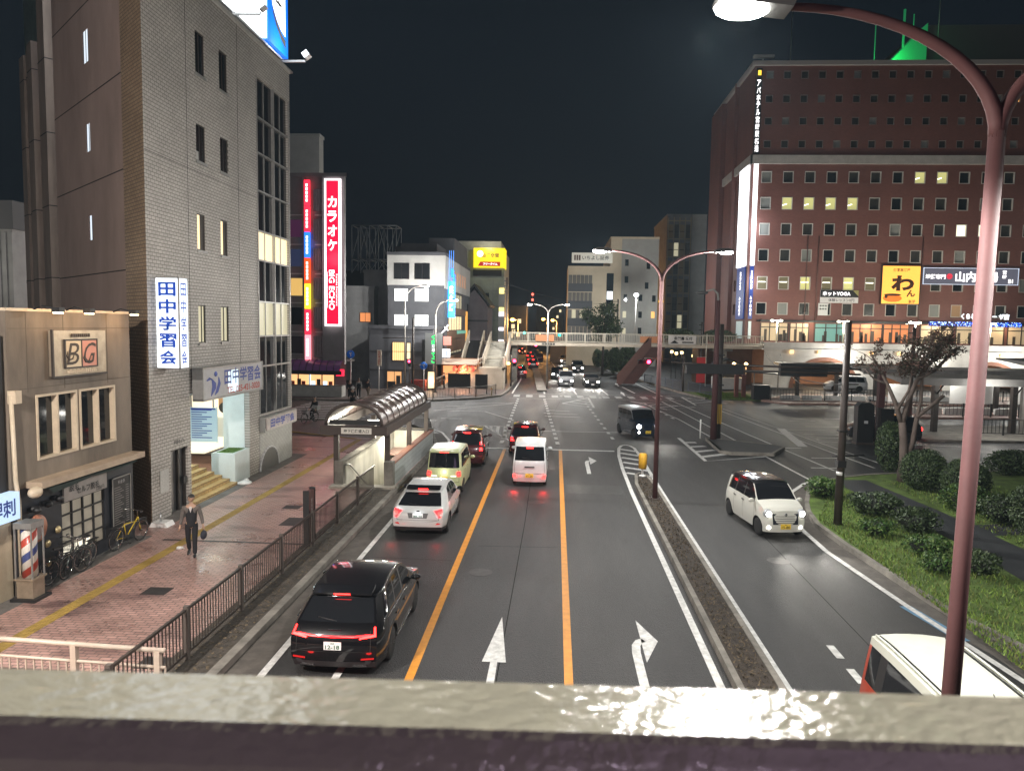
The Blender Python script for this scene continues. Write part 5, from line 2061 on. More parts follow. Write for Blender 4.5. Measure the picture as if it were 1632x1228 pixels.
s_ = flat_sign('blue_light_garland', 'strip of sparkling blue fairy lights along the canopy edge', face_my((47.5, HY - 2.08, 7.5)), 11.5, .6, pbr('garland_back', (.01, .015, .06), .6, emit=(.0, .03, .35), estr=.35), .06, 'lights')
q = MB()
for i in range(260):
 x, y = rnd.uniform(.05, 11.4), rnd.uniform(.03, .57)
 q.box(x, x + .06, y, y + .06, .06, .1, rnd.randrange(3))
q.build('bulbs', [glow('blue_bulb', (.05, .2, 1), 4), glow('pale_bulb', (.5, .7, 1), 3), glow('deep_blue_bulb', (.02, .08, 1), 3)], s_)
for (x, y, z, lab) in ((33.6, 11.0 - 2.2, 8.7, 'white poster of small round faces in a hotel building window'),):
 s_ = flat_sign('window_poster', lab, face_my((x + .7, HY - .08, z)), 1.25, 1.6, pbr('poster_white', (.5, .5, .48), .6, emit=(1, 1, 1), estr=.1), .05)
 q = MB()
 for i in range(3):
  for j in range(2):
   q.lathe([(0, .055), (.12, .055)], 10, M=T3(.3 + i * .33, .85 + j * .4))
 q.build('print', M_mgrey, s_)

# ================================================================ buildings between
gy = building('slab_office', 'tall narrow office slab with gridded amber bays and a blank grey flank', 21.6, 29.2, 150, 170, 28.8, M_mgrey)
FG_ = face_my((0, -.01, 0))
for r_ in range(7):
 for c_ in range(4):
  q = MB(FG_)
  a, b = .3 + c_ * 1.1, 3.2 + r_ * 3.55
  q.box(a, a + .85, b, b + 2.6, 0, .05)
  p = q.build('window', M_litdim if (r_ * 3 + c_) % 11 == 5 else (pbr('warm_bay', (.42, .32, .19), .6) if c_ % 2 == 0 else pbr('dark_bay', (.07, .06, .05), .5)), gy)
  q = MB(FG_)
  q.box(a - .02, a + .87, b + 1.2, b + 1.32, .05, .1)
  q.build('frame', M_black, p)
q = MB(FG_)
for c_ in range(5):
 q.box(.12 + c_ * 1.1, .26 + c_ * 1.1, 0, 28.5, 0, .2)
for r_ in range(8):
 q.box(0, 4.7, 2.9 + r_ * 3.55, 3.1 + r_ * 3.55, 0, .12)
q.build('grid', pbr('tan_grid', (.5, .42, .28), .6), gy)
q = MB(FG_)
q.box(4.8, 7.6, 0, 29.1, 0, .3)
q.build('blank_flank', M_lgrey, gy)
be = building('beige_bank_building', 'beige office building with dark ribbon windows and a tall blank tower', 9.2, 17.4, 130, 150, 21.9, M_beige)
q = MB()
q.box(-7.3, 0, 0, 12, 0, 17.2)
q.build('lower_wing', M_beige, be)
q = MB(frame((8.205, 0, 0), (0, 1, 0), (0, 0, 1)))
q.box(0, 20, 0, 21.9, 0, .02)
q.build('side_face', M_lgrey, be)
FB = face_my((0, -.01, 0))
for i, z in enumerate((14.2, 11.2, 8.2, 5.3)):
 q = MB(FB)
 q.box(-7.2, -3.0, z - 1.4, z, 0, .04)
 q.build('spandrel', pbr('slate_panel', (.05, .055, .065), .4), be)
 for k in range(6):
  q = MB(FB)
  q.box(-7.15 + k * .69, -6.55 + k * .69, z, z + 1.45, 0, .03)
  q.build('window', M_litdim if i in (2,) and k in (1, 3) else pbr('grey_curtained_glass', (.11, .10, .085), .3), be)
q = MB(FB)
q.box(-.6, .6, 4, 16, 0, .03)
q.build('stair_strip', M_glassd, be)
for z in (11.5, 8.5, 5.5):
 q = MB(FB)
 q.box(-.5, .5, z, z + 1.4, .03, .06)
 q.build('stair_window', M_litcool, be)
for (x, z, mt) in ((2.5, 17.3, M_glassd), (6.2, 16.8, M_glassd), (2.5, 14.4, M_glassd), (6.0, 13.4, M_glassd), (2.4, 11.3, M_glassd), (5, 11.3, M_glassd), (7.3, 11.2, M_glassd),
                   (2.3, 8.4, M_litdim), (5, 8.4, M_glassd), (7.2, 8.4, M_am), (2.3, 5.5, M_litdim), (5, 5.6, M_glassd)):
 q = MB(FB)
 q.box(x, x + .6, z, z + 1.1, 0, .03)
 p = q.build('window', mt, be)
q = MB(FB)
q.box(1.9, 8.2, 0, 21.9, -.0, .008)
q.build('tower_face', M_lgrey if False else pbr('cool_grey_concrete', (.34, .33, .30), .8, 0, .2, .3), be)
s_ = flat_sign('securities_sign', 'white roof sign with a dark square logo and hiragana company name', face_my((2.5, 129.8, 17.7)), 7.0, 1.75, pbr('lit_white_board', (.55, .52, .45), .5, emit=(1, .95, .8), estr=.15), .2)
text('いちよし証券', T3(4.1, .9, .205), 4.6, .85, M_black, s_, bold=.01)
q = MB()
for k in range(3):
 q.box(.4 + k * .4, .7 + k * .4, .45, 1.35, .2, .21)
q.build('logo', pbr('logo_brown', (.12, .06, .04), .5), s_)

# ================================================================ pedestrian deck with arches, bus shelters
dk = thing('pedestrian_deck', 'long white station deck wall with brick edged arches under a parapet', 'deck', (24, 88, 0))
M_dw = pbr('white_deck_paint', (.62, .60, .55), .65, 0, .25, .6)
q = MB()
arches = []


def arch_wall(q, x0, x1, z1, arcs):
 """wall with round-topped openings (cx, half width, top height)"""
 N = 16
 xs = x0
 for (cx, hw_, tz) in arcs:
  q.add([(xs, 0, 0), (cx - hw_, 0, 0), (cx - hw_, 0, z1), (xs, 0, z1)], [(0, 1, 2, 3)])
  for i in range(N):
   a0, a1 = math.pi * i / N, math.pi * (i + 1) / N
   p0 = (cx - hw_ * math.cos(a0), tz * math.sin(a0))
   p1 = (cx - hw_ * math.cos(a1), tz * math.sin(a1))
   q.add([(p0[0], 0, p0[1]), (p1[0], 0, p1[1]), (p1[0], 0, z1), (p0[0], 0, z1)], [(0, 1, 2, 3)])
   q.add([(p0[0], 0, p0[1]), (p1[0], 0, p1[1]), (p1[0], .5, p1[1]), (p0[0], .5, p0[1])], [(0, 3, 2, 1)])
  xs = cx + hw_
 q.add([(xs, 0, 0), (x1, 0, 0), (x1, 0, z1), (xs, 0, z1)], [(0, 1, 2, 3)])


arcs = [(7.3, 3.6, 3.2), (17.0, 3.2, 3.0), (26, 3.2, 3.0), (33.5, 2.6, 2.8)]
arch_wall(q, .3, 45, 4.4, arcs)
q.build('wall', M_dw, dk)
for (cx, hw_, tz) in arcs:
 q = MB()
 N = 16
 for i in range(N):
  a0, a1 = math.pi * i / N, math.pi * (i + 1) / N
  o_ = .45
  A0, A1 = (cx - hw_ * math.cos(a0), tz * math.sin(a0)), (cx - hw_ * math.cos(a1), tz * math.sin(a1))
  B0, B1 = (cx - (hw_ + o_) * math.cos(a0), (tz + o_) * math.sin(a0)), (cx - (hw_ + o_) * math.cos(a1), (tz + o_) * math.sin(a1))
  q.add([(A0[0], -.05, A0[1]), (A1[0], -.05, A1[1]), (B1[0], -.05, B1[1]), (B0[0], -.05, B0[1])], [(0, 1, 2, 3)])
 q.build('arch_ring', pbr('arch_brick', (.20, .085, .05), .7, 0, .3, 2), dk)
q = MB()
q.box(.0, 45, -.25, .1, 4.4, 4.55)
q.box(.3, 45, -.06, .08, 4.55, 5.15)
q.box(-.2, 45, -.12, .12, 5.15, 5.28)
q.build('parapet', M_dw, dk)
q = MB()
q.box(.3, 45, .1, 12, 4.5, 4.9)
q.build('deck_slab', M_conc, dk)
q = MB()
q.box(.3, 45, 7, 7.2, 0, 4.5)
q.build('inner_wall', pbr('orange_brick_inner', (.34, .16, .08), .7, 0, .2, 1.2), dk)
q = MB()
for x in (3.4, 6.6, 12.4, 15.6, 27, 33):
 q.box(x - .18, x + .18, -.35, -.06, 4.0, 4.4)
q.build('wall_lantern', glow('amber_wall_lantern', (1, .6, .25), 1.6), dk)
for x, mm in ((8.9, 260), (18.9, 260), (27.6, 260)):
 q = MB()
 q.box(x - .35, x + .35, -.7, -.3, 3.55, 3.65)
 q.build('wall_washer', glow('white_washer', (1, .97, .9), 6), dk)
 point_light('offset_washer_light', (x, -2.6, 3.5), mm * 2.6, (1, .96, .88), .4, dk)  # light set well out from its fitting to brighten more of the wall
for x in (7.3, 17, 26):
 point_light('arch_light', (x, 3.2, 3.0), 200, (1, .72, .42), .4, dk)
# deck lamps
for i, (x, lab) in enumerate(((27.1, 'twin headed deck lamp above the first arch'), (35.1, 'twin headed deck lamp beside the teal poster'), (43.6, 'twin headed deck lamp below the orange pub sign'), (52.4, 'twin headed deck lamp before the blue light garland'))):
 if i == 0:
  lp = thing('deck_lamp', lab, 'lamp', (x, 93, 4.9), 0, 'twin lamps on the pedestrian deck')
  q = MB()
  q.tube([(0, 0, 0), (0, 0, 3.0)], .08, 8)
  q.tube([(-.6, 0, 2.95), (.5, 0, 2.95)], .05, 6)
  q.build('pole', M_cfence, lp)
  for s in (-.6, .45):
   q = MB()
   q.ball((s, 0, 2.95), (.24, .2, .13), 0, 10, 6)
   q.build('lamp_head', glow('deck_lamp_glow', (.95, 1, .8), 5), lp)
  point_light('deck_lamp_light', (0, -.3, 2.8), 1500, (1, .93, .75), .3, lp)
 else:
  dup(lp, (x, 93, 4.9), 0, lab)
# taxi island in front of the arches
g = MB()
g.prism([(19.3, 70.2), (21, 67.6), (60, 73), (60, 80), (24, 78)], 0.0, .16)
struct('taxi_island', g, M_pink)
g = MB()
g.prism([(24.6, 60.6), (27, 58.8), (60, 60.5), (60, 66.5), (28, 64.5)], 0.0, .16)
struct('bus_island', g, M_pink)
g = MB()
g.prism([(21.5, 48.0), (23, 46.6), (60, 47.8), (60, 56), (26, 54)], 0.0, .15)
struct('shelter_island', g, M_conc)
def bar_fence(name, label, pts, h, mat, z=.15, gap=.13, post=2.0, barr=.012, cat='fence', group=None):
 o = thing(name, label, cat, (pts[0][0], pts[0][1], z), 0, group)
 P_ = [Vector((p[0] - pts[0][0], p[1] - pts[0][1], 0)) for p in pts]
 rail, bars = MB(), MB()
 for a, b in zip(P_[:-1], P_[1:]):
  L = (b - a).length
  for zz in (h, .12):
   rail.tube([a + Vector((0, 0, zz)), b + Vector((0, 0, zz))], .025, 5)
  n_ = max(1, int(L / gap))
  for k in range(n_ + 1):
   p = a.lerp(b, k / n_)
   bars.box(p.x - barr, p.x + barr, p.y - barr, p.y + barr, .12, h)
  n_ = max(1, int(L / post))
  for k in range(n_ + 1):
   p = a.lerp(b, k / n_)
   MB().box(p.x - .04, p.x + .04, p.y - .04, p.y + .04, 0, h + .06).build('post', mat, o)
 rail.build('rail', mat, o)
 x_ = bars.build('bars', mat, o)
 x_['kind'] = 'stuff'
 return o


bar_fence('plaza_fence', 'thin dark bar fence along the taxi island under the arches', [(20.2, 70.3), (28, 71.4), (45, 73.5)], 1.0, M_black, .16, .3)
bar_fence('plaza_fence', 'thin dark bar fence along the bus island before the lit shelter', [(25.4, 61.0), (27.6, 59.4), (45, 60.3)], 1.0, M_black, .16, .3)
bar_fence('plaza_fence', 'thin dark bar fence along the shelter island kerb beside the dark pillar', [(27, 49.2), (33, 49.4)], 1.0, M_black, .15, .25)
for i in range(9):
 q = MB()
 q.box(21.2 + i * 2.1, 23.0 + i * 2.1, 70.6 + i * .26, 70.9 + i * .26, .16, .55)
 q.box(21.3 + i * 2.1, 22.9 + i * 2.1, 70.62 + i * .26, 70.88 + i * .26, .55, .6)
 tag(q.build('barrier_block', pbr('white_barrier', (.62, .62, .6), .5)), 'low white barrier block in the row along the taxi island', 'barrier', 'white barrier blocks on the taxi island')
for i in range(8):
 q = MB()
 q.box(27.5 + i * 2.0, 29.2 + i * 2.0, 61.3 + i * .05, 61.6 + i * .05, .16, .6)
 q.box(27.6 + i * 2.0, 29.1 + i * 2.0, 61.32 + i * .05, 61.58 + i * .05, .6, .65)
 tag(q.build('barrier_block', pbr('white_barrier', (.62, .62, .6), .5)), 'low white barrier block in the row along the bus island', 'barrier', 'white barrier blocks on the bus island')


def shelter(name, label, x0, x1, y0, y1, zr, tilt, lamps, cols_, mat, facade=False):
 o = thing(name, label, 'shelter', (x0, y0, .15))
 L, D = x1 - x0, y1 - y0
 q = MB()
 q.prism([(-.3, zr), (D + .3, zr + tilt), (D + .3, zr + tilt + .14), (-.3, zr + .3)], -.4, L + .4, 0, axis='x')
 q.box(-.4, L + .4, -.42, -.31, zr - .12, zr + .34, 0)
 q.build('roof', mat, o)
 for x in cols_:
  q = MB()
  q.box(x - .16, x + .16, D * .5 - .16, D * .5 + .16, 0, zr + tilt * .5, 0)
  q.tube([(x, D * .5, zr - .9), (x, .2, zr - .05)], .05, 6)
  q.build('column', M_aludark, o)
 q = MB()
 for x in lamps:
  q.box(x, x + 1.3, D * .4, D * .4 + .12, zr - .09, zr - .02)
 if lamps:
  q.build('tube_lamp', glow('shelter_tube', (1, 1, .95), 6), o)
 return o


s1 = shelter('bus_shelter', 'long grey bus shelter with lit white backs and dark pillars', 22.6, 37, 49.2, 51.6, 3.3, .3, [3, 6.5, 10], [2.6, 7.6, 12.6], pbr('shelter_grey', (.24, .235, .225), .6, 0, .3, 1))
q = MB()
q.box(8.6, 14.6, 1.9, 2.2, 0, 3.1, 0)
q.box(9.4, 11.2, 1.86, 1.9, .5, 2.3, 1)
q.box(12.2, 14.2, 1.86, 1.9, .5, 2.3, 1)
q.box(9.2, 11.4, 1.86, 1.9, 2.4, 2.8, 2)
q.build('back_wall', [pbr('shelter_wall', (.36, .34, .31), .7, 0, .3, 1), M_mgrey, M_lgrey], s1)
point_light('shelter_light', (5, -1.5, 2.9), 198, (1, .97, .9), .4, s1)
point_light('shelter_light', (10, .6, 2.9), 89, (1, .97, .9), .4, s1)
s2 = shelter('bus_shelter', 'second bus shelter behind with bright tube lamps over white boards', 25.5, 45, 62.2, 64.4, 3.2, .3, [1.2, 4, 7, 10, 13], [1.6, 6, 11, 16], pbr('shelter_grey', (.13, .125, .12), .6))
q = MB()
for x in (2.5, 7.5, 9.5, 12.5):
 q = MB()
 q.box(x, x + 1.6, 1.5, 1.6, .6, 2.2, 0)
 q.build('notice_panel', pbr('white_notice', (.55, .55, .53), .5), s2)
MB().box(9.2, 9.4, 1.4, 1.6, .4, 2.4).build('red_panel', pbr('red_notice', (.6, .05, .04), .5), s2)
for x in (2, 7, 12):
 point_light('shelter_light', (x, .4, 2.8), 188, (1, .98, .92), .4, s2)
s3 = shelter('taxi_shelter', 'far taxi canopy with dark roof in front of the arches', 22.5, 33, 74.2, 76, 3.0, .2, [], [1.6, 5.4, 9.2], M_black)
q = MB()
q.box(1.0, 6.2, -.2, .1, 2.5, 3.35)
q.build('route_panel', M_black, s3)
s4 = shelter('bus_shelter', 'grey roofed shelter running out of the picture beyond the tall maroon lamp pole', 33.5, 60, 54.5, 57.5, 4.3, .3, [], [1, 8, 15], pbr('shelter_grey', (.13, .125, .12), .6))
# ================================================================ vehicles
M_carglass = pbr('car_glass', (.010, .011, .013), .04, 0, spec=.7)
M_trim = pbr('car_black_trim', (.018, .018, .019), .5)
M_seam = pbr('panel_gap', (.006, .006, .006), .8)
M_tyre = pbr('tyre_rubber', (.014, .014, .014), .85)
M_rim = pbr('alloy_rim', (.36, .37, .38), .3, .8)
M_rimd = pbr('dark_rim', (.06, .06, .065), .35, .7)
M_chrome = pbr('chrome', (.6, .6, .6), .12, 1.0)
M_tail = glow('tail_lamp_red', (1, .01, .012), 5)
M_tailhot = glow('brake_lamp_red', (1, .014, .012), 11)
M_taildim = pbr('red_lens', (.28, .012, .012), .15, 0, emit=(1, .02, .02), estr=.25)
M_head = glow('headlamp_white', (1, .96, .88), 40)
M_headlens = pbr('clear_lens', (.55, .58, .6), .08, .3)
M_plate_w = pbr('white_plate', (.62, .62, .6), .4, emit=(1, 1, 1), estr=.12)
M_plate_y = pbr('yellow_plate', (.62, .42, .04), .4, emit=(1, .7, .1), estr=.1)
M_greentext = pbr('plate_green', (.02, .10, .05), .5)


def interp(tab, x):
 if x <= tab[0][0]:
  return tab[0][1]
 for (a, va), (b, vb) in zip(tab[:-1], tab[1:]):
  if x <= b:
   t = (x - a) / (b - a) if b > a else 0
   return va + (vb - va) * t
 return tab[-1][1]


def smooth_tab(tab, n=3):
 """round a poly-line profile a little"""
 out = list(tab)
 for _ in range(n):
  res = [out[0]]
  for a, b in zip(out[:-1], out[1:]):
   res += [(a[0] * .75 + b[0] * .25, a[1] * .75 + b[1] * .25), (a[0] * .25 + b[0] * .75, a[1] * .25 + b[1] * .75)]
  res.append(out[-1])
  out = res
 return out


class Car:
 """body shell lofted from side, rear, front and plan profiles; forward is +y, ground is z=0"""

 def __init__(s, L, Wd, H, belt, up, rear, front, wb, fo, wr=.32, gc=.2, tumble=.8, paint=None, roof=None, clad=.0, pillars=(), glass=(.1, .6), ws=(.6, .75), bulge=.02, taper=(.10, .14), rw=(.2, .82), crown=.035, beltslope=0., archw=.06, shoulder=.0):
  s.__dict__.update(locals())
  s.up = smooth_tab(up, 2)
  s.ya = L / 2 - fo
  s.yr_ = s.ya - wb

 def yr(s, z): return -s.L / 2 + interp(s.rear, z)
 def yf(s, z): return s.L / 2 - interp(s.front, z)
 def zu(s, u): return interp(s.up, u)
 def zb(s, u): return min(s.belt + s.beltslope * (u - .5), s.zu(u) - .03)

 def zlow(s, u):
  y = s.yr(.45) + (s.yf(.45) - s.yr(.45)) * u
  z = s.gc
  for yc in (s.ya, s.yr_):
   d = abs(y - yc)
   Rr = s.wr + s.archw
   if d < Rr:
    z = max(z, s.wr + math.sqrt(max(0, Rr * Rr - d * d)))
  return z

 def hw(s, z, u):
  b = s.belt
  w = s.Wd / 2
  if z < .45:
   k = lerp(.955, 1.0, (z - s.gc) / (.45 - s.gc))
  elif z < b:
   k = lerp(1.0, .97, (z - .45) / (b - .45)) + s.bulge * math.sin(math.pi * (z - .45) / (b - .45))
  else:
   t = (z - b) / max(.01, s.H - b)
   k = lerp(.955, s.tumble, t ** 1.25)
  d0 = .16
  p = 1.0
  if u < d0:
   p -= s.taper[0] * ((d0 - u) / d0) ** 2.2
  if u > 1 - d0 * 1.2:
   p -= s.taper[1] * ((u - 1 + d0 * 1.2) / (d0 * 1.2)) ** 2.2
  return w * min(k, 1.01) * p

 def pt(s, side, u, z, off=0.0):
  y = s.yr(z) + (s.yf(z) - s.yr(z)) * u
  return Vector((side * (s.hw(z, u) + off), y, z))

 def rear_pt(s, xf, z, off=0.0):
  x = xf * s.hw(z, 0)
  return Vector((x, s.yr(z) - .07 * (1 - abs(xf) ** 3) - off, z))

 def front_pt(s, xf, z, off=0.0):
  x = xf * s.hw(z, 1)
  return Vector((x, s.yf(z) + .10 * (1 - abs(xf) ** 2.5) + off, z))

 def rows(s, u):
  lo, b, t = s.zlow(u), s.zb(u), s.zu(u)
  lo = min(lo, b - .04)
  r = [lo + (b - lo) * k / 6 for k in range(7)]
  h = t - b
  r += [b + h * f for f in (.10, .5, .84, .95, 1.0)]
  return r

 def build(s, root, paint, roofmat=None):
  us = {0.0, 1.0}
  for i in range(1, 44):
   us.add(i / 44)
  Ly = s.yf(.45) - s.yr(.45)
  for yc in (s.ya, s.yr_):
   Rr = s.wr + s.archw
   for k in range(-8, 9):
    us.add((yc + Rr * math.sin(k / 8 * math.pi / 2) - s.yr(.45)) / Ly)
  for pl in s.pillars:
   us |= {pl[0], pl[1]}
  us |= {s.glass[0], s.glass[1], s.ws[0], s.ws[1]}
  us = sorted(u for u in us if 0 <= u <= 1)
  us = [u for i, u in enumerate(us) if i == 0 or u - us[i - 1] > .0012]
  body, wsg, rwg, roofp = MB(), MB(), MB(), MB()
  sides = {}
  R_ = [s.rows(u) for u in us]
  nr = len(R_[0])
  for side in (-1, 1):
   for i in range(len(us) - 1):
    um = (us[i] + us[i + 1]) / 2
    for j in range(nr - 1):
     q = [s.pt(side, us[i], R_[i][j]), s.pt(side, us[i + 1], R_[i + 1][j]), s.pt(side, us[i + 1], R_[i + 1][j + 1]), s.pt(side, us[i], R_[i][j + 1])]
     if side < 0:
      q = q[::-1]
     tall_ = s.zu(um) - s.zb(um) > .16
     inpl = any(a <= um <= b for a, b in s.pillars)
     zm = (R_[i][j] + R_[i][j + 1]) / 2
     if 7 <= j <= 8 and s.glass[0] <= um <= s.glass[1] and tall_:
      k_ = (side, inpl, sum(um > b for a, b in s.pillars))
      sides.setdefault(k_, MB()).add(q, [(0, 1, 2, 3)], 0, True)
     elif j >= 10 and roofmat and tall_ or j == 9 and roofmat and tall_:
      roofp.add(q, [(0, 1, 2, 3)], 0, True)
     else:
      m = 1 if (zm < s.clad or j == 0 and s.clad) else 0
      seam = any(abs(um - (a + b) / 2) < .5 * (us[i + 1] - us[i]) + 1e-6 for a, b in s.pillars)
      body.add(q, [(0, 1, 2, 3)], m, True)
   # floor flange closing the arches
   for i in range(len(us) - 1):
    a, b = s.pt(side, us[i], R_[i][0]), s.pt(side, us[i + 1], R_[i + 1][0])
    a2, b2 = Vector((side * s.Wd * .26, a.y, a.z)), Vector((side * s.Wd * .26, b.y, b.z))
    body.add([a, b, b2, a2], [(0, 1, 2, 3)], 1)
  cs = [-1, -.94, -.7, -.35, 0, .35, .7, .94, 1]
  # top: roof, windscreen, bonnet
  for i in range(len(us) - 1):
   um = (us[i] + us[i + 1]) / 2
   for k in range(len(cs) - 1):
    q = []
    for (u, c) in ((us[i], cs[k]), (us[i], cs[k + 1]), (us[i + 1], cs[k + 1]), (us[i + 1], cs[k])):
     z = s.zu(u)
     p = s.pt(1, u, z)
     y = p.y - .07 * (1 - abs(c) ** 3) * max(0, 1 - u / .04) + .10 * (1 - abs(c) ** 2.5) * max(0, 1 - (1 - u) / .10)
     q.append(Vector((p.x * c, y, z + s.crown * (1 - c * c))))
    cm = (cs[k] + cs[k + 1]) / 2
    if s.ws[0] <= um <= s.ws[1] and abs(cm) < .94:
     wsg.add(q, [(0, 1, 2, 3)], 0, True)
    elif roofmat and um < s.ws[0]:
     roofp.add(q, [(0, 1, 2, 3)], 0, True)
    else:
     body.add(q, [(0, 1, 2, 3)], 0, True)
  # rear and front faces
  rr, rf = R_[0], R_[-1]
  for (rws, fn, isr) in ((rr, s.rear_pt, True), (rf, s.front_pt, False)):
   for j in range(nr - 1):
    for k in range(len(cs) - 1):
     q = [fn(cs[k], rws[j]), fn(cs[k + 1], rws[j]), fn(cs[k + 1], rws[j + 1]), fn(cs[k], rws[j + 1])]
     if j == nr - 2:
      q[2].z += s.crown * (1 - cs[k + 1] ** 2)
      q[3].z += s.crown * (1 - cs[k] ** 2)
     if not isr:
      q = q[::-1]
     cm = (cs[k] + cs[k + 1]) / 2
     if isr and 7 <= j <= 9 and abs(cm) < .94 and s.rw:
      rwg.add(q, [(0, 1, 2, 3)], 0, True)
     elif isr and roofmat and j >= 10:
      roofp.add(q, [(0, 1, 2, 3)], 0, True)
     else:
      zm = (rws[j] + rws[j + 1]) / 2
      body.add(q, [(0, 1, 2, 3)], 1 if (zm < s.clad) else 0, True)
  # underside
  body.box(-s.Wd * .42, s.Wd * .42, s.yr(.4) + .1, s.yf(.4) - .1, s.gc - .03, s.gc + .02, 1)
  body.box(-s.Wd * .27, s.Wd * .27, s.yr(.4) + .15, s.yf(.4) - .15, s.gc + .02, .75, 1)

  def merge(mb, name, mats, ang=40):
   if not mb.f:
    return None
   bm = bmesh.new()
   me = mb.mesh(name, mats)
   bm.from_mesh(me)
   bmesh.ops.remove_doubles(bm, verts=bm.verts, dist=.0008)
   bmesh.ops.dissolve_degenerate(bm, edges=bm.edges, dist=.0005)
   bm.to_mesh(me)
   bm.free()
   me.set_sharp_from_angle(angle=R(ang))
   o = bpy.data.objects.new(name, me)
   COL.objects.link(o)
   o.parent = root
   return o
  merge(body, 'body', [paint, M_trim])
  merge(roofp, 'roof', [roofmat])
  for k_, mb_ in sides.items():
   merge(mb_, 'pillar' if k_[1] else 'side_window', [M_trim if k_[1] else M_carglass])
  merge(wsg, 'windscreen', [M_carglass])
  merge(rwg, 'rear_window', [M_carglass])
  s.root = root
  return s

 # ---- fittings
 def patch(s, fn, pts, name, mat, off=.012, th=.02, parent=None):
  """lens or panel that follows the rear/front face; pts are (xf, z)"""
  q = MB()
  n = len(pts)
  A = [fn(a, b, off) for a, b in pts]
  B = [fn(a, b, off - th) for a, b in pts]
  q.add(A, [tuple(range(n))], 0)
  q.add(A + B, [(i, (i + 1) % n, n + (i + 1) % n, n + i) for i in range(n)], 0)
  return q.build(name, mat, parent or s.root)

 def patches(s, fn, plist, name, mat, off=.012):
  for p in plist:
   s.patch(fn, p, name, mat, off)
   s.patch(fn, [(-a, b) for a, b in p][::-1], name, mat, off)

 def wheels(s, rim=None, w=.2, spokes=5, cap=None):
  rim = rim or M_rim
  r = s.wr
  for yc in (s.ya, s.yr_):
   for side in (-1, 1):
    xo = side * (s.Wd / 2 - .02)
    M = Matrix.Translation((xo, yc, r)) @ Matrix.Rotation(R(90) * side, 4, 'Y')
    q = MB(M)
    q.lathe([(r * .68, 0.0), (r * .93, -.005), (r, -.035), (r, -w + .03), (r * .93, -w), (r * .6, -w)], 24, 0)
    wo = q.build('wheel', M_tyre, s.root)
    q = MB(M)
    q.lathe([(r * .70, -.004), (r * .66, -.03), (r * .60, -.07)], 24, 0)
    for k in range(spokes):
     a = 2 * math.pi * k / spokes
     for da in (-.14, .14):
      c_, s_ = math.cos(a + da), math.sin(a + da)
      c2, s2 = math.cos(a + da * .7), math.sin(a + da * .7)
      q.tube([(c_ * r * .1, s_ * r * .1, -.02), (c2 * r * .67, s2 * r * .67, -.016)], r * .055, 5, 0)
    q.lathe([(0, -.008), (r * .14, -.012), (r * .15, -.06)], 12, 0)
    q.build('rim', rim, wo)
    q = MB(M)
    q.lathe([(0, -.08), (r * .66, -.08)], 20, 0)
    q.build('brake_disc', M_seam, wo)

 def mirrors(s, mat, u=.72, z=None):
  z = z or s.belt + .05
  for side in (-1, 1):
   p = s.pt(side, u, z)
   q = MB()
   q.ball((p.x + side * .13, p.y, p.z + .03), (.11, .07, .075), 0, 12, 8)
   q.tube([(p.x - side * .02, p.y, p.z - .02), (p.x + side * .1, p.y, p.z)], .025, 6, 0)
   q.build('wing_mirror', mat, s.root)

 def handles(s, us, mat, z=None):
  z = z or s.belt - .1
  for side in (-1, 1):
   for u in us:
    p = s.pt(side, u, z, .012)
    q = MB()
    q.box(p.x - .014, p.x + .014, p.y - .1, p.y + .1, p.z - .018, p.z + .018)
    q.build('door_handle', mat, s.root)

 def seams(s, us, lo=None):
  q = MB()
  for side in (-1, 1):
   for u in us:
    lo_ = max(s.zlow(u) + .03, .3)
    N = 8
    P_ = [s.pt(side, u, lerp(lo_, s.zb(u), k / N), .0015) for k in range(N + 1)]
    for a, b in zip(P_[:-1], P_[1:]):
     d = Vector((0, .006, 0))
     f = [a - d, a + d, b + d, b - d]
     q.add(f if side > 0 else f[::-1], [(0, 1, 2, 3)])
  q.build('door_seam', M_seam, s.root)

 def tailgate_seam(s, x=.9, z0=.55, z1=None):
  z1 = z1 or s.belt
  q = MB()
  for sg_ in (-1, 1):
   P_ = [s.rear_pt(sg_ * x, lerp(z0, z1, k / 6), .002) for k in range(7)]
   for a, b in zip(P_[:-1], P_[1:]):
    d = Vector((.006, 0, 0))
    q.add([a - d, a + d, b + d, b - d], [(0, 1, 2, 3)])
  P_ = [s.rear_pt(lerp(-x, x, k / 10), z0, .002) for k in range(11)]
  for a, b in zip(P_[:-1], P_[1:]):
   d = Vector((0, 0, .006))
   q.add([a - d, b - d, b + d, a + d], [(0, 1, 2, 3)])
  q.build('tailgate_seam', M_seam, s.root)

 def plate(s, z, rear=True, mat=None, nums='12-18', top='宮崎', col=None):
  p = s.rear_pt(0, z) if rear else s.front_pt(0, z)
  y = p.y - .02 if rear else p.y + .02
  M = frame((0, y, z), (1, 0, 0) if rear else (-1, 0, 0), (0, 0, 1))
  q = MB(M)
  q.box(-.165, .165, -.0825, .0825, -.02, .0)
  o = q.build('number_plate', mat or M_plate_w, s.root)
  c = col or M_greentext
  if nums:
   text(nums, M @ T3(.0, -.022, .001), .27, .085, c, o, bold=.02, keep=False)
   text(top, M @ T3(0, .055, .001), .14, .035, c, o, bold=.01)
  return o

 def wiper(s, z=None):
  z = z or s.belt + .06
  a, b = s.rear_pt(0, z, .015), s.rear_pt(-.5, z + .05, .015)
  q = MB()
  q.tube([a, b], .01, 5)
  q.build('rear_wiper', M_trim, s.root)

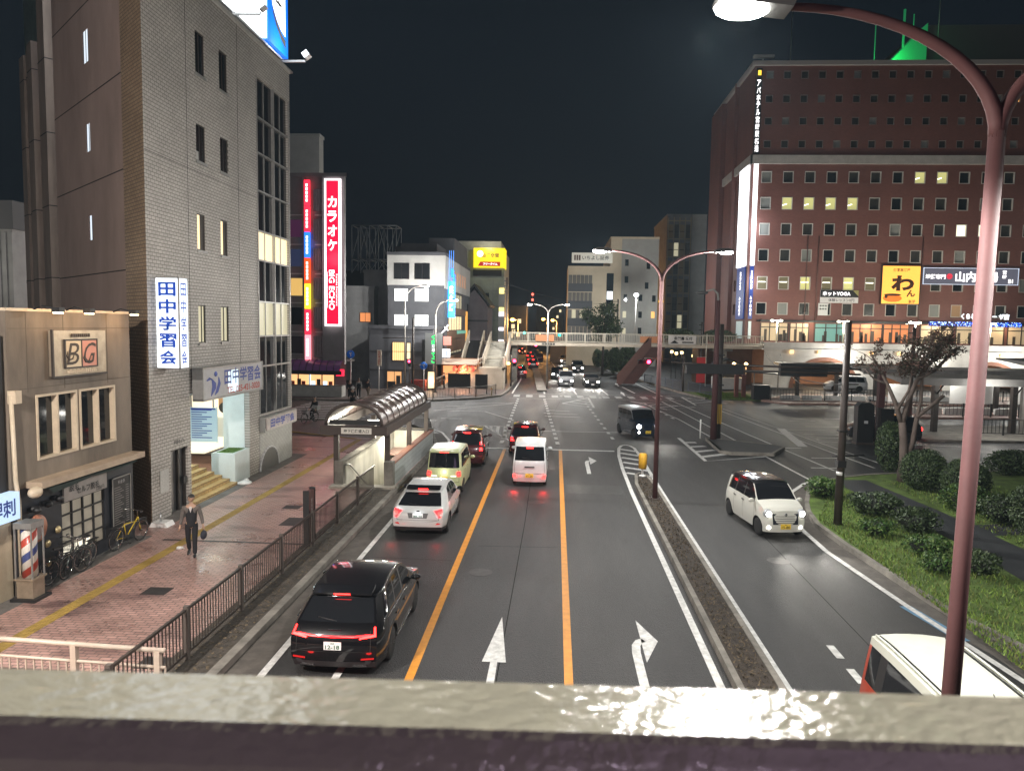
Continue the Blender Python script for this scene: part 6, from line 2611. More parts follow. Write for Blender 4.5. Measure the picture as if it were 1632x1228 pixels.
 def spoiler(s, mat, depth=.18, stop=True, z=None):
  z = z or s.H - .02
  w = s.hw(s.zu(0), 0) * .93
  y = s.yr(s.zu(0))
  q = MB()
  q.prism([(y + .22, z - .01), (y - depth, z - .06), (y - depth, z - .025), (y + .22, z + .035)], -w, w, 0, axis='x')
  o = q.build('spoiler', mat, s.root)
  if stop:
   q = MB()
   q.box(-.16, .16, y - depth - .012, y - depth, z - .055, z - .03)
   q.build('stop_lamp', M_tailhot, o)

 def stop_lamp(s, z, w=.16, h=.02):
  q = MB()
  p = s.rear_pt(0, z, .01)
  q.box(-w, w, p.y - .01, p.y + .03, z - h, z + h)
  q.build('stop_lamp', M_tailhot, s.root)


def brake_glow(root, x, y, z, p=4):
 for sx_ in (-x, x):
  point_light('brake_light', (sx_, y - .4, z), p, (1, .02, .015), .08, root)


def head_beams(root, x, y, z, p=420):
 p *= .5
 for sx_ in (-x, x):
  point_light('headlight_beam', (sx_, y + .1, z), p, (1, .95, .86), .05, root, 'SPOT', (R(83), 0, 0), R(48), 1.0)


def car_root(name, label, x, y, hdg, cat='car', group=None):
 return thing(name, label, cat, (x, y, .014), R(hdg), group)


# --- near black crossover, seen from behind
P_black = pbr('black_car_paint', (.004, .004, .005), .35, 0, coat=1.0, spec=.1)
r_ = car_root('black_crossover', 'glossy black crossover with a full width red tail light bar, braking behind the queue', -4.06, 15.45, 0)
r_.scale = (1, .93, .91)
c = Car(4.66, 1.87, 1.62, 1.04,
  up=[(0, 1.50), (.12, 1.56), (.32, 1.62), (.48, 1.61), (.58, 1.54), (.72, 1.12), (.80, 1.06), (.92, .98), (1, .84)],
  rear=[(.2, .10), (.42, .02), (.62, .0), (.86, .04), (.98, .12), (1.12, .30), (1.5, .78)],
  front=[(.2, .1), (.45, .0), (.7, .03), (.9, .12)], wb=2.69, fo=.96, wr=.365, gc=.24, tumble=.70, clad=.40,
  pillars=[(.27, .285), (.445, .465)], glass=(.07, .66), ws=(.56, .715), taper=(.13, .16), bulge=.03, beltslope=-.05, crown=.03).build(r_, P_black)
c.wheels(M_rimd, .23, 10)
c.mirrors(P_black, .67, 1.08)
c.handles((.30, .48), P_black, .92)
c.seams((.275, .455, .66))
c.tailgate_seam(.86, .60, 1.0)
c.spoiler(P_black, .15)
c.patch(c.rear_pt, [(-.86, .925), (-.5, .895), (0, .885), (.5, .895), (.86, .925), (.86, .95), (.5, .918), (0, .908), (-.5, .918), (-.86, .95)][:5] + [(.86, .945), (.5, .915), (0, .905), (-.5, .915), (-.86, .945)], 'light_bar', M_tail, .03, .03)
c.patches(c.rear_pt, [[(.62, .865), (.99, .905), (.99, 1.05), (.955, 1.05), (.945, .94), (.62, .89)]], 'tail_lamp', M_tailhot, .028)
c.patches(c.rear_pt, [[(.66, .43), (.95, .44), (.95, .47), (.66, .46)]], 'reflector', M_taildim, .014)
c.patches(c.rear_pt, [[(.45, .255), (.82, .26), (.8, .30), (.47, .295)]], 'exhaust', M_chrome, .02)
c.patch(c.rear_pt, [(-.86, .32), (.86, .32), (.9, .40), (-.9, .40)], 'bumper_strip', pbr('grey_diffuser', (.05, .055, .06), .35, .3), .016)
c.plate(.72, True, M_plate_w, '12-18', '宮崎')
c.wiper(1.13)
brake_glow(r_, .72, -2.6, .2, 3)
c.patch(c.rear_pt, [(-.16, 1.0), (.16, 1.0), (.16, 1.012), (-.16, 1.012)], 'badge', M_chrome, .012)
for sd_ in (-1, 1):
 q = MB()
 P_ = [c.pt(sd_, u, c.zb(u) + .015, .008) for u in [.07 + i * .03 for i in range(20)]]
 q.tube(P_, .012, 5)
 P_ = [c.pt(sd_, u, c.zu(u) - .02, .005) for u in [.03 + i * .03 for i in range(19)]]
 q.tube(P_, .014, 5)
 P_ = [c.pt(sd_, u, .34, .012) for u in [.30 + i * .02 for i in range(20)]]
 q.tube(P_, .018, 5)
 q.build('bright_trim', M_chrome, r_)

# --- pearl white crossover
P_pearl = pbr('pearl_white_paint', (.52, .53, .52), .22, 0, coat=.8)
r_ = car_root('white_crossover', 'pearl white coupe crossover with boomerang red tail lamps, braking ahead of the black one', -4.22, 24.75, 0)
r_.scale = (1, .94, .92)
c = Car(4.36, 1.80, 1.50, .97,
  up=[(0, 1.34), (.14, 1.43), (.36, 1.50), (.50, 1.49), (.60, 1.42), (.73, 1.05), (.82, 1.0), (.93, .92), (1, .78)],
  rear=[(.2, .08), (.42, .0), (.60, .02), (.84, .07), (.95, .20), (1.05, .46), (1.34, 1.12)],
  front=[(.2, .1), (.45, .0), (.7, .04), (.85, .12)], wb=2.64, fo=.92, wr=.34, gc=.24, tumble=.66, clad=.36,
  pillars=[(.30, .33), (.455, .47)], glass=(.15, .66), ws=(.575, .72), taper=(.13, .15), bulge=.03).build(r_, P_pearl)
c.wheels(M_rim, .215, 5)
c.mirrors(P_black, .68, 1.04)
c.handles((.47,), P_pearl, .86)
c.seams((.30, .46, .66))
c.tailgate_seam(.84, .60, .94)
c.spoiler(P_black, .1)
c.patches(c.rear_pt, [[(.66, .90), (.98, .95), (.985, .88), (.86, .80), (.92, .70), (.84, .69), (.78, .80)]], 'tail_lamp', M_tail, .03)
c.patches(c.rear_pt, [[(.80, .86), (.96, .90), (.96, .85), (.86, .80), (.88, .74), (.83, .74), (.80, .80)]], 'brake_lamp', M_tailhot, .036)
c.patches(c.rear_pt, [[(.72, .45), (.9, .47), (.93, .56), (.8, .53)]], 'reflector', M_taildim, .014)
c.patch(c.rear_pt, [(-.98, .56), (-.6, .60), (.6, .60), (.98, .56), (.95, .50), (.6, .545), (-.6, .545), (-.95, .50)], 'bumper_strip', P_pearl, .03)
c.patch(c.rear_pt, [(-.36, .66), (.36, .66), (.42, .83), (-.42, .83)], 'plate_recess', pbr('shadow_grey', (.09, .09, .09), .6), .012)
c.plate(.745, True, M_plate_w, '88-34', '宮崎')
c.patch(c.rear_pt, [(-.06, .87), (.06, .87), (.06, .90), (-.06, .90)], 'badge', M_chrome, .012)
c.wiper(1.02)
brake_glow(r_, .7, -2.5, .16, 2)
point_light('plate_lamp', (0, -2.28, .86), 1.2, (.85, .92, 1), .03, r_)

# --- lime green boxy kei car
P_lime = pbr('lime_green_paint', (.50, .55, .30), .3, 0, coat=.6)
P_limeroof = pbr('pale_lime_roof', (.40, .44, .30), .35, 0, .15, 2)
r_ = car_root('lime_kei_car', 'small boxy pale lime car with bright bumper lamps, braking in the kerb lane', -4.3, 30.4, 0)
kei = dict(wb=2.52, fo=.42, wr=.275, gc=.2, tumble=.86, taper=(.07, .10), bulge=.01)
c = Car(3.40, 1.475, 1.72, .98,
  up=[(0, 1.68), (.2, 1.72), (.6, 1.71), (.70, 1.66), (.84, 1.08), (.90, 1.02), (1, .86)],
  rear=[(.2, .05), (.4, .0), (.9, .02), (1.1, .05), (1.7, .17)], front=[(.2, .05), (.45, .0), (.7, .02), (.9, .08)],
  pillars=[(.25, .27), (.49, .51)], glass=(.06, .80), ws=(.69, .845), **kei).build(r_, P_lime, P_limeroof)
c.wheels(M_rim, .16, 6)
c.mirrors(P_lime, .8, 1.03)
c.handles((.3, .55), P_lime, .9)
c.seams((.26, .5, .78))
c.tailgate_seam(.88, .5, 1.0)
c.spoiler(P_lime, .1)
c.patches(c.rear_pt, [[(.76, .74), (.98, .74), (.98, .92), (.76, .90)]], 'tail_lamp', M_tail, .02)
c.patches(c.rear_pt, [[(.80, .79), (.92, .79), (.92, .86), (.80, .86)]], 'brake_lamp', M_tailhot, .028)
c.patch(c.rear_pt, [(-.72, .71), (.72, .71), (.72, .76), (-.72, .76)], 'plate_lamp_bar', glow('warm_bar', (1, .95, .7), 1.2), .02)
c.plate(.63, True, M_plate_y, '52-06', '宮崎', M_black)
c.wiper(1.08)
point_light('plate_lamp', (0, -1.95, .9), 3, (1, .95, .75), .1, r_)

# --- dark red wagon ahead
P_dred = pbr('dark_red_paint', (.05, .008, .010), .18, 0, coat=1.0)
r_ = car_root('red_minivan', 'dark red minivan with glossy roof reflections at the head of the kerb lane', -4.15, 36.4, 2)
c = Car(4.2, 1.70, 1.66, 1.0, up=[(0, 1.6), (.2, 1.66), (.55, 1.65), (.64, 1.58), (.80, 1.1), (.88, 1.02), (1, .8)],
  rear=[(.2, .06), (.45, .0), (.9, .05), (1.1, .12), (1.6, .42)], front=[(.2, .08), (.45, .0), (.7, .03), (.9, .1)], wb=2.6, fo=.85, wr=.31, gc=.22, tumble=.78,
  pillars=[(.2, .22), (.42, .44)], glass=(.06, .72), ws=(.63, .80), taper=(.1, .13)).build(r_, P_dred)
c.wheels(M_rim, .19, 6)
c.mirrors(P_dred, .74, 1.06)
c.seams((.21, .43, .7))
c.spoiler(P_dred, .12)
c.patches(c.rear_pt, [[(.80, .80), (.99, .80), (.99, 1.2), (.88, 1.2)]], 'tail_lamp', M_tail, .02)
c.patches(c.rear_pt, [[(.84, .84), (.96, .84), (.96, .95), (.84, .95)]], 'brake_lamp', M_tailhot, .028)
c.plate(.62, True, M_plate_w, '30-71', '宮崎')

# --- white kei van in the middle lane
P_wvan = pbr('white_van_paint', (.55, .57, .58), .3, 0, .08, 3, coat=.5)
r_ = car_root('white_kei_van', 'small white box van with upright rear and red glow on the road behind it', -.98, 32.25, 0, 'van')
c = Car(3.395, 1.475, 1.74, 1.02, up=[(0, 1.68), (.2, 1.74), (.65, 1.73), (.74, 1.66), (.91, 1.1), (.96, 1.03), (1, .9)],
  rear=[(.2, .04), (.45, .0), (1.0, .02), (1.2, .08), (1.7, .28)], front=[(.2, .04), (.45, .0), (.7, .01), (.95, .05)],
  pillars=[(.22, .25), (.50, .53)], glass=(.05, .86), ws=(.77, .94), wb=2.45, fo=.45, wr=.27, gc=.2, tumble=.86, taper=(.05, .08), bulge=.005).build(r_, P_wvan)
c.wheels(M_rim, .16, 5)
c.mirrors(P_wvan, .88, 1.12)
c.handles((.3, .56), M_trim, .95)
c.seams((.235, .515, .84))
c.tailgate_seam(.9, .55, 1.06)
c.patches(c.rear_pt, [[(.78, .36), (.97, .36), (.97, .50), (.78, .50)]], 'tail_lamp', M_tailhot, .02)
c.patch(c.rear_pt, [(-.3, .80), (.3, .80), (.3, .85), (-.3, .85)], 'garnish', M_trim, .02)
c.plate(.47, True, M_plate_y, '41-25', '宮崎', M_black)
c.stop_lamp(1.60, .14, .02)
brake_glow(r_, .6, -2.2, .12, 9)
c.wiper(1.16)
# --- dark red car in front of it
r_ = car_root('red_hatchback', 'dark red hatchback with lit tail lamps waiting at the stop line in the middle lane', -1.5, 39.9, 0)
c = Car(3.9, 1.70, 1.50, .95, up=[(0, 1.40), (.18, 1.48), (.45, 1.50), (.56, 1.44), (.72, 1.0), (.85, .93), (1, .74)],
  rear=[(.2, .06), (.45, .0), (.85, .04), (1.0, .14), (1.4, .55)], front=[(.2, .08), (.45, .0), (.7, .04), (.9, .1)], wb=2.5, fo=.8, wr=.3, gc=.2, tumble=.74,
  pillars=[(.22, .25), (.44, .46)], glass=(.08, .66), ws=(.55, .72), taper=(.12, .14)).build(r_, P_dred)
c.wheels(M_rim, .18, 6)
c.mirrors(P_dred, .68, 1.0)
c.spoiler(P_dred, .1)
c.patches(c.rear_pt, [[(.72, .74), (.99, .76), (.99, .95), (.84, .92)]], 'tail_lamp', M_tail, .02)
c.patches(c.rear_pt, [[(.78, .78), (.93, .79), (.93, .86), (.80, .85)]], 'brake_lamp', M_tailhot, .028)
c.plate(.56, True, M_plate_w, '77-03', '宮崎')

# --- white kei turning towards us
P_cream = pbr('cream_white_paint', (.60, .60, .54), .24, 0, coat=.7)
r_ = car_root('white_kei_car', 'cream white small car with black roof and round glowing headlamps turning by the planted bed', 7.25, 25.6, 188)
c = Car(3.40, 1.475, 1.61, .98, up=[(0, 1.54), (.15, 1.60), (.55, 1.61), (.66, 1.56), (.83, 1.09), (.89, 1.04), (.97, .97), (1, .86)],
  rear=[(.2, .05), (.45, .0), (.9, .03), (1.1, .08), (1.5, .25)], front=[(.2, .06), (.45, .0), (.7, .02), (.9, .09)],
  pillars=[(.26, .29), (.50, .52)], glass=(.08, .79), ws=(.65, .835), wb=2.52, fo=.45, wr=.285, gc=.2, tumble=.80, taper=(.09, .10), bulge=.015).build(r_, P_cream, P_black)
c.wheels(M_rimd, .165, 7)
c.mirrors(P_cream, .8, 1.05)
c.handles((.3, .52), M_chrome, .9)
c.seams((.275, .51, .79))
M_fan = lambda xf, z: frame(c.front_pt(xf, z, .0), (-1, 0, 0), (0, 0, 1))
c.patch(c.front_pt, [(-.62, .46), (.62, .46), (.66, .80), (-.66, .80)][::-1], 'grille', pbr('dark_blue_grille', (.02, .024, .035), .35, .3), .02)
q = MB()
for k in range(4):
 z = .52 + k * .07
 P_ = [c.front_pt(x, z, .028) for x in (-.55, -.3, 0, .3, .55)]
 q.tube(P_, .008, 5)
q.build('grille_bar', M_trim, r_)
for sd_ in (-1, 1):
 q = MB(M_fan(sd_ * .84, .80))
 q.lathe([(.0, .07), (.10, .06), (.14, .0), (.15, -.05)], 20)
 h = q.build('headlamp', M_headlens, r_)
 q = MB(M_fan(sd_ * .84, .80))
 q.lathe([(0, .085), (.085, .072)], 16)
 q.build('bulb', M_head, h)
 q = MB(M_fan(sd_ * .80, .36))
 q.lathe([(0, .03), (.05, .02), (.06, -.03)], 12)
 q.build('fog_lamp', glow('fog_white', (1, .97, .9), 14), r_)
c.patch(c.front_pt, [(-.98, .24), (.98, .24), (.95, .31), (-.95, .31)][::-1], 'lower_lip', P_cream, .03)
c.plate(.40, False, M_plate_y, '15-80', '宮崎', M_black)
q = MB()
p = c.front_pt(0, .78, .03)
q.lathe([(0, .012), (.05, .0)], 12, M=frame(p, (-1, 0, 0), (0, 0, 1)))
q.build('badge', M_chrome, r_)
q = MB()
q.ball((-.32, .2, 1.12), (.13, .13, .16), 0)
q.box(-.5, -.1, -.05, .15, .7, 1.05, 0)
head_beams(r_, .58, 1.78, .78, 900)

# --- navy boxy kei coming towards us
P_navy = pbr('navy_car_paint', (.012, .018, .032), .2, 0, coat=1.0)
r_ = car_root('navy_kei_wagon', 'dark navy boxy small wagon with a pale roof crossing the junction behind the lamp pole', 5.15, 46.1, 196)
c = Car(3.40, 1.475, 1.78, 1.02, up=[(0, 1.73), (.2, 1.78), (.62, 1.77), (.71, 1.70), (.84, 1.12), (.90, 1.07), (1, .95)],
  rear=[(.2, .04), (.45, .0), (1.0, .02), (1.7, .12)], front=[(.2, .05), (.45, .0), (.7, .01), (.95, .05)],
  pillars=[(.25, .28), (.49, .52)], glass=(.06, .80), ws=(.70, .85), wb=2.52, fo=.42, wr=.285, gc=.22, tumble=.88, taper=(.06, .08), bulge=.005).build(r_, P_navy, pbr('silver_roof', (.42, .43, .44), .3, .1))
c.wheels(pbr('white_rim', (.5, .5, .5), .35, .4), .165, 6)
c.mirrors(P_navy, .8, 1.08)
c.handles((.3, .55), M_chrome, .92)
c.patch(c.front_pt, [(-.6, .62), (.6, .62), (.6, .86), (-.6, .86)][::-1], 'grille', M_trim, .02)
for sd_ in (-1, 1):
 q = MB(frame(c.front_pt(sd_ * .82, .78), (-1, 0, 0), (0, 0, 1)))
 q.lathe([(0, .07), (.09, .055), (.13, .0), (.13, -.05)], 16)
 h = q.build('headlamp', M_head, r_)
 q = MB(frame(c.front_pt(sd_ * .82, .45), (-1, 0, 0), (0, 0, 1)))
 q.lathe([(0, .03), (.05, .02), (.06, -.03)], 12)
 q.build('fog_lamp', glow('fog_white', (1, .97, .9), 14), r_)
c.patch(c.front_pt, [(-.95, .28), (.95, .28), (.95, .36), (-.95, .36)][::-1], 'bumper_strip', M_rim, .02)
c.plate(.46, False, M_plate_y, '60-29', '宮崎', M_black)
head_beams(r_, .58, 1.78, .78, 420)

# --- red and white van leaving under the camera bridge
P_redv = pbr('brick_red_paint', (.36, .045, .02), .3, 0, .1, 2, coat=.5)
P_wroof = pbr('chalk_white_roof', (.52, .53, .46), .45, 0, .14, 1.2)
r_ = car_root('red_van', 'brick red van with a long ribbed white roof, half hidden by the maroon lamp pole', 5.68, 10.05, 180.5, 'van')
c = Car(3.4, 1.475, 1.95, 1.14, up=[(0, 1.91), (.15, 1.95), (.7, 1.94), (.79, 1.87), (.92, 1.2), (.96, 1.12), (1, .95)],
  rear=[(.2, .05), (.5, .0), (1.1, .02), (1.9, .12)], front=[(.2, .05), (.45, .0), (.7, .01), (.95, .06)],
  pillars=[(.14, .21), (.50, .53)], glass=(.03, .86), ws=(.78, .925), wb=2.4, fo=.45, wr=.28, gc=.22, tumble=.84, taper=(.04, .08), bulge=.005, crown=.03).build(r_, P_redv, P_wroof)
c.wheels(M_rim, .18, 5)
c.mirrors(P_redv, .87, 1.2)
c.handles((.3, .56), M_trim, 1.02)
c.seams((.17, .51, .84))
c.patches(c.rear_pt, [[(.88, .75), (.99, .75), (.99, 1.15), (.88, 1.15)]], 'tail_lamp', M_taildim, .02)
q = MB()
for sd_ in (-1, 1):
 for o_, m_ in ((.56, 0), (.50, 1)):
  P_ = [(sd_ * o_ , c.pt(1, u, c.zu(u)).y, c.zu(u) + .05 * (1 - o_ * o_) - (.012 if m_ else -.004)) for u in [.02 + i * .05 for i in range(16)]]
  q.tube(P_, .014 if m_ else .02, 5, m_)
q.build('roof_rib', [P_wroof, M_seam], r_)
q = MB()
q.tube([(.2, 1.2, 2.0), (.2, .9, 2.25)], .008, 5)
q.build('aerial', M_trim, r_)

# --- oncoming queue beyond the crossing
P_silver = pbr('silver_paint', (.34, .35, .37), .25, .4, coat=.6)
P_grey = pbr('charcoal_paint', (.05, .052, .056), .22, .2, coat=.8)


def oncoming(name, label, x, y, paint, kind, hdg=182, cat='car', power=520):
 r_ = car_root(name, label, x, y, hdg, cat)
 if kind == 'sedan':
  c = Car(4.5, 1.75, 1.45, .92, up=[(0, .98), (.14, 1.02), (.26, 1.36), (.42, 1.45), (.54, 1.42), (.70, 1.0), (.85, .92), (1, .76)], rear=[(.2, .06), (.45, .0), (.9, .05)], front=[(.2, .08), (.45, .0), (.7, .03), (.85, .1)],
    wb=2.65, fo=.9, wr=.31, gc=.2, tumble=.74, pillars=[(.42, .44)], glass=(.2, .64), ws=(.54, .70), taper=(.12, .14), rw=None)
 else:
  c = Car(4.3, 1.70, 1.72, 1.0, up=[(0, 1.66), (.2, 1.72), (.58, 1.71), (.67, 1.62), (.83, 1.1), (.9, 1.02), (1, .84)], rear=[(.2, .05), (.45, .0), (.95, .03), (1.65, .25)], front=[(.2, .06), (.45, .0), (.7, .02), (.9, .08)],
    wb=2.6, fo=.82, wr=.31, gc=.2, tumble=.82, pillars=[(.25, .28), (.48, .5)], glass=(.06, .78), ws=(.66, .84), taper=(.08, .12))
 c.build(r_, paint)
 c.wheels(M_rim, .18, 5)
 c.mirrors(paint, .74, c.belt + .06)
 c.patch(c.front_pt, [(-.5, .5), (.5, .5), (.55, .7), (-.55, .7)][::-1], 'grille', M_trim, .02)
 for sd_ in (-1, 1):
  q = MB(frame(c.front_pt(sd_ * .8, .68), (-1, 0, 0), (0, 0, 1)))
  q.ball((0, 0, .02), (.15, .08, .06), 0, 12, 8)
  q.build('headlamp', M_head, r_)
 c.plate(.38, False, M_plate_w, None)
 head_beams(r_, .62, c.L / 2 + .12, .68, power)
 return r_, c


oncoming('grey_estate', 'pinkish silver tall car with lit headlamps and roof light, next to the crossing median', 1.2, 84.6, P_silver, 'mpv')
q = MB()
q.box(-.25, .25, -.1, .1, 1.74, 1.92)
q.build('roof_lamp', glow('taxi_lamp', (1, .75, .3), 1.5), bpy.data.objects['grey_estate'])
oncoming('dark_sedan', 'dark sedan with lit headlamps just behind the crossing stop line', 4.1, 83.9, P_grey, 'sedan')
oncoming('black_minivan', 'near-black tall minivan with lit headlamps farther up the oncoming lane', 3.3, 110.5, P_grey, 'mpv')
oncoming('distant_hatchback', 'distant silver car with lit headlamps behind the black minivan', 1.6, 133, P_silver, 'mpv')
oncoming('waiting_saloon', 'charcoal saloon half hidden behind the silver car by the median', .3, 96, P_grey, 'sedan', power=300)
# --- cars going away, far up the road
def going(name, label, x, y, paint, lamps=M_tailhot):
 r_ = car_root(name, label, x, y, 2)
 c = Car(4.2, 1.70, 1.6, .98, up=[(0, 1.52), (.2, 1.6), (.5, 1.6), (.6, 1.5), (.76, 1.04), (.88, .96), (1, .78)], rear=[(.2, .05), (.45, .0), (.95, .05), (1.5, .4)], front=[(.2, .06), (.45, .0), (.7, .02), (.9, .08)],
   wb=2.6, fo=.82, wr=.31, gc=.2, tumble=.78, pillars=[(.25, .28), (.46, .48)], glass=(.06, .70), ws=(.6, .77), taper=(.1, .12)).build(r_, paint)
 c.wheels(M_rim, .18, 5)
 for sd_ in (-1, 1):
  q = MB(frame(c.rear_pt(sd_ * .84, .82), (1, 0, 0), (0, 0, 1)))
  q.ball((0, 0, 0), (.13, .11, .05), 0, 10, 6)
  q.build('tail_lamp', lamps, r_)
 c.stop_lamp(1.42)
 return r_


P_dk = pbr('dark_paint', (.02, .02, .022), .2, 0, coat=.8)
going('distant_car', 'distant car with glaring red brake lamps under the far footbridge', -3.5, 118, P_dred)
going('distant_car', 'second distant car with red brake lamps, farther on in the same lane', -4.1, 132, P_dk)
going('distant_car', 'distant red lamped car at the head of the far queue', -5.0, 150, P_dk)
# far-off line of lamps at the vanishing point
for i, (x, y, col, lab) in enumerate(((-7.8, 175, (1, .1, .05), 'distant car showing twin red lamps near the street end'), (-9.5, 200, (1, .4, .08), 'distant car showing twin amber lamps near the street end'), (-4.4, 160, (1, .95, .85), 'distant car showing twin white lamps near the street end'),
                                     (-3.2, 145, (1, .95, .85), 'distant car with white lamps beside the brake-lit queue'))):
 o = dup(bpy.data.objects['distant_car'], (x, y, .014), R(2 if col[1] < .9 else 182), lab)
 for ch in o.children:
  if ch.name.startswith('tail_lamp') or ch.name.startswith('stop_lamp'):
   ch.data = ch.data.copy()
   ch.data.materials[0] = glow('far_lamp_%d' % i, col, 14)
# --- queue on the side road corner, seen beside the stairs
going('kerb_car', 'dark car with red lamps at the far kerb by the bridge stairs', -3.9 - .6, 96, P_dred)
# --- parked silver minivan by the arches
r_, c = oncoming('silver_minivan', 'pale silver minivan parked sideways in front of the arches', 32.4, 84.5, pbr('pale_silver', (.5, .52, .54), .3, .2, coat=.4), 'mpv', 84, power=1)
for ch in list(r_.children):
 if ch.type == 'LIGHT':
  bpy.data.objects.remove(ch)
 elif ch.name.startswith('headlamp'):
  ch.data = ch.data.copy()
  ch.data.materials[0] = M_headlens
# --- dark car leaving the plaza behind the pruned tree
r_ = going('plaza_car', 'dark car with one visible red tail lamp passing behind the pruned tree', 20.3, 46.9, P_dk)
r_.rotation_euler = (0, 0, R(84))
# ================================================================ street furniture
M_maroon = pbr('maroon_pole_paint', (.072, .026, .026), .75, 0, .18, 3, .06, 20)
M_greypole = pbr('grey_pole_paint', (.24, .23, .21), .5, .2, .2, 3)
M_brownp2 = pbr('dark_brown_pole', (.05, .038, .032), .5, 0, .25, 3)
M_lens = glow('street_lens', (1, .98, .92), 70)
M_lamphead = pbr('lamp_head_grey', (.07, .07, .068), .5, .2)


def arc_arm(q, x, z0, reach, rise, r0, r1, sgn, y=0):
 pts, rs = [], []
 for k in range(15):
  t = k / 14
  a = t * math.pi / 2
  pts.append((x + sgn * reach * (1 - math.cos(a)), y, z0 + rise * math.sin(a)))
  rs.append(lerp(r0, r1, t))
 q.tube(pts, rs, 12)
 return pts[-1]


def street_lamp(name, label, x, y, hj, ht_, reach, arms, mat, r0=.10, r1=.072, power=2200, col=(1, .97, .92), base=0.0, lens=None, group='street lamps', cut=False):
 o = thing(name, label, 'street lamp', (x, y, base), 0, group)
 q = MB()
 q.tube([(0, 0, 0), (0, 0, hj * .5), (0, 0, hj)], [r0, lerp(r0, r1, .6), r1], 16)
 q.build('pole', mat, o)
 q = MB()
 q.box(-.22, .22, -.22, .22, 0, .03)
 for a in (-.15, .15):
  for b in (-.15, .15):
   q.tube([(a, b, .03), (a, b, .07)], .025, 6)
 q.build('base_plate', M_brownp2, o)
 for sg_ in arms:
  q = MB()
  e_ = arc_arm(q, 0, hj - .05, reach, ht_ - hj, r1, .035, sg_)
  q.build('arm', mat, o)
  hx = e_[0]
  q = MB()
  T_ = Matrix.Translation((hx, 0, e_[2])) @ Matrix.Rotation(R(-4 * sg_), 4, 'Y')
  prof = [(-.05, .05), (.12, .10), (.48, .085), (.64, .02), (.62, -.03), (-.02, -.05)]
  q.prism([(sg_ * a, b) for a, b in prof], -.15, .15, 0, M=T_, axis='y')
  h_ = q.build('lamp_head', M_lamphead, o)
  q = MB()
  q.add([T_ @ Vector((sg_ * a, b, -.052)) for a, b in ((.2, -.12), (.6, -.12), (.6, .12), (.2, .12))], [(0, 1, 2, 3) if sg_ < 0 else (3, 2, 1, 0)])
  q.ball(T_ @ Vector((sg_ * .4, 0, -.05)), (.25, .14, .085), 0, 14, 8)
  q.build('lens', lens or M_lens, h_)
  point_light('street_lamp_light', (hx + sg_ * .4, 0, e_[2] - .16), power, col, .14, o, 'SPOT' if cut else 'POINT', (0, R(-25 * sg_), 0), R(172), .2)
 return o


nl_ = street_lamp('street_lamp', 'tall maroon twin arm street lamp rising past the bridge handrail, lamp glaring white', 3.76, 7.0, 8.32, 9.43, 1.9, (-1, 1), M_maroon, .085, .07, 2500, base=.17, cut=True)
nl_.rotation_euler = (0, R(.9), 0)
street_lamp('street_lamp', 'maroon twin arm street lamp on the median behind the yellow bollard', 3.93, 28.3, 8.3, 9.45, 1.95, (-1, 1), M_maroon, .10, .07, 2300, base=.17)
street_lamp('street_lamp', 'pale twin arm street lamp on the median beyond the far crossing', -.85, 80, 8.1, 9.1, 1.6, (-1, 1), M_greypole, .1, .07, 2400, base=.0)
street_lamp('street_lamp', 'grey single arm street lamp in front of the dark restaurant', -15.0, 73.2, 8.9, 10.4, 1.7, (1,), M_greypole, .1, .07, 2600, base=.13)
street_lamp('street_lamp', 'grey single arm street lamp beside the green sign at the corner', -11.6, 71.2, 7.6, 9.0, 1.5, (1,), M_greypole, .1, .07, 2600, base=.13)
street_lamp('street_lamp', 'unseen grey lamp added to light the pavement and the tiled facade', -6.75, 4.2, 8.4, 9.8, 1.9, (-1,), M_greypole, .1, .07, 9500, (1, .91, .83), .1)  # added lamp outside the view, brightens the pavement and facade
street_lamp('street_lamp', 'unseen maroon median lamp added behind the camera, tinted to colour the handrail', 4.0, -17.0, 8.35, 9.62, 2.0, (-1, 1), M_maroon, .085, .07, 600, (.95, .72, 1.0), .17)  # added lamp behind the camera, its tint is for the handrail
# amber lamps far along the street
amb = glow('sodium_lens', (1, .45, .08), 10)
for i, (x, y, z, lab) in enumerate(((-6.6, 130, 7.6, 'amber sodium street lamp above the bridge stairs'), (-2.0, 175, 8.2, 'amber sodium street lamp, first of the pair over the far queue'), (.2, 178, 8.0, 'amber sodium street lamp, second of the pair over the far queue'), (9.5, 170, 8.6, 'amber sodium street lamp beside the beige bank building'))):
 o = thing('sodium_lamp', lab, 'street lamp', (x, y, 0), 0, 'amber street lamps far along the street')
 q = MB()
 q.tube([(0, 0, 0), (0, 0, z)], .1, 8)
 q.tube([(0, 0, z), (-.9, 0, z + .25)], .06, 6)
 q.build('pole', M_greypole, o)
 q = MB()
 q.ball((-1.0, 0, z + .15), (.42, .3, .28), 0, 10, 6)
 q.build('lamp_head', amb, o)
 point_light('sodium_light', (-1.0, -.5, z - .3), 2600, (1, .45, .12), .3, o)
o = thing('street_lamp_white', 'white glaring lamp globe on a thin pole before the beige building flank', 'street lamp', (12.9, 122, 0))
q = MB()
q.tube([(0, 0, 0), (0, 0, 11.8)], .09, 8)
q.build('pole', M_greypole, o)
q = MB()
q.ball((0, -.2, 12), (.4, .3, .28), 0, 10, 6)
q.build('lamp_head', glow('white_globe', (.95, 1, 1), 10), o)
point_light('white_globe_light', (0, -.7, 11.8), 2600, (.95, 1, 1), .3, o)

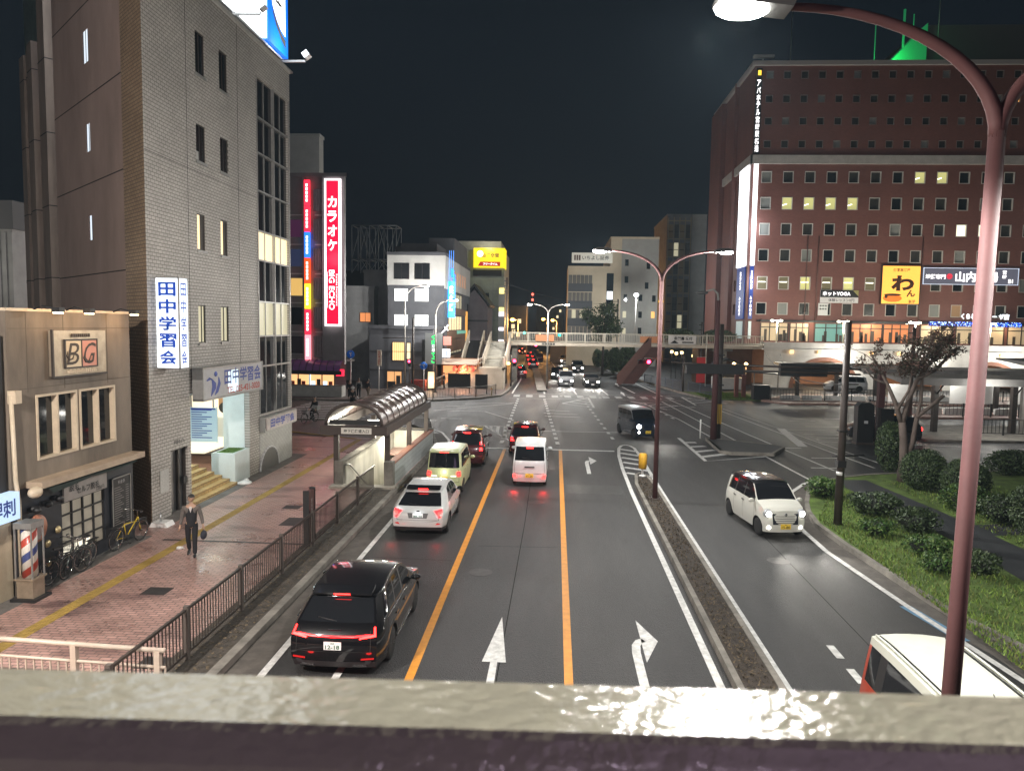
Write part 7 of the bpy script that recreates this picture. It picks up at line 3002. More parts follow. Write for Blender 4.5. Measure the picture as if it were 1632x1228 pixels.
# yellow bollard on the median tip
o = thing('bollard', 'stubby yellow rubber bollard on the tip of the median', 'bollard', (3.95, 32.6, .17))
q = MB()
q.lathe([(.14, .34), (.17, .36), (.17, .98), (.13, 1.02), (0, 1.02)], 18)
q.build('sleeve', pbr('yellow_rubber', (.56, .31, .02), .5, 0, .25, 5), o)
q = MB()
q.lathe([(.05, .04), (.05, .36)], 12)
q.lathe([(.16, 0), (.14, .05), (.05, .06)], 16)
q.build('stem', M_wht, o)
q = MB()
for k in range(6):
 a = k * math.pi / 3
 q.tube([(.175 * math.cos(a), .175 * math.sin(a), .4), (.175 * math.cos(a), .175 * math.sin(a), .95)], .008, 5)
q.build('rib', pbr('yellow_rib', (.4, .2, .015), .6), o)

# signal pole on the triangular island with signals on a mast arm
o = thing('signal_pole', 'thick maroon pole on the traffic island carrying lamp arm and signal mast arms', 'signal pole', (9.5, 44.4, .16))
q = MB()
q.tube([(0, 0, 0), (0, 0, 4.6), (0, 0, 8.2)], [.2, .165, .11], 16)
q.build('pole', M_maroon, o)
q = MB()
q.tube([(.0, 0, 8.1), (-.05, 0, 8.6), (-.3, 0, 8.85), (-.7, 0, 8.75)], .06, 8)
q.build('lamp_arm', M_greypole, o)
q = MB()
q.ball((-.95, 0, 8.65), (.35, .16, .1), 0, 12, 6)
q.build('lamp_head', M_lamphead, o)
q = MB()
for dz in (4.15, 4.45):
 q.tube([(-.2, 0, dz), (8.2, -.4, dz - .12)], .06, 8)
q.tube([(-2.6, 0, 4.55), (.2, 0, 4.4)], .05, 8)
q.build('mast_arm', M_brownp2, o)
q = MB()
q.box(-1.75, 1.55, -.25, .25, 3.9, 4.42)
q.box(-1.9, 1.7, -.3, .3, 4.42, 4.47)
q.box(3.7, 6.4, -.2, .2, 3.85, 4.6)
q.build('signal_back', pbr('soot_black', (.006, .006, .007), .7), o)
q = MB()
q.tube([(-.75, .1, 0), (-.75, .1, 1.15)], .045, 8)
q.build('marker_post', M_wht, o)
o2 = thing('utility_pole', 'black utility pole standing directly behind the maroon signal pole', 'pole', (9.95, 45.2, .1))
q = MB()
q.tube([(0, 0, 0), (0, 0, 6.9)], [.15, .12], 12)
q.build('pole', M_brownp2, o2)
q = MB()
for z in (3.2, 5.0):
 q.box(-.2, .2, -.2, .2, z, z + .08)
q.build('band', M_black, o2)
for k in range(3):
 MB().box(-.13 + k * .1, -.07 + k * .1, -.19, -.13, .9, 2.1).build('yellow_strip', pbr('yellow_band', (.4, .25, .03), .5), o2)


def signal_head(q_root, x, y, z, on, facing=-1, n=3, w_=.36, mat=None, horiz=True):
 h = MB()
 for k in range(n):
  cx = x + (k - (n - 1) / 2) * w_ if horiz else x
  cz = z if horiz else z - (k - (n - 1) / 2) * w_
  h.box(cx - w_ / 2, cx + w_ / 2, y - .08, y + .1, cz - w_ / 2, cz + w_ / 2)
  h.tube([(cx, y - .08, cz + .02), (cx, y - .26, cz)], [w_ * .44, w_ * .42], 12, 0, cap=False)
 b = h.build('signal_housing', M_black, q_root)
 for k in range(n):
  cx = x + (k - (n - 1) / 2) * w_ if horiz else x
  cz = z if horiz else z - (k - (n - 1) / 2) * w_
  l = MB(face_my((cx, y - .09, cz)))
  l.lathe([(0, .05), (w_ * .4, 0)], 16)
  l.build('signal_lens', on[k], b)


S_off = pbr('signal_lens_off', (.03, .02, .02), .3)
S_red = glow('signal_red', (1, .02, .06), 22)
S_grn = glow('signal_green', (.0, .9, .6), 9)
for (x, y, z, on, lab, px, ln) in ((-2.9, 92, 4.4, 'red', 'red traffic signal hanging over the far lanes under the bridge', -5.2, 2.6), (9.35, 78.5, 3.15, 'red', 'red traffic signal over the crossing beside the dark red bridge stair', 13.5, 4.0),
                                  (1.4, 160, 4.9, 'green', 'small green traffic signal far up the street', 4, 2.6), (-6.4, 165, 5.2, 'green', 'tiny green traffic signal in the distance above the stairs side', -9.5, 3)):
 o = thing('traffic_signal', lab, 'traffic signal', (x, y, 0))
 q = MB()
 q.tube([(px - x, .2, 0), (px - x, .2, z + .9)], .1, 10)
 q.tube([(px - x, .2, z + .35), (0, .2, z + .35)], .05, 8)
 q.build('pole', M_brownp2, o)
 s_ = .46 if y < 120 else .6
 signal_head(o, 0, 0, z, [S_off, S_off, S_red] if on == 'red' else [S_grn, S_off, S_off], w_=s_)
 point_light('signal_glow', (0 + (s_ if on == 'red' else -s_), -.9, z), 60, (1, .05, .08) if on == 'red' else (.1, 1, .7), .1, o)
o = thing('pedestrian_signal', 'small red pedestrian signal on a thin pole by the amber restaurant window', 'traffic signal', (-14.4, 72.6, .13))
q = MB()
q.tube([(0, 0, 0), (0, 0, 3.2)], .05, 8)
q.build('pole', M_brownp2, o)
signal_head(o, 0, -.1, 2.75, [S_red, S_off], n=2, w_=.3, horiz=False)
o = thing('kerb_signal', 'red and amber signal cluster on a dark pole at the bridge stair kerb', 'traffic signal', (-4.75, 80, .13))
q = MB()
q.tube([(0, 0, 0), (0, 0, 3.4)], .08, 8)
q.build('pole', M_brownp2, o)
signal_head(o, .35, -.1, 2.6, [S_red, S_off], n=2, w_=.4, horiz=False)
q = MB()
q.ball((-.3, -.1, 2.5), .18, 0, 10, 8)
q.build('amber_lamp', amb, o)

# dark utility pole at the planted bed
o = thing('utility_pole', 'tall dark utility pole with cross fittings at the edge of the planted bed', 'pole', (9.72, 25.4, .12))
q = MB()
q.tube([(0, 0, 0), (.02, 0, 6.9)], [.135, .105], 14)
q.build('pole', M_brownp2, o)
q = MB()
for z in (4.5, 4.65, 4.8):
 q.tube([(-.2, 0, z), (.45, 0, z)], .022, 6)
q.build('crossarm', M_black, o)
q = MB()
q.box(-.14, .14, -.14, .14, 3.2, 3.25)
q.box(-.14, .14, -.14, .14, 2.0, 2.22)
q.tube([(-.3, 0, 2.35), (.8, .1, 2.4)], .03, 6)
q.build('fitting', M_black, o)
q = MB()
q.lathe([(.128, 1.72), (.128, 1.84)], 14)
q.build('white_band', M_wht, o)
o = thing('utility_pole', 'thin dark pole with a yellow top plate rising from the far footbridge', 'pole', (12.0, 86.6, .13))
q = MB()
q.tube([(0, 0, 0), (0, 0, 9.6)], .07, 8)
q.build('pole', M_brownp2, o)
q = MB()
q.box(-.3, .3, -.05, .05, 9.5, 9.75)
q.build('plate', glow('small_yellow_plate', (1, .7, .05), .5), o)
for (x, y, h, lab) in ((9.2, 112, 10.8, 'dark utility pole with crossarms before the beige bank building'), (-5.6, 84, 12.0, 'tall dark utility pole at the top of the bridge stairs'), (17.2, 88.8, 7.4, 'thin dark utility pole behind the far footbridge railing'), (22.0, 47, 6.9, 'thin dark pole with small fittings at the shelter island')):
 o = thing('utility_pole', lab, 'pole', (x, y, .1))
 q = MB()
 q.tube([(0, 0, 0), (0, 0, h)], [.14, .1], 10)
 q.build('pole', M_brownp2, o)
 q = MB()
 for z in (h - .4, h - 1.0, h - 1.6):
  q.box(-.9 if y > 100 else -.35, .1, -.05, .05, z, z + .08)
 q.build('crossarm', M_black, o)
# overhead wires
def wire(label, a, b, sag):
 q = MB()
 a, b = Vector(a), Vector(b)
 q.tube([a.lerp(b, k / 16) - Vector((0, 0, sag * 4 * (k / 16) * (1 - k / 16))) for k in range(17)], .018, 5)
 tag(q.build('overhead_wire', M_black), label, 'wire')


wire('overhead cable from the planted bed pole towards the arches, upper strand', (9.7, 25.4, 4.9), (24, 87.6, 4.6), 1.0)
wire('overhead cable from the planted bed pole towards the arches, lower strand', (9.7, 25.4, 4.65), (26, 87.6, 4.0), 1.2)
wire('overhead cable across the street end behind the bridge', (-5.6, 84, 11.4), (9.2, 112, 10.3), .8)

# black control cabinets beside the plaza lane
for i, (x, y, w_, h, lab) in enumerate(((18.4, 44.9, .95, 2.3, 'tall black roadside cabinet with a rounded top behind the dark pole'), (19.5, 44.6, .75, 2.2, 'narrower black roadside cabinet next to the round topped one'))):
 o = thing('control_cabinet', lab, 'cabinet', (x, y, .01))
 q = MB()
 q.box(-w_ / 2, w_ / 2, -.3, .3, .12, h)
 if i == 0:
  q.prism([(-w_ / 2, h), (w_ / 2, h), (w_ * .3, h + .2), (-w_ * .3, h + .2)], -.3, .3, 0, axis='y')
 q.build('case', pbr('cabinet_black', (.012, .012, .013), .5), o)
 q = MB()
 q.box(-w_ / 2 - .05, w_ / 2 + .05, -.35, .35, 0, .12)
 q.build('plinth', M_brownp2, o)
 q = MB()
 q.box(-.1, .12, -.315, -.3, h * .55, h * .62)
 q.build('label_plate', M_signgrey, o)
o = thing('maroon_post', 'short maroon square post between the cabinets and the pruned tree', 'post', (19.6, 45.6, .05))
q = MB()
q.box(-.18, .18, -.18, .18, 0, 4.3)
q.box(-.25, .25, -.25, .25, 0, .2)
q.build('shaft', M_maroon, o)

# pavement fences
M_fence = pbr('dark_brown_fence', (.045, .036, .031), .45, .2, .2, 4)
FY = [8.0 + 2.5 * i for i in range(10)]
fproto = None
for i in range(8):
 y0 = 8.6 + i * 2.5
 if i == 0:
  o = thing('kerb_fence', '', 'fence', (-7.06, y0, ZP), 0, 'dark barred kerb fence panels')
  q = MB()
  q.box(-.025, .025, .05, 2.45, .98, 1.03)
  q.box(-.02, .02, .05, 2.45, .12, .16)
  q.build('rail', M_fence, o)
  q = MB()
  for k in range(19):
   y = .14 + k * .123
   q.box(-.009, .009, y - .009, y + .009, .16, .98)
  q.build('bars', M_fence, o)
  q = MB()
  q.box(-.045, .045, -.045, .045, -.05, 1.08)
  q.build('post', pbr('grey_brown_post', (.10, .085, .075), .5, .2), o)
  fproto = o
 else:
  o = dup(fproto, (-7.06 - .0 * i, y0, ZP))
 o['label'] = 'dark barred fence panel of the kerb row, ' + ['out of sight at the handrail end', 'the one meeting the pale stair railing', 'third along from the pale stair railing', 'beside the black crossover', 'behind the slim notice pylon', 'just past the slim notice pylon', 'beside the white crossover', 'the last before the underpass wall'][i]
o = thing('kerb_fence', 'dark curved fence with a yellow stripe rounding the corner beyond the underpass roof', 'fence', (-6.75, 39.6, ZP))
pts = [(-6.75, 39.6), (-6.9, 41.2), (-7.3, 43.2), (-8.0, 45.0), (-8.9, 46.6), (-10.2, 47.9), (-12, 48.7)]
q, b_ = MB(), MB()
P_ = [Vector((p[0] + 6.75, p[1] - 39.6, 0)) for p in pts]
q.tube([p + Vector((0, 0, 1.0)) for p in P_], .03, 6)
q.tube([p + Vector((0, 0, .15)) for p in P_], .025, 6)
for a, b in zip(P_[:-1], P_[1:]):
 for k in range(10):
  c_ = a.lerp(b, k / 10)
  q.box(c_.x - .012, c_.x + .012, c_.y - .012, c_.y + .012, .15, 1.0)
q.build('bars', M_fence, o)
b_.tube([p + Vector((.06, -.02, .3)) for p in P_[:4]], .025, 6)
b_.build('yellow_stripe', pbr('yellow_stripe', (.5, .4, .04), .5), o)
bar_fence('kerb_fence', 'long thin barred fence along the far corner kerb before the stairs', [(-14.5, 63.9), (-10.7, 64.5), (-7.2, 67.3), (-5.6, 70.2)], .95, pbr('grey_fence', (.16, .15, .14), .5, .3), .13, .16)
bar_fence('kerb_fence', 'short grey fence at the foot of the dark red bridge stair', [(10.8, 90), (13.4, 79.5)], 1.0, pbr('bluish_fence', (.12, .14, .18), .5), .13, .2)
bar_fence('kerb_fence', 'low bluish fence beside the red banner and kerb grass', [(14.0, 78.5), (15.5, 73.5)], 1.0, pbr('bluish_fence', (.12, .14, .18), .5), .13, .2)

# slim notice pylon on the fence
o = thing('notice_pylon', 'slim dark red notice pylon standing among the kerb fence panels', 'sign', (-7.22, 21.3, ZP))
q = MB()
q.box(-.07, .07, -.26, .26, .15, 1.62)
q.build('panel', pbr('dark_red_panel', (.075, .025, .022), .4, 0, .2, 4), o)
q = MB()
for y in (-.28, .28):
 q.box(-.085, .085, y - .03, y + .03, 0, 1.68)
q.build('frame', M_black, o)
q = MB()
for y in (-.25,):
 q.box(-.06, .06, y - .015, y, .3, 1.5)
q.build('edge_strip', M_aludark, o)
text('宮崎駅前広場', face_px((.075, 0, 1.0)) @ Matrix.Rotation(R(90), 4, 'Z'), .8, .14, M_signgrey, o)

# ================================================================ underpass entrance
X_, Y_ = -9.35, 29.0
up_ = thing('underpass_entrance', 'underpass stair entrance with brown vaulted roof, white name board and concrete walls', 'entrance', (-8.0, 29.0, 0))
MU = Matrix.Translation((8.0, -29.0, 0))
M_bronze = pbr('bronze_steel', (.055, .040, .034), .6, .1, .2, 3)
M_acryl = pbr('brown_acrylic', (.07, .043, .036), .28, 0, .15, 1.5, spec=.2)
Ln, Wn = 10.2, 2.72
N = 14
q = MB(MU)
rib = MB(MU)
for seg in range(9):
 y0, y1 = Y_ + seg * Ln / 9, Y_ + (seg + 1) * Ln / 9
 vs = []
 for k in range(N + 1):
  a = math.pi * k / N
  x, z = -8.0 - (Wn / 2 - .22) * math.cos(a), 2.6 + .86 * math.sin(a) ** .9
  vs += [(x, y0 + .02, z), (x, y1 - .02, z)]
 q.add(vs, [(2 * k, 2 * k + 1, 2 * k + 3, 2 * k + 2) for k in range(N)], 0, True)
 q.add([(x, y, z - .012) for x, y, z in vs], [(2 * k + 2, 2 * k + 3, 2 * k + 1, 2 * k) for k in range(N)], 0, True)
for seg in range(10):
 y = Y_ + seg * Ln / 9
 r0 = .07 if seg in (0, 9) else .02
 rib.tube([(-8.0 - (Wn / 2 - .22) * math.cos(math.pi * k / N), y, 2.62 + .87 * math.sin(math.pi * k / N) ** .9) for k in range(N + 1)], r0, 6)
q.build('vault_panel', M_acryl, up_)
rib.build('rib', M_bronze, up_)
q = MB(MU)
xl, xr = X_, X_ + Wn
q.box(xl, xr, Y_ - .12, Y_ + .1, 2.24, 2.6)
q.box(xl, xr, Y_ + Ln - .1, Y_ + Ln + .1, 2.24, 2.6)
q.box(xl, xl + .2, Y_ + .1, Y_ + Ln - .1, 2.24, 2.6)
q.box(xr - .2, xr, Y_ + .1, Y_ + Ln - .1, 2.24, 2.6)
q.box(xl + .2, xl + .26, Y_ + .1, Y_ + Ln, 2.58, 2.64)
q.build('fascia', M_bronze, up_)
q = MB(MU)
q.box(xl + .3, xr - .3, Y_ + .2, Y_ + .3, 2.62, 2.8)
q.build('inner_beam', M_black, up_)
for x, ys in ((xl + .55, (Y_ + .35, Y_ + 6.5)), (xr - .12, (Y_ + .5, Y_ + 5, Y_ + 9.6))):
 for y in ys:
  q = MB(MU)
  q.box(x - .1, x + .1, y - .1, y + .1, ZP, 2.24)
  q.build('post', M_bronze, up_)
q = MB(MU)
q.box(-8.47, -7.25, Y_ - .15, Y_ - .12, 2.3, 2.54)
nb_ = q.build('name_board', pbr('name_board_white', (.55, .52, .46), .5, emit=(1, .95, .85), estr=.06), up_)
text('地下連絡道入口', MU @ face_my((-7.86, Y_ - .153, 2.42)), 1.02, .15, M_black, nb_, bold=.02)
# walls of the stair well
q = MB(MU)
q.box(-8.75, -8.55, 29.25, 39.1, -4.2, 1.02)
q.box(-8.75, -6.5, 39.0, 39.2, -4.2, 1.02)
q.box(-6.72, -6.5, 29.25, 39.0, -4.2, 1.0)
q.build('wall', M_cwall, up_)
q = MB(MU)
q.box(-8.8, -8.5, 29.2, 39.2, 1.02, 1.1)
q.box(-6.76, -6.46, 29.2, 39.2, 1.0, 1.08, 1)
q.box(-8.8, -6.46, 38.95, 39.25, 1.1, 1.16)
for y in (29.2,):
 q.box(-8.82, -8.48, y - .1, y + .3, ZP, 1.15)
 q.box(-6.8, -6.44, y - .1, y + .3, ZP, 1.15)
q.build('coping', [M_conc, pbr('salmon_coping', (.36, .17, .12), .7, 0, .2, 2)], up_)
q = MB(MU)
q.box(-6.5, -6.47, 29.3, 39.1, .02, .98)
q.build('tiled_outer_face', brick('white_wall_tile', (.46, .50, .49), (.42, .46, .45), (.25, .26, .26), .3, .2, 'yz', .01, .4, .2, .25, .8), up_)
q = MB(MU)
for i in range(22):
 y0 = 29.3 + i * .33
 z = ZP - .02 - i * .165
 q.box(-8.55, -6.72, y0, y0 + .34, z - .4, z)
q.box(-8.55, -6.72, 36.56, 39.0, -4.3, -3.9)
q.box(-8.95, -6.3, 28.75, 29.3, ZP, ZP + .09)
q.build('steps', pbr('stair_step', (.34, .31, .26), .8, 0, .3, 2), up_)
q = MB(MU)
for x in (-8.45, -6.82):
 q.tube([(x, 29.4, .95), (x, 30, .85), (x, 36, -2.2)], .03, 8)
q.build('handrail', M_alu, up_)
point_light('underpass_lamp', (0, 3.6, 2.2), 230, (1, .95, .78), .25, up_)
point_light('underpass_lamp', (0, 7.5, 1.2), 230, (1, .95, .78), .25, up_)
q = MB(MU)
for y in (32.4, 36.3):
 q.box(-8.3, -7.7, y, y + .12, 2.32, 2.4)
q.build('tube_lamp', glow('underpass_tube', (1, .96, .85), 6), up_)

# road signs at the far corner
M_bluesgn = pbr('blue_sign_plate', (.01, .10, .38), .4, emit=(0, .1, .5), estr=.12)
for (x, y, h, lab) in ((-18.3, 65.4, 3.9, 'round blue cycle path sign on a white post before the dark restaurant'), (-12.6, 70.5, 2.7, 'round blue sign on an arm by the dark pole at the corner')):
 o = thing('road_sign', lab, 'sign', (x, y, .13))
 q = MB()
 q.tube([(0, 0, 0), (0, 0, h)], .045, 8)
 q.build('post', M_wht, o)
 q = MB(face_my((0, -.05, h - .1)))
 q.lathe([(0, .02), (.36, .02), (.36, 0)], 24)
 b = q.build('disc', M_bluesgn, o)
 q = MB(face_my((0, -.075, h - .1)))
 q.tube([(-.12, .14, 0), (.02, -.02, 0), (.02, -.2, 0)], .04, 6)
 q.ball((.06, .12, 0), (.07, .07, .01))
 q.build('symbol', M_wht, b)
 if h > 3:
  q = MB()
  q.box(-.34, .34, -.07, -.04, h - .72, h - .56)
  q.build('sub_plate', M_wht, o)
o = thing('banner_post', 'white post with a pale vertical notice strip near the dark restaurant', 'sign', (-16.6, 69, .13))
q = MB()
q.tube([(0, 0, 0), (0, 0, 4.1)], .05, 8)
q.build('post', M_wht, o)
q = MB()
q.box(-.18, .22, -.06, .06, 2.6, 4.1)
q.build('strip', pbr('cream_notice', (.5, .45, .36), .6), o)
text_column('駐輪禁止区域', face_my((.02, -.065, 3.35)), .2, 1.3, M_redpaint, o)
o = thing('dark_pole', 'tall black pole with arms between the amber window and the round blue sign', 'pole', (-13.6, 70.2, .13))
q = MB()
q.tube([(0, 0, 0), (0, 0, 7.2)], .1, 10)
q.tube([(0, 0, 5.3), (-3.0, .3, 5.2)], .04, 6)
q.tube([(0, 0, 2.7), (1.2, 0, 2.7)], .03, 6)
q.build('pole', M_brownp2, o)
for (x, y, lab) in ((-9.2, 70.8, 'large dark notice board with legs before the bridge stairs'), (-7.0, 70.3, 'smaller dark notice board at the kerb end of the stairs')):
 o = thing('notice_stand', lab, 'sign', (x, y, .13))
 w_ = 1.1 if x < -8 else .6
 q = MB()
 q.box(-w_, w_, -.05, .05, .5, 1.9)
 q.build('board', M_black, o)
 q = MB()
 for s in (-w_ + .1, w_ - .1):
  q.tube([(s, 0, 0), (s, 0, 1.95)], .04, 6)
 q.build('legs', M_greypole, o)
o = thing('bollard', 'thin cream bollard at the kerb in front of the stairs', 'bollard', (-5.9, 68.9, .13))
q = MB()
q.lathe([(.07, 0), (.07, .8), (.05, .86), (0, .88)], 12)
q.build('post', pbr('cream_post', (.6, .5, .35), .5), o)
q = MB()
q.lathe([(.075, .6), (.075, .7)], 12)
q.build('band', M_orange, o)
o = thing('crate_stack', 'dark red plastic crates stacked by the black pole at the restaurant corner', 'crates', (-13.3, 72.6, .13))
q = MB()
for i in range(2):
 for j in range(3):
  q.box(-.9 + i * .75, -.2 + i * .75, -.3, .3, j * .38, j * .38 + .34)
q.build('crate', pbr('red_crate', (.25, .03, .02), .5), o)
o = thing('red_banner', 'upright red banner flag on a post beside the bridge pier', 'banner', (16.7, 86, .13))
q = MB()
q.box(-.5, .5, -.02, .02, .4, 3.3)
q.build('cloth', pbr('red_cloth', (.5, .03, .03), .7), o)
q = MB()
q.tube([(.55, 0, 0), (.55, 0, 6.0)], .05, 8)
q.tube([(-.5, 0, 3.35), (.55, 0, 3.35)], .02, 5)
q.build('post', M_cfence, o)
o = thing('kiosk', 'low pale walled kiosk base with dark curved roof beyond the bridge pier', 'kiosk', (17.5, 82, .13))
q = MB()
q.box(0, 3.0, 0, 2, 0, 1.3)
q.build('wall', M_lgrey, o)
q = MB()
q.box(.3, 2.4, .2, 1.8, 1.3, 2.7)
q.prism([(-.1, 2.7), (1.4, 3.2), (2.8, 2.7), (2.8, 2.85), (1.4, 3.4), (-.1, 2.85)], 0, 2, 0, axis='y')
q.build('roof', M_black, o)
o = thing('low_canopy', 'flat dark bus canopy on thin posts beyond the junction island', 'shelter', (18.2, 76, .1))
q = MB()
q.prism([(0, 2.35), (5.5, 2.0), (5.5, 2.12), (0, 2.5)], 0, 2.6, 0, axis='y')
q.build('roof', pbr('slate_roof', (.06, .062, .066), .5), o)
q = MB()
for x in (.6, 2.2, 4.6):
 q.box(x - .05, x + .05, 1, 1.1, 0, 2.3)
q.build('post', M_greypole, o)
for x, m_ in ((16.6, 'first'), (17.3, 'second')):
 o = thing('square_post', 'dark red square post, %s of the two at the grassy island end' % m_, 'post', (x + 1.0, 72.8, .05))
 q = MB()
 q.box(-.18, .18, -.18, .18, 0, 2.3)
 q.box(-.22, .22, -.22, .22, 0, .15)
 q.build('shaft', pbr('dark_red_steel', (.16, .05, .035), .6), o)
o = thing('dark_box', 'dark waist high equipment box at the grassy island end', 'box', (19.6, 71.6, .05))
q = MB()
q.box(-.75, .75, -.5, .5, 0, 1.35)
q.build('case', M_black, o)
q = MB()
q.box(-.8, .8, -.55, .55, 1.35, 1.42)
q.build('lid', M_brownp2, o)
for i in range(2):
 x = 27.6 + i * 1.3
 o = thing('plaza_lamp', 'amber globe lamp on a dark post nearer the ' + ('brown passage opening' if i == 0 else 'white arch wall'), 'lamp', (x - 8.0, 82.5, .1))
 q = MB()
 q.tube([(0, 0, 0), (0, 0, 2.7)], .07, 8)
 q.build('post', M_brownp2, o)
 q = MB()
 q.ball((0, 0, 2.8), .2, 0, 12, 8)
 q.build('globe', glow('amber_globe', (1, .7, .3), 6), o)
 point_light('amber_globe_light', (0, -.4, 2.6), 120, (1, .65, .3), .2, o)
for i, (x, z) in enumerate(((10.6, 3.4), (11.2, 3.2), (11.9, 3.3), (13.4, 2.9), (14.0, 2.6), (14.8, 2.7))):
 o = thing('warm_lantern', 'small warm lantern seen under the bridge, ' + ['leftmost of six', 'second of six', 'third of six', 'fourth of six', 'fifth of six', 'nearest the island pole'][i], 'lamp', (x + 4.6, 98, .1), 0, 'warm lanterns under the bridge')
 q = MB()
 q.tube([(0, 0, 0), (0, 0, z)], .04, 6)
 q.build('post', M_brownp2, o)
 q = MB()
 q.box(-.15, .15, -.15, .15, z, z + .3)
 q.build('lamp_head', glow('amber_globe', (1, .7, .3), 6), o)
wb2 = building('lit_underbridge_shop', 'low shop with an amber wall and greenish lit arched windows under the bridge', -1, 14, 140, 148, 4.4, M_dgrey)
q = MB(face_my((0, -.01, 0)))
q.box(4, 7, 0, 4.2, 0, .05)
q.build('amber_wall', pbr('amber_wall', (.5, .25, .06), .7, emit=(1, .5, .1), estr=.2), wb2)
q = MB(face_my((0, -.01, 0)))
for x in (9.4, 11.9):
 q.prism([(x + 1.0 * math.cos(math.pi * k / 12) + 1, 2.4 + 1.0 * math.sin(math.pi * k / 12)) for k in range(13)] + [(x, 1.2), (x + 2, 1.2)], 0, .05)
q.build('arched_window', glow('greenish_arch_light', (.6, .95, .6), .9), wb2)
building('brown_deck_opening', 'dark brown passage wall where the footbridge meets the white deck', 17.5, 24.0, 92, 96, 4.2, pbr('passage_brown', (.14, .065, .035), .7, 0, .3, 1))

# ================================================================ the camera's own bridge: handrail and stair railing
M_rail = pbr('cream_gloss_rail', (.27, .262, .205), .13, 0, .12, 4, .2, 50, spec=.25, stretch=(1, 1.6, 1))
hr = thing('bridge_handrail', 'broad glossy cream painted handrail of the bridge, close in front of the camera', 'handrail', (0, .612, 6.36), R(1.85))
q = MB()
prof = [(-.040, .008), (-.034, .0125), (.05, .0105), (.058, .005), (.062, -.006), (.062, -.07), (-.046, -.07), (-.052, -.05), (-.052, -.014), (-.047, -.004)]
n = len(prof)
vs = [(-3.2, a, b) for a, b in prof] + [(3.2, a, b) for a, b in prof]
q.add(vs, [(i, (i + 1) % n, n + (i + 1) % n, n + i) for i in range(n)][::-1] + [tuple(range(n)), tuple(range(2 * n - 1, n - 1, -1))])
rail_ = q.build('top_rail', M_rail, hr)
for x in range(-3, 4):
 MB().box(x - .03, x + .03, -.03, .03, -1.2, -.07).build('post', M_rail, hr)
q = MB()
for k in range(50):
 x = -3 + k * .12
 q.box(x - .01, x + .01, -.01, .01, -1.1, -.08)
q.build('bars', M_rail, hr)
dl = thing('deck_lamp', 'small unseen purplish lamp post added behind the camera to tint the handrail', 'lamp', (1.6, -2.3, 5.1))  # added lamp, never in view, gives the rail's near face its purple
MB().tube([(0, 0, 0), (0, 0, 2.2)], .04, 8).build('pole', M_greypole, dl)
MB().ball((0, 0, 2.3), .12, 0, 10, 8).build('globe', glow('added_purple_globe', (.85, .55, 1), .5), dl)
point_light('deck_lamp_light', (0, .2, 2.3), 45, (.9, .6, 1), 1.3, dl)
dkk = MB()
dkk.box(-9, 9, -2.6, .75, 4.95, 5.1)
struct('bridge_deck', dkk, M_conc)
sr = thing('stair_railing', 'pale pinkish steel railing of the bridge stairs at the lower frame edge', 'railing', (-6.62, 12.0, 0))
M_srail = pbr('pale_stair_paint', (.46, .38, .31), .45, 0, .15, 4)
A, B = Vector((0, 0, 1.02)), Vector((-6.5, 0, 1.22))
q = MB()
q.tube([A, B], .045, 10)
q.tube([A - Vector((0, 0, .3)), B - Vector((0, 0, .3))], .028, 8)
q.build('handrail', M_srail, sr)
for k in range(5):
 p = A.lerp(B, k / 4 * .92 + .02)
 MB().box(p.x - .05, p.x + .05, p.y - .05, p.y + .05, -.2, p.z).build('post', M_srail, sr)
q = MB()
for k in range(44):
 p = A.lerp(B, k / 44)
 q.box(p.x - .012, p.x + .012, p.y - .012, p.y + .012, .1, p.z - .3)
q.build('bars', M_srail, sr)
# ================================================================ plants
M_leaf = [pbr('leaf_dark', (.022, .038, .016), .6), pbr('leaf_mid', (.04, .07, .025), .55), pbr('leaf_light', (.07, .105, .04), .5)]
M_leafg = [pbr('leaf_green_dark', (.03, .065, .014), .6), pbr('leaf_green', (.05, .12, .022), .55), pbr('leaf_yellowgreen', (.10, .16, .03), .5)]
M_leafb = [pbr('leaf_brown', (.055, .035, .024), .7), pbr('leaf_olive', (.05, .048, .028), .7), pbr('leaf_red_brown', (.085, .04, .028), .7)]
M_bark = pbr('bark', (.13, .10, .085), .85, 0, .4, 5, .5, 18, stretch=(1, 1, .3))
M_barkd = pbr('bark_dark', (.05, .04, .034), .9, 0, .4, 6, .4, 20)
rp_ = random.Random(11)


def bush(name, label, x, y, z, r, n, size, mats, cat='bush', group=None, shell=.78, stems=True):
 o = thing(name, label, cat, (x, y, z), 0, group)
 q = MB()
 rx, ry, rz_ = r
 q.leaves((0, 0, rz_ * .95), r, n, size, 0, shell, 1, rp_, 3)
 for k in range(7):                       # uneven outline
  a = rp_.random() * 6.28
  b = rp_.uniform(.3, 1.2)
  c_ = (rx * .72 * math.cos(a) * math.sin(b), ry * .72 * math.sin(a) * math.sin(b), rz_ * (.95 + .72 * math.cos(b)))
  q.leaves(c_, (rx * .38, ry * .38, rz_ * .36), n // 9, size, 0, .6, 1, rp_, 3)
 q.build('foliage', mats, o)
 if stems:
  q = MB()
  for k in range(6):
   a = k * 1.05
   q.tube([(0, 0, 0), (rx * .25 * math.cos(a), ry * .25 * math.sin(a), rz_ * .6), (rx * .5 * math.cos(a), ry * .5 * math.sin(a), rz_ * 1.2)], [.03, .02, .01], 5)
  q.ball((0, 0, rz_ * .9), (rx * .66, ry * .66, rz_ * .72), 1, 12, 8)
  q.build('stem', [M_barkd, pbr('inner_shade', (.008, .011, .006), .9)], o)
 return o


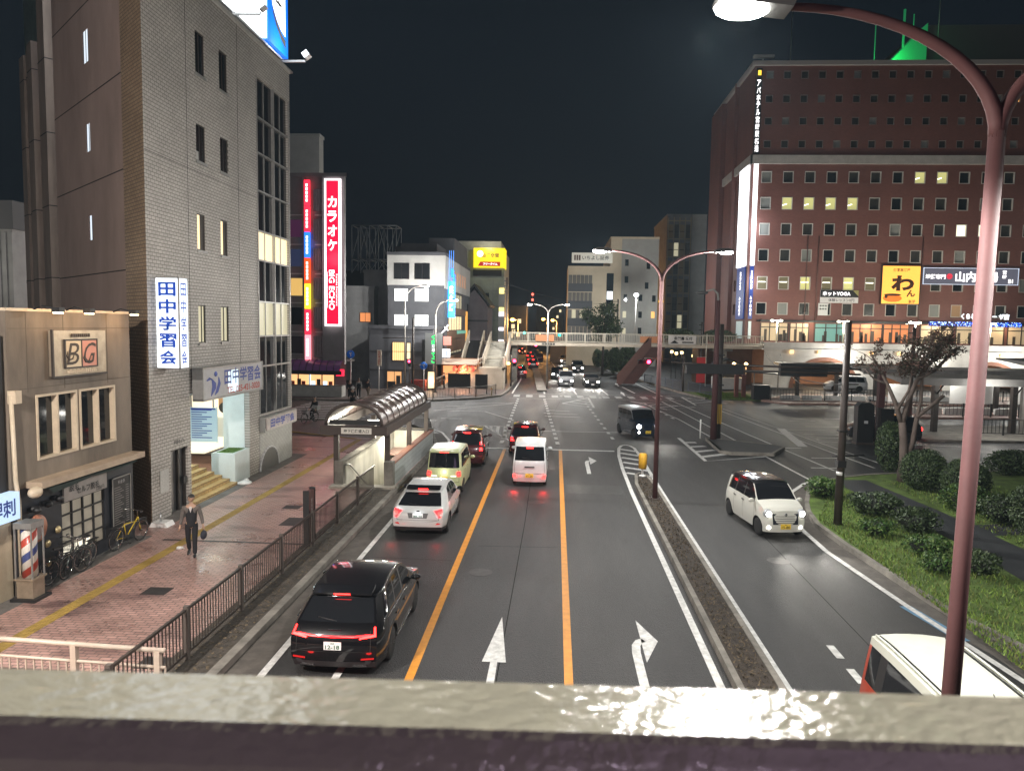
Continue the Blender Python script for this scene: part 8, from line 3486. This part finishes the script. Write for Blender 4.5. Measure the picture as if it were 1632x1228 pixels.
bush('round_bush', 'clipped round bush at the foot of the pruned tree', 15.5, 31.6, .13, (.95, .95, .88), 5200, .05, M_leaf)
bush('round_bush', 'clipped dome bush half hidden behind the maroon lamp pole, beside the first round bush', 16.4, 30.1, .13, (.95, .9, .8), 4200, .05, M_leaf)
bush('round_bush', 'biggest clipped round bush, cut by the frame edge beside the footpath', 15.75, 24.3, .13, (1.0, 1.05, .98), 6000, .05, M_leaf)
bush('leafy_shrub', 'bright green loose shrub below the clipped dome bush', 15.3, 28.0, .13, (.95, .75, .5), 2400, .06, M_leafg, cat='shrub', shell=.4)
bush('leafy_shrub', 'dark loose shrub behind the maroon pole by the footpath', 15.6, 26.2, .13, (.8, .7, .5), 1600, .06, M_leaf, cat='shrub', shell=.4)
bush('hedge_column', 'upright dark clipped hedge column just behind the pruned tree trunk', 15.9, 35.6, .1, (.7, .7, 1.25), 3600, .055, M_leaf, cat='hedge')
bush('round_bush', 'low dark bush far out on the plaza side, right of the maroon lamp pole', 22.5, 32.2, .13, (1.1, .9, .55), 2000, .06, M_leaf)
bush('round_bush', 'grey dark bush at the plaza kerb beyond the footpath', 21.4, 35.5, .13, (1.3, .8, .6), 2000, .06, M_leaf)
for (x, y, r, n, mt, lab) in ((10.7, 29.6, (.75, .75, .42), 1500, M_leafg, 'spreading green shrub at the rounded tip of the planted bed'), (11.6, 27.0, (1.0, .9, .42), 1900, M_leaf, 'dark spreading shrub behind the utility pole in the planted bed'),
                              (12.0, 24.7, (.85, .8, .42), 1700, M_leaf, 'dark spreading shrub beside the footpath edge'), (10.5, 24.2, (.6, .6, .28), 900, M_leafg, 'low green tuft of shrub by the foot of the utility pole'),
                              (11.1, 22.1, (.75, .6, .32), 1100, M_leafg, 'low green shrub midway down the planted bed'), (11.7, 20.6, (.6, .55, .34), 1000, M_leaf, 'small dark shrub with bare twigs lower down the planted bed'), (10.6, 20.6, (.5, .45, .26), 700, M_leafg, 'small green shrub by the kerb lower down the bed')):
 bush('low_shrub', lab, x, y, .13, r, n, .055, mt, cat='shrub', shell=.3)
bush('weed_tuft', 'small dark weed tuft in the lawn beside the maroon lamp pole', 11.2, 16.3, .13, (.16, .16, .10), 120, .04, M_leaf, cat='weed', shell=.1, stems=False)
o = thing('manhole_cover', 'round rusty brown manhole cover in the lawn', 'manhole cover', (11.75, 15.2, .13))
q = MB()
q.lathe([(.42, 0), (.42, .03), (.38, .035), (0, .03)], 24)
q.build('lid', pbr('rusty_iron', (.06, .045, .035), .8, .3, .4, 6, .3, 30), o)
q = MB()
q.lathe([(.5, 0), (.5, .02), (.42, .02)], 24)
q.build('ring', M_conc, o)


def limb(q, pts, r0, r1, m=0):
 n_ = len(pts)
 q.tube(pts, [lerp(r0, r1, i / (n_ - 1)) for i in range(n_)], 8, m)


tr_ = thing('pruned_tree', 'hard pruned street tree with forked trunk, cut stubs and sparse brown leaves', 'tree', (15.35, 33.2, .12))
tr_.scale = (1.1, 1.1, 1.1)
q = MB()
limb(q, [(0, 0, 0), (.05, 0, .9), (.0, 0, 1.7), (-.1, 0, 2.4)], .19, .14)
limb(q, [(-.08, 0, 2.2), (-.35, .05, 3.1), (-.75, 0, 3.9), (-1.1, .1, 4.6), (-1.5, 0, 5.15)], .11, .03)
limb(q, [(-.1, 0, 2.3), (.15, .1, 3.3), (.35, 0, 4.0), (.9, .1, 4.8), (1.35, 0, 5.5), (1.75, .1, 6.1)], .12, .03)
limb(q, [(.05, 0, .7), (.35, 0, 1.6), (.45, 0, 2.5), (.6, .05, 3.3), (.62, .1, 4.2), (.5, 0, 5.0)], .12, .04)
limb(q, [(.42, 0, 2.6), (.95, 0, 3.05), (1.45, 0, 3.5)], .09, .075)
limb(q, [(.38, 0, 4.1), (1.0, -.1, 4.5), (1.8, 0, 5.35)], .07, .06)
limb(q, [(-.3, 0, 2.9), (.0, -.2, 3.7), (.1, -.2, 4.6)], .07, .03)
limb(q, [(-.75, 0, 3.9), (-1.2, .2, 4.1), (-1.6, .2, 4.5)], .05, .02)
twigs = []
for k in range(70):
 b = rp_.choice([(-1.3, 0, 4.8), (-1.0, 0, 4.3), (.9, .1, 4.8), (1.35, 0, 5.5), (.55, 0, 4.6), (.1, -.2, 4.5), (1.1, 0, 5.1), (.3, 0, 4.2)])
 d = Vector((rp_.gauss(0, .5), rp_.gauss(0, .5), rp_.uniform(.1, .8)))
 e_ = Vector(b) + d
 twigs.append(e_)
 limb(q, [b, Vector(b) + d * .5 + Vector((rp_.gauss(0, .08), 0, 0)), e_], .018, .006)
q.build('trunk', M_bark, tr_)
q = MB()
for e_ in twigs:
 q.leaves(e_, (.3, .3, .24), 55, .055, 0, .2, 1, rp_, 3)
for c_ in ((1.0, 0, 5.1), (.5, 0, 4.7), (.0, 0, 4.5), (1.4, 0, 5.6), (.7, 0, 5.4)):
 q.leaves(c_, (.55, .5, .46), 380, .055, 0, .2, 1, rp_, 3)
q.build('crown', M_leafb, tr_)


def tree(label, x, y, h, r, n, mats, size=.12):
 o = thing('street_tree', label, 'tree', (x, y, .1))
 q = MB()
 limb(q, [(0, 0, 0), (.05, 0, h * .35), (0, 0, h * .6)], .2, .12)
 cl = []
 for k in range(12):
  a = k * 2.4
  p = Vector((r * .65 * math.cos(a) * rp_.uniform(.4, 1), r * .5 * math.sin(a) * rp_.uniform(.4, 1), h * rp_.uniform(.5, .95)))
  cl.append(p)
  limb(q, [(0, 0, h * .45), p * .5 + Vector((0, 0, h * .25)), p], .07, .02)
 q.build('trunk', M_barkd, o)
 q = MB()
 for p in cl:
  rr = r * rp_.uniform(.28, .45)
  q.leaves(p, (rr, rr, rr * .75), n // 12, size, 0, .3, 1, rp_, 3)
 q.build('crown', mats, o)
 return o


tree('dark leafy tree before the beige bank building, above the footbridge', 6.6, 104, 9.6, 3.6, 5200, M_leaf, .17)
for i, (x, y, r, lab) in enumerate(((6.3, 124, (1.0, 1.2, 1.5), 'clipped dark shrub deepest in the row under the footbridge'), (7.0, 116, (1.0, 1.2, 1.6), 'clipped dark shrub second deepest in the row under the footbridge'), (7.7, 108, (1.1, 1.2, 1.9), 'tall dark shrub in the middle of the row under the footbridge'),
         (9.2, 104, (1.5, 1.4, 2.1), 'biggest dark shrub of the row beside the red stair'), (9.6, 97, (1.2, 1.2, 1.2), 'round dark shrub in front of the red stair foot'), (8.6, 99, (.9, .9, 1.1), 'smaller round shrub at the kerb before the red stair'))):
 bush('kerb_shrub', lab, x + .8, y, .1, r, 1500, .13, M_leaf, cat='shrub')
for i, (x, y, lab) in enumerate(((22.4, 103, 'dark planting along the deck edge before the slab office'), (17.0, 104, 'small dark planting over the footbridge end'))):
 bush('deck_shrub', lab, x, y, 4.9, (2.4, 1, .9), 900, .14, M_leaf, cat='shrub', stems=False)
g = MB()
for k in range(2600):
 x, y = rp_.uniform(14.6, 19.2), rp_.uniform(71.5, 78)
 h = rp_.uniform(.08, .25)
 g.add([(x - .03, y, .06), (x + .03, y, .06), (x + rp_.gauss(0, .06), y, .06 + h)], [(0, 1, 2)], rp_.randrange(3))
tag(g.build('island_grass', [MATS['grass_blade'], MATS['grass_blade_dark'], MATS['grass_blade_dry']]), 'rough grass on the far island corner by the dark box', 'grass', kind='stuff')
g = MB()
g.prism([(14.6, 71), (19.8, 70.8), (20.2, 78), (13.4, 79)], 0, .06)
struct('island_lawn', g, M_turf)

# ================================================================ bicycles
def bicycle(name, label, x, y, rz, colr, lean=6, basket=False, z=ZP, kid=None, group=None):
 o = thing(name, label, 'bicycle', (x, y, z), R(rz), group)
 o.rotation_euler = (R(0), R(lean), R(rz))
 fr = pbr('bike_paint_' + label.split()[0], colr, .35, .2, coat=.4)
 wr_, wbz = .33, 1.08
 for i, yy in enumerate((0, wbz)):
  M = Matrix.Translation((0, yy, wr_)) @ Matrix.Rotation(R(90), 4, 'Y')
  q = MB(M)
  prof = [(wr_ - .02 + .02 * math.cos(t), .018 * math.sin(t)) for t in [k * math.pi / 4 for k in range(8)]]
  q.lathe(prof, 28, 0, close=True)
  w_ = q.build('wheel', M_tyre, o)
  q = MB(M)
  prof = [(wr_ - .045 + .01 * math.cos(t), .012 * math.sin(t)) for t in [k * math.pi / 3 for k in range(6)]]
  q.lathe(prof, 28, 0, close=True)
  for k in range(18):
   a = k * math.pi / 9
   q.tube([(.02 * math.cos(a), .02 * math.sin(a), .02 * (-1) ** k), ((wr_ - .05) * math.cos(a), (wr_ - .05) * math.sin(a), 0)], .0022, 3)
  q.tube([(0, 0, -.05), (0, 0, .05)], .025, 8)
  q.build('rim', M_chrome, w_)
 q = MB()
 bb_, st_, hd = (0, .43, .28), (0, .30, .70), (0, .90, .78)
 for a, b, r in ((bb_, st_, .016), (bb_, hd, .018), (st_, (0, .86, .66), .016), (bb_, (0, 0, wr_), .011), (st_, (0, 0, wr_), .010), (hd, (0, 1.0, .5), .014), ((0, 1.0, .5), (0, wbz, wr_), .014)):
  q.tube([a, b], r, 8)
 q.build('frame', fr, o)
 q = MB()
 q.tube([(0, .89, .78), (0, .86, .98), (0, .84, 1.0)], .012, 6)
 q.tube([(-.27, .66, 1.02), (-.2, .80, 1.0), (0, .85, .99), (.2, .80, 1.0), (.27, .66, 1.02)], .012, 6)
 for s in (-.27, .27):
  q.tube([(s, .69, 1.018), (s, .60, 1.02)], .018, 6, 1)
 q.build('handlebar', [M_chrome, M_black], o)
 q = MB()
 q.tube([(0, .30, .68), (0, .27, .86)], .014, 6, 1)
 q.ball((0, .22, .88), (.085, .13, .04), 0, 12, 6)
 q.ball((0, .32, .885), (.04, .12, .03), 0, 10, 6)
 q.build('saddle', [M_black, M_chrome], o)
 q = MB()
 q.tube([(-.02, .43, .28), (.02, .43, .28)], .09, 14)
 q.tube([(.05, .43, .28), (.06, .43, .12)], .01, 5)
 q.tube([(-.05, .43, .28), (-.06, .43, .44)], .01, 5)
 for s, z_ in ((.1, .12), (-.1, .44)):
  q.box(s - .045, s + .045, .39, .47, z_ - .012, z_ + .012)
 q.build('crankset', M_rubber, o)
 q = MB()
 for yy, a0, a1 in ((0, 20, 190), (wbz, 10, 130)):
  q.tube([(0, yy - .36 * math.cos(R(a0 + (a1 - a0) * k / 10)), wr_ + .36 * math.sin(R(a0 + (a1 - a0) * k / 10))) for k in range(11)], .02, 5)
 q.build('mudguard', M_rimd, o)
 q = MB()
 q.box(-.06, .06, -.28, .16, .70, .715)
 for s in (-.05, .05):
  q.tube([(s, -.2, .7), (s, -.02, .36)], .006, 4)
 q.build('carrier', M_black, o)
 if basket:
  q = MB()
  for k in range(9):
   x_ = -.16 + k * .04
   for yy in (.98, 1.2):
    q.tube([(x_ * .8, yy, .72), (x_, yy + .02, .96)], .004, 4)
  for k in range(6):
   yy = .98 + k * .044
   for s in (-1, 1):
    q.tube([(s * .128, yy, .72), (s * .16, yy + .02, .96)], .004, 4)
  for z_, s in ((.72, .8), (.84, .9), (.96, 1)):
   q.tube([(-.16 * s, .98, z_), (.16 * s, .98, z_), (.16 * s, 1.22, z_), (-.16 * s, 1.22, z_), (-.16 * s, .98, z_)], .006, 4)
  q.build('basket', M_black, o)
 q = MB()
 q.tube([(.03, .02, wr_), (.14, -.05, .02)], .01, 5)
 q.build('kickstand', M_chrome, o)
 return o


bicycle('bicycle', 'black city bicycle parked nearest the barber pole', -12.42, 17.2, 172 + 180, (.02, .02, .022), 5)
bicycle('bicycle', 'grey green city bicycle with a front basket under the gridded shop window', -12.38, 18.75, 184, (.10, .13, .12), -5, True)
bicycle('bicycle', 'yellow framed bicycle leaning by the price board', -12.45, 20.05, -6, (.50, .36, .01), 5)

# ================================================================ people
SKIN = pbr('skin', (.42, .26, .18), .55)
HAIR = pbr('black_hair', (.012, .010, .009), .5)


def skin_mesh(chains, sub=2):
 """grow one continuous surface over a joint skeleton: chains = [[((x,y,z), r), ...], ...]; shared points join"""
 vs, rs, es, idx = [], [], [], {}
 for ch in chains:
  prev = None
  for p, r in ch:
   k = tuple(round(c, 4) for c in p)
   if k not in idx:
    idx[k] = len(vs)
    vs.append(p)
    rs.append(r)
   i = idx[k]
   if prev is not None and prev != i:
    es.append((prev, i))
   prev = i
 me = bpy.data.meshes.new('skin_cage')
 me.from_pydata(vs, es, [])
 o = bpy.data.objects.new('skin_cage', me)
 COL.objects.link(o)
 m = o.modifiers.new('Skin', 'SKIN')
 m.use_smooth_shade = True
 lay = me.skin_vertices[0].data
 for i, r in enumerate(rs):
  lay[i].radius = r if isinstance(r, tuple) else (r, r)
  lay[i].use_root = (i == 0)
 s = o.modifiers.new('Subsurf', 'SUBSURF')
 s.levels = sub
 s.render_levels = sub
 bpy.context.view_layer.update()
 dg = bpy.context.evaluated_depsgraph_get()
 out = bpy.data.meshes.new_from_object(o.evaluated_get(dg))
 bpy.data.objects.remove(o)
 vv = [tuple(v.co) for v in out.vertices]
 ff = [list(p.vertices) for p in out.polygons]
 bpy.data.meshes.remove(out)
 return vv, ff


def hand(q, w, d, side, s=1.0):
 """palm, four bent fingers and a thumb; w wrist, d direction of the fingers"""
 w, d = Vector(w), Vector(d).normalized()
 a = Vector((0, 1, 0))
 a = (a - d * a.dot(d)).normalized()        # finger spread axis
 b = d.cross(a) * side
 q.tube([w - d * .01, w + d * .045 * s, w + d * .085 * s], [.024 * s, .036 * s, .034 * s], 10)
 for k, L in enumerate((.066, .076, .072, .056)):
  o_ = w + d * .08 * s + a * (.027 - k * .018) * s
  q.tube([o_, o_ + d * L * .4 * s + b * .004, o_ + d * L * .75 * s + b * .016 * s, o_ + d * L * .95 * s + b * .032 * s], [.0095 * s, .009 * s, .008 * s, .006 * s], 6)
 o_ = w + d * .03 * s + a * .03 * s
 q.tube([o_, o_ + d * .03 * s + a * .026 * s, o_ + d * .062 * s + a * .03 * s + b * .012 * s], [.012 * s, .0105 * s, .008 * s], 6)


def person(label, x, y, z, rz, H=1.7, stride=.0, top=(.3, .28, .27), vest=None, legs=(.02, .02, .023), arms=((.0, 0), (.0, 0)), sit=False, head_turn=0, hair_long=False, glasses=False, lean=0.0, shoes=(.012, .012, .013)):
 """faces local -y"""
 k = H / 1.7
 o = thing('person', label, 'person', (x, y, z), R(rz))
 S = lambda a, b, c: (a * k, (b - lean * max(0, c - .9)) * k, c * k)
 hipz = .90
 ch = []
 pel = S(0, 0, hipz)
 torso = [(pel, .12), (S(0, 0, 1.08), (.125, .10)), (S(0, -.01, 1.26), (.15, .105)), (S(0, 0, 1.39), (.13, .085)), (S(0, -.005, 1.47), .055), (S(0, -.015, 1.53), .052)]
 ch.append(torso)
 joints = {}
 for s in (-1, 1):
  st_ = stride * s
  if sit:
   hip, kn, an, toe = S(.09 * s, 0, hipz - .02), S(.10 * s, -.36, hipz - .16 - .12 * (s > 0)), S(.10 * s, -.26, hipz - .56 - .12 * (s > 0)), S(.10 * s, -.40, hipz - .60 - .12 * (s > 0))
  else:
   hip, kn, an, toe = S(.09 * s, 0, hipz - .03), S(.095 * s, -.05 - st_ * .42, .50), S(.095 * s, .0 - st_ * .9 + (.06 if st_ < 0 else 0), .09 + (.05 if st_ < 0 else 0)), S(.105 * s, -.14 - st_ * .9, .04)
  ch.append([(pel, .12), (hip, .088), (kn, .056), (an, .042)])
  joints['leg', s] = (hip, kn, an, toe)
  sw, ou = arms[0 if s < 0 else 1]
  sh_, el, wr = S(.185 * s, 0, 1.37), S((.235 + ou * .4) * s, .03 + sw * .5 * -1, 1.10), S((.25 + ou) * s, -.03 - sw * 1.1, .86 + abs(sw) * .25)
  ch.append([(torso[3][0], (.13, .085)), (sh_, .056), (el, .042), (wr, .028)])
  joints['arm', s] = (sh_, el, wr)
 vv, ff = skin_mesh(ch)
 q = MB()
 q.add(vv, ff, 0, True)
 hc = Vector(S(0, -.03, 1.63))
 Mh = Matrix.Translation(hc) @ Matrix.Rotation(R(head_turn), 4, 'Z')
 # head: cranium, jaw, nose, ears
 hd = MB(Mh)
 hd.ball((0, .008, .01), (.076 * k, .094 * k, .108 * k), 0, 20, 14)
 for i, p in enumerate(hd.v):
  l_ = Mh.inverted() @ p
  if l_.z < -.01:
   f = 1 - min(1, (-.01 - l_.z) / .1) * .34
   l_ = Vector((l_.x * f, l_.y * (1 - (1 - f) * .2) - .012 * (1 - f), l_.z))
  hd.v[i] = Mh @ l_
 hd.tube([(0, -.082 * k, .025 * k), (0, -.104 * k, -.012 * k), (0, -.088 * k, -.022 * k)], [.009, .014, .011], 8)
 for s in (-1, 1):
  hd.ball((s * .077 * k, .012, .0), (.012, .022, .032), 0, 8, 6)
 q.add(hd.v, hd.f, 0, True)
 for s in (-1, 1):
  sh_, el, wr = joints['arm', s]
  hand(q, wr, Vector(wr) - Vector(el), s, k)
 body = q.build('body', SKIN, o)
 f = MB(Mh)
 for s in (-1, 1):
  f.ball((s * .03 * k, -.082 * k, .018 * k), (.012, .008, .006), 0, 8, 6)
  f.tube([(s * .015 * k, -.09 * k, .042 * k), (s * .046 * k, -.078 * k, .042 * k)], .004, 5)
 f.tube([(-.022 * k, -.082 * k, -.048 * k), (0, -.09 * k, -.05 * k), (.022 * k, -.082 * k, -.048 * k)], .004, 5, 1)
 f.build('face', [HAIR, pbr('lip', (.3, .12, .1), .5)], o)
 h = MB(Mh)
 h.ball((0, .016 * k, .035 * k), (.083 * k, .098 * k, .093 * k), 0, 18, 12)
 keep = [i for i, fc in enumerate(h.f) if (lambda c: c.z > .032 * k - .2 * (c.y) or c.y > .045 * k)(sum(((Mh.inverted() @ h.v[j]) for j in fc), Vector()) / len(fc))]
 h.f = [h.f[i] for i in keep]
 h.m = [0] * len(h.f)
 h.sm = [True] * len(h.f)
 if hair_long:
  h.tube([(0, .07 * k, .03 * k), (0, .09 * k, -.08 * k), (0, .08 * k, -.18 * k)], [.07, .06, .03], 10)
 h.build('hair', HAIR, o)
 if glasses:
  g_ = MB(Mh)
  for s in (-1, 1):
   g_.tube([(s * .032 * k + .02 * math.cos(t), -.097 * k, .016 * k + .016 * math.sin(t)) for t in [i * math.pi / 5 for i in range(11)]], .0025, 4)
   g_.tube([(s * .052 * k, -.095 * k, .02 * k), (s * .078 * k, .0, .02 * k)], .0025, 4)
  g_.tube([(-.012 * k, -.099 * k, .018 * k), (.012 * k, -.099 * k, .018 * k)], .0025, 4)
  g_.build('glasses', M_black, o)
 # clothes as their own continuous shells
 cs = [[(S(0, 0, hipz - .02), .128), (S(0, 0, 1.08), (.142, .115)), (S(0, -.01, 1.26), (.166, .12)), (S(0, 0, 1.385), (.142, .098)), (S(0, .0, 1.455), .064)]]
 for s in (-1, 1):
  sh_, el, wr = joints['arm', s]
  w2 = tuple(Vector(el).lerp(Vector(wr), .88))
  cs.append([(S(0, 0, 1.385), (.142, .098)), (sh_, .070), (el, .056), (w2, .042)])
 vv, ff = skin_mesh(cs)
 q = MB()
 q.add(vv, ff, 0, True)
 q.build('shirt', pbr('cloth_%02d%02d%02d' % tuple(int(c * 99) for c in top), top, .85, 0, .2, 12), o)
 if vest:
  vv, ff = skin_mesh([[(S(0, 0, hipz - .07), .148), (S(0, 0, hipz + .06), (.152, .135)), (S(0, 0, 1.08), (.155, .130)), (S(0, -.01, 1.26), (.178, .13)), (S(0, 0, 1.36), (.148, .108)), (S(0, .0, 1.42), .085)]])
  q = MB()
  q.add(vv, ff, 0, True)
  q.build('vest', pbr('vest_cloth', vest, .85, 0, .2, 12), o)
  q = MB()
  q.add([S(-.045, -.128, 1.40), S(0, -.137, 1.25), S(.045, -.128, 1.40), S(0, -.118, 1.43)], [(0, 1, 2, 3)])
  q.build('shirt_collar', pbr('white_collar', (.5, .48, .46), .8), o)
 ls = []
 hp = S(0, 0, hipz + .06)
 for s in (-1, 1):
  hip, kn, an, toe = joints['leg', s]
  ls.append([(hp, (.132, .115)), (hip, .10), (kn, .073), (an, .062)])
 vv, ff = skin_mesh(ls)
 q = MB()
 q.add(vv, ff, 0, True)
 q.build('trousers', pbr('trouser_%02d%02d%02d' % tuple(int(c * 99) for c in legs), legs, .85, 0, .2, 12), o)
 for s in (-1, 1):
  hip, kn, an, toe = joints['leg', s]
  q = MB()
  a, t = Vector(an), Vector(toe)
  q.tube([a + Vector((0, .06, -.045)) * k, a + Vector((0, .0, -.03)) * k, a.lerp(t, .6) + Vector((0, 0, -.008)), t], [.035 * k, .046 * k, .042 * k, .026 * k], 10)
  q.build('shoe', pbr('shoe_leather', shoes, .4), o)
 o['hand_right'] = [float(c) for c in joints['arm', 1][2]]
 return o, joints


man, jn = person('man in glasses, grey shirt and black waistcoat walking with a dark bag', -10.1, 19.85, ZP, 18, 1.72, .16, (.12, .105, .095), (.016, .016, .019), (.014, .014, .017), ((.05, .03), (.04, .06)), head_turn=-32, glasses=True)
wr = Vector(jn['arm', 1][2])
hp_ = man.matrix_basis @ Vector((wr.x, wr.y, wr.z - .13))
hp_ = Vector((-10.1, 19.85, ZP)) + Matrix.Rotation(R(18), 3, 'Z') @ Vector((wr.x + .01, wr.y, wr.z - .14))
bgo = thing('hand_bag', 'small dark pouch bag hanging from the walking man\'s hand', 'bag', hp_)
q = MB()
q.ball((0, 0, -.13), (.075, .14, .13), 0, 14, 10)
q.build('pouch', pbr('bag_cloth', (.025, .027, .04), .7, 0, .3, 9), bgo)
q = MB()
q.tube([(0, -.06, -.04), (0, -.03, .03), (0, .03, .03), (0, .06, -.04)], .008, 5)
q.build('handle', M_black, bgo)
person('man in a dark suit with a pale shirt front waiting at the crossing', -17.2, 64.0, .13, 10, 1.74, .05, (.3, .29, .28), (.02, .02, .024), (.015, .015, .017))
person('dark dressed woman standing beside the suited man at the crossing', -17.9, 63.6, .13, 30, 1.58, .02, (.014, .014, .016), None, (.013, .013, .015), hair_long=True)
person('person in dark jacket and beige trousers turned away at the crossing', -16.35, 63.9, .13, 150, 1.68, .08, (.03, .03, .034), None, (.24, .19, .14))
person('figure in dark clothes by the warm lit shop doorway', -11.3, 75.0, .13, -60, 1.66, .06, (.02, .016, .015), None, (.015, .013, .013))
bk = bicycle('bicycle', 'silver town bicycle ridden by the dark dressed cyclist', -16.0, 48.5, 158, (.4, .4, .4), 0, True, .07)
person('cyclist in dark clothes with a pale bag on the back, riding away', -16.08, 48.75, .02, 158 + 180, 1.68, 0, (.018, .018, .022), None, (.014, .014, .016), ((.22, .02), (.22, .02)), sit=True)
o = thing('back_bag', 'pale box bag behind the cyclist on the carrier', 'bag', (-16.0, 48.5, .86), R(158))
q = MB()
q.box(-.2, .2, -.32, .02, 0, .3)
q.build('case', pbr('pale_bag', (.4, .4, .38), .7), o)
q = MB()
q.box(-.21, .21, -.33, .03, .27, .31)
q.build('lid', M_signgrey, o)
# rider with helmet seen only over the underpass roof
sc_ = thing('scooter', 'dark scooter half hidden behind the underpass roof', 'scooter', (-15.9, 57.5, .02), R(20))
for yy in (-.6, .6):
 q = MB(Matrix.Translation((0, yy, .24)) @ Matrix.Rotation(R(90), 4, 'Y'))
 q.lathe([(.24 - .05 + .05 * math.cos(t), .05 * math.sin(t)) for t in [i * math.pi / 4 for i in range(8)]], 18, 0, close=True)
 q.lathe([(0, .03), (.16, .02), (.16, -.02), (0, -.03)], 14, 1)
 q.build('wheel', [M_tyre, M_rim], sc_)
q = MB()
q.prism([(-.55, .3), (-.75, .55), (-.6, .75), (.1, .72), (.15, .35), (.42, .33), (.5, 1.0), (.62, .98), (.62, .5), (.45, .22), (-.4, .22)], -.16, .16, 0, axis='x')
q.build('body', P_dk, sc_)
q = MB()
q.tube([(-.3, .45, 1.05), (0, .52, 1.0), (.3, .45, 1.05)], .02, 6)
q.build('handlebar', M_black, sc_)
person('rider in black with a white helmet on the scooter', -15.9, 57.3, -.02, 200, 1.68, 0, (.015, .015, .017), None, (.014, .014, .015), ((.2, .02), (.2, .02)), sit=True)
o = thing('helmet', 'white helmet worn by the scooter rider', 'helmet', (-15.89, 57.33, 1.6))
q = MB()
q.ball((0, 0, .03), (.13, .14, .14), 0, 16, 10)
q.build('shell', M_wht, o)
q = MB()
q.box(-.1, .1, .09, .15, -.03, .06)
q.build('visor', M_carglass, o)
# small litter and covers on the near pavement
q = MB()
q.ball((-10.75, 20.4, ZP + .04), (.1, .07, .05), 0, 8, 5)
q.add([(-10.85, 20.35, ZP + .01), (-10.6, 20.42, ZP + .02), (-10.7, 20.5, ZP + .06)], [(0, 1, 2)])
tag(q.build('litter', M_wht), 'small pale scrap of litter by the walking man\'s feet', 'litter')
o = thing('cable_cover', 'pale concrete foot block at the corner of the tiled building', 'block', (-12.55, 22.75, ZP))
q = MB()
q.prism([(-.3, 0), (.3, 0), (.22, .14), (-.22, .14)], -.25, .25, 0, axis='y')
q.build('block', M_wht, o)
q = MB()
q.tube([(-.05, 0, .1), (-.05, 0, .4)], .03, 6)
q.build('pipe', M_steel, o)
o = thing('white_sack', 'crumpled white sack lying by the planter at the entrance steps', 'sack', (-12.55, 29.1, ZP))
q = MB()
q.ball((0, 0, .05), (.3, .3, .09), 0, 10, 6)
q.ball((.05, .1, .12), (.12, .12, .1), 0, 8, 5)
q.build('sack', M_wht, o)
# ================================================================ thin haze volume, added to imitate bloom around the lamps
hz = MB()
hz.box(-460, 460, -100, 460, -6.5, 75)
hm = bpy.data.materials.new('bloom_haze')
hm.use_nodes = True
hn, hl = hm.node_tree.nodes, hm.node_tree.links
hn.clear()
ho = hn.new('ShaderNodeOutputMaterial')
hv = hn.new('ShaderNodeVolumePrincipled')
hv.inputs['Color'].default_value = (.62, .84, 1.0, 1)
hv.inputs['Density'].default_value = 0.00024
hv.inputs['Anisotropy'].default_value = 0.0
hl.new(hv.outputs[0], ho.inputs['Volume'])
tag(hz.build('haze', hm), 'thin haze added to give the street lamps a soft bloom', 'haze', kind='stuff')
cy.volume_bounces = 0
cy.volume_step_rate = 4
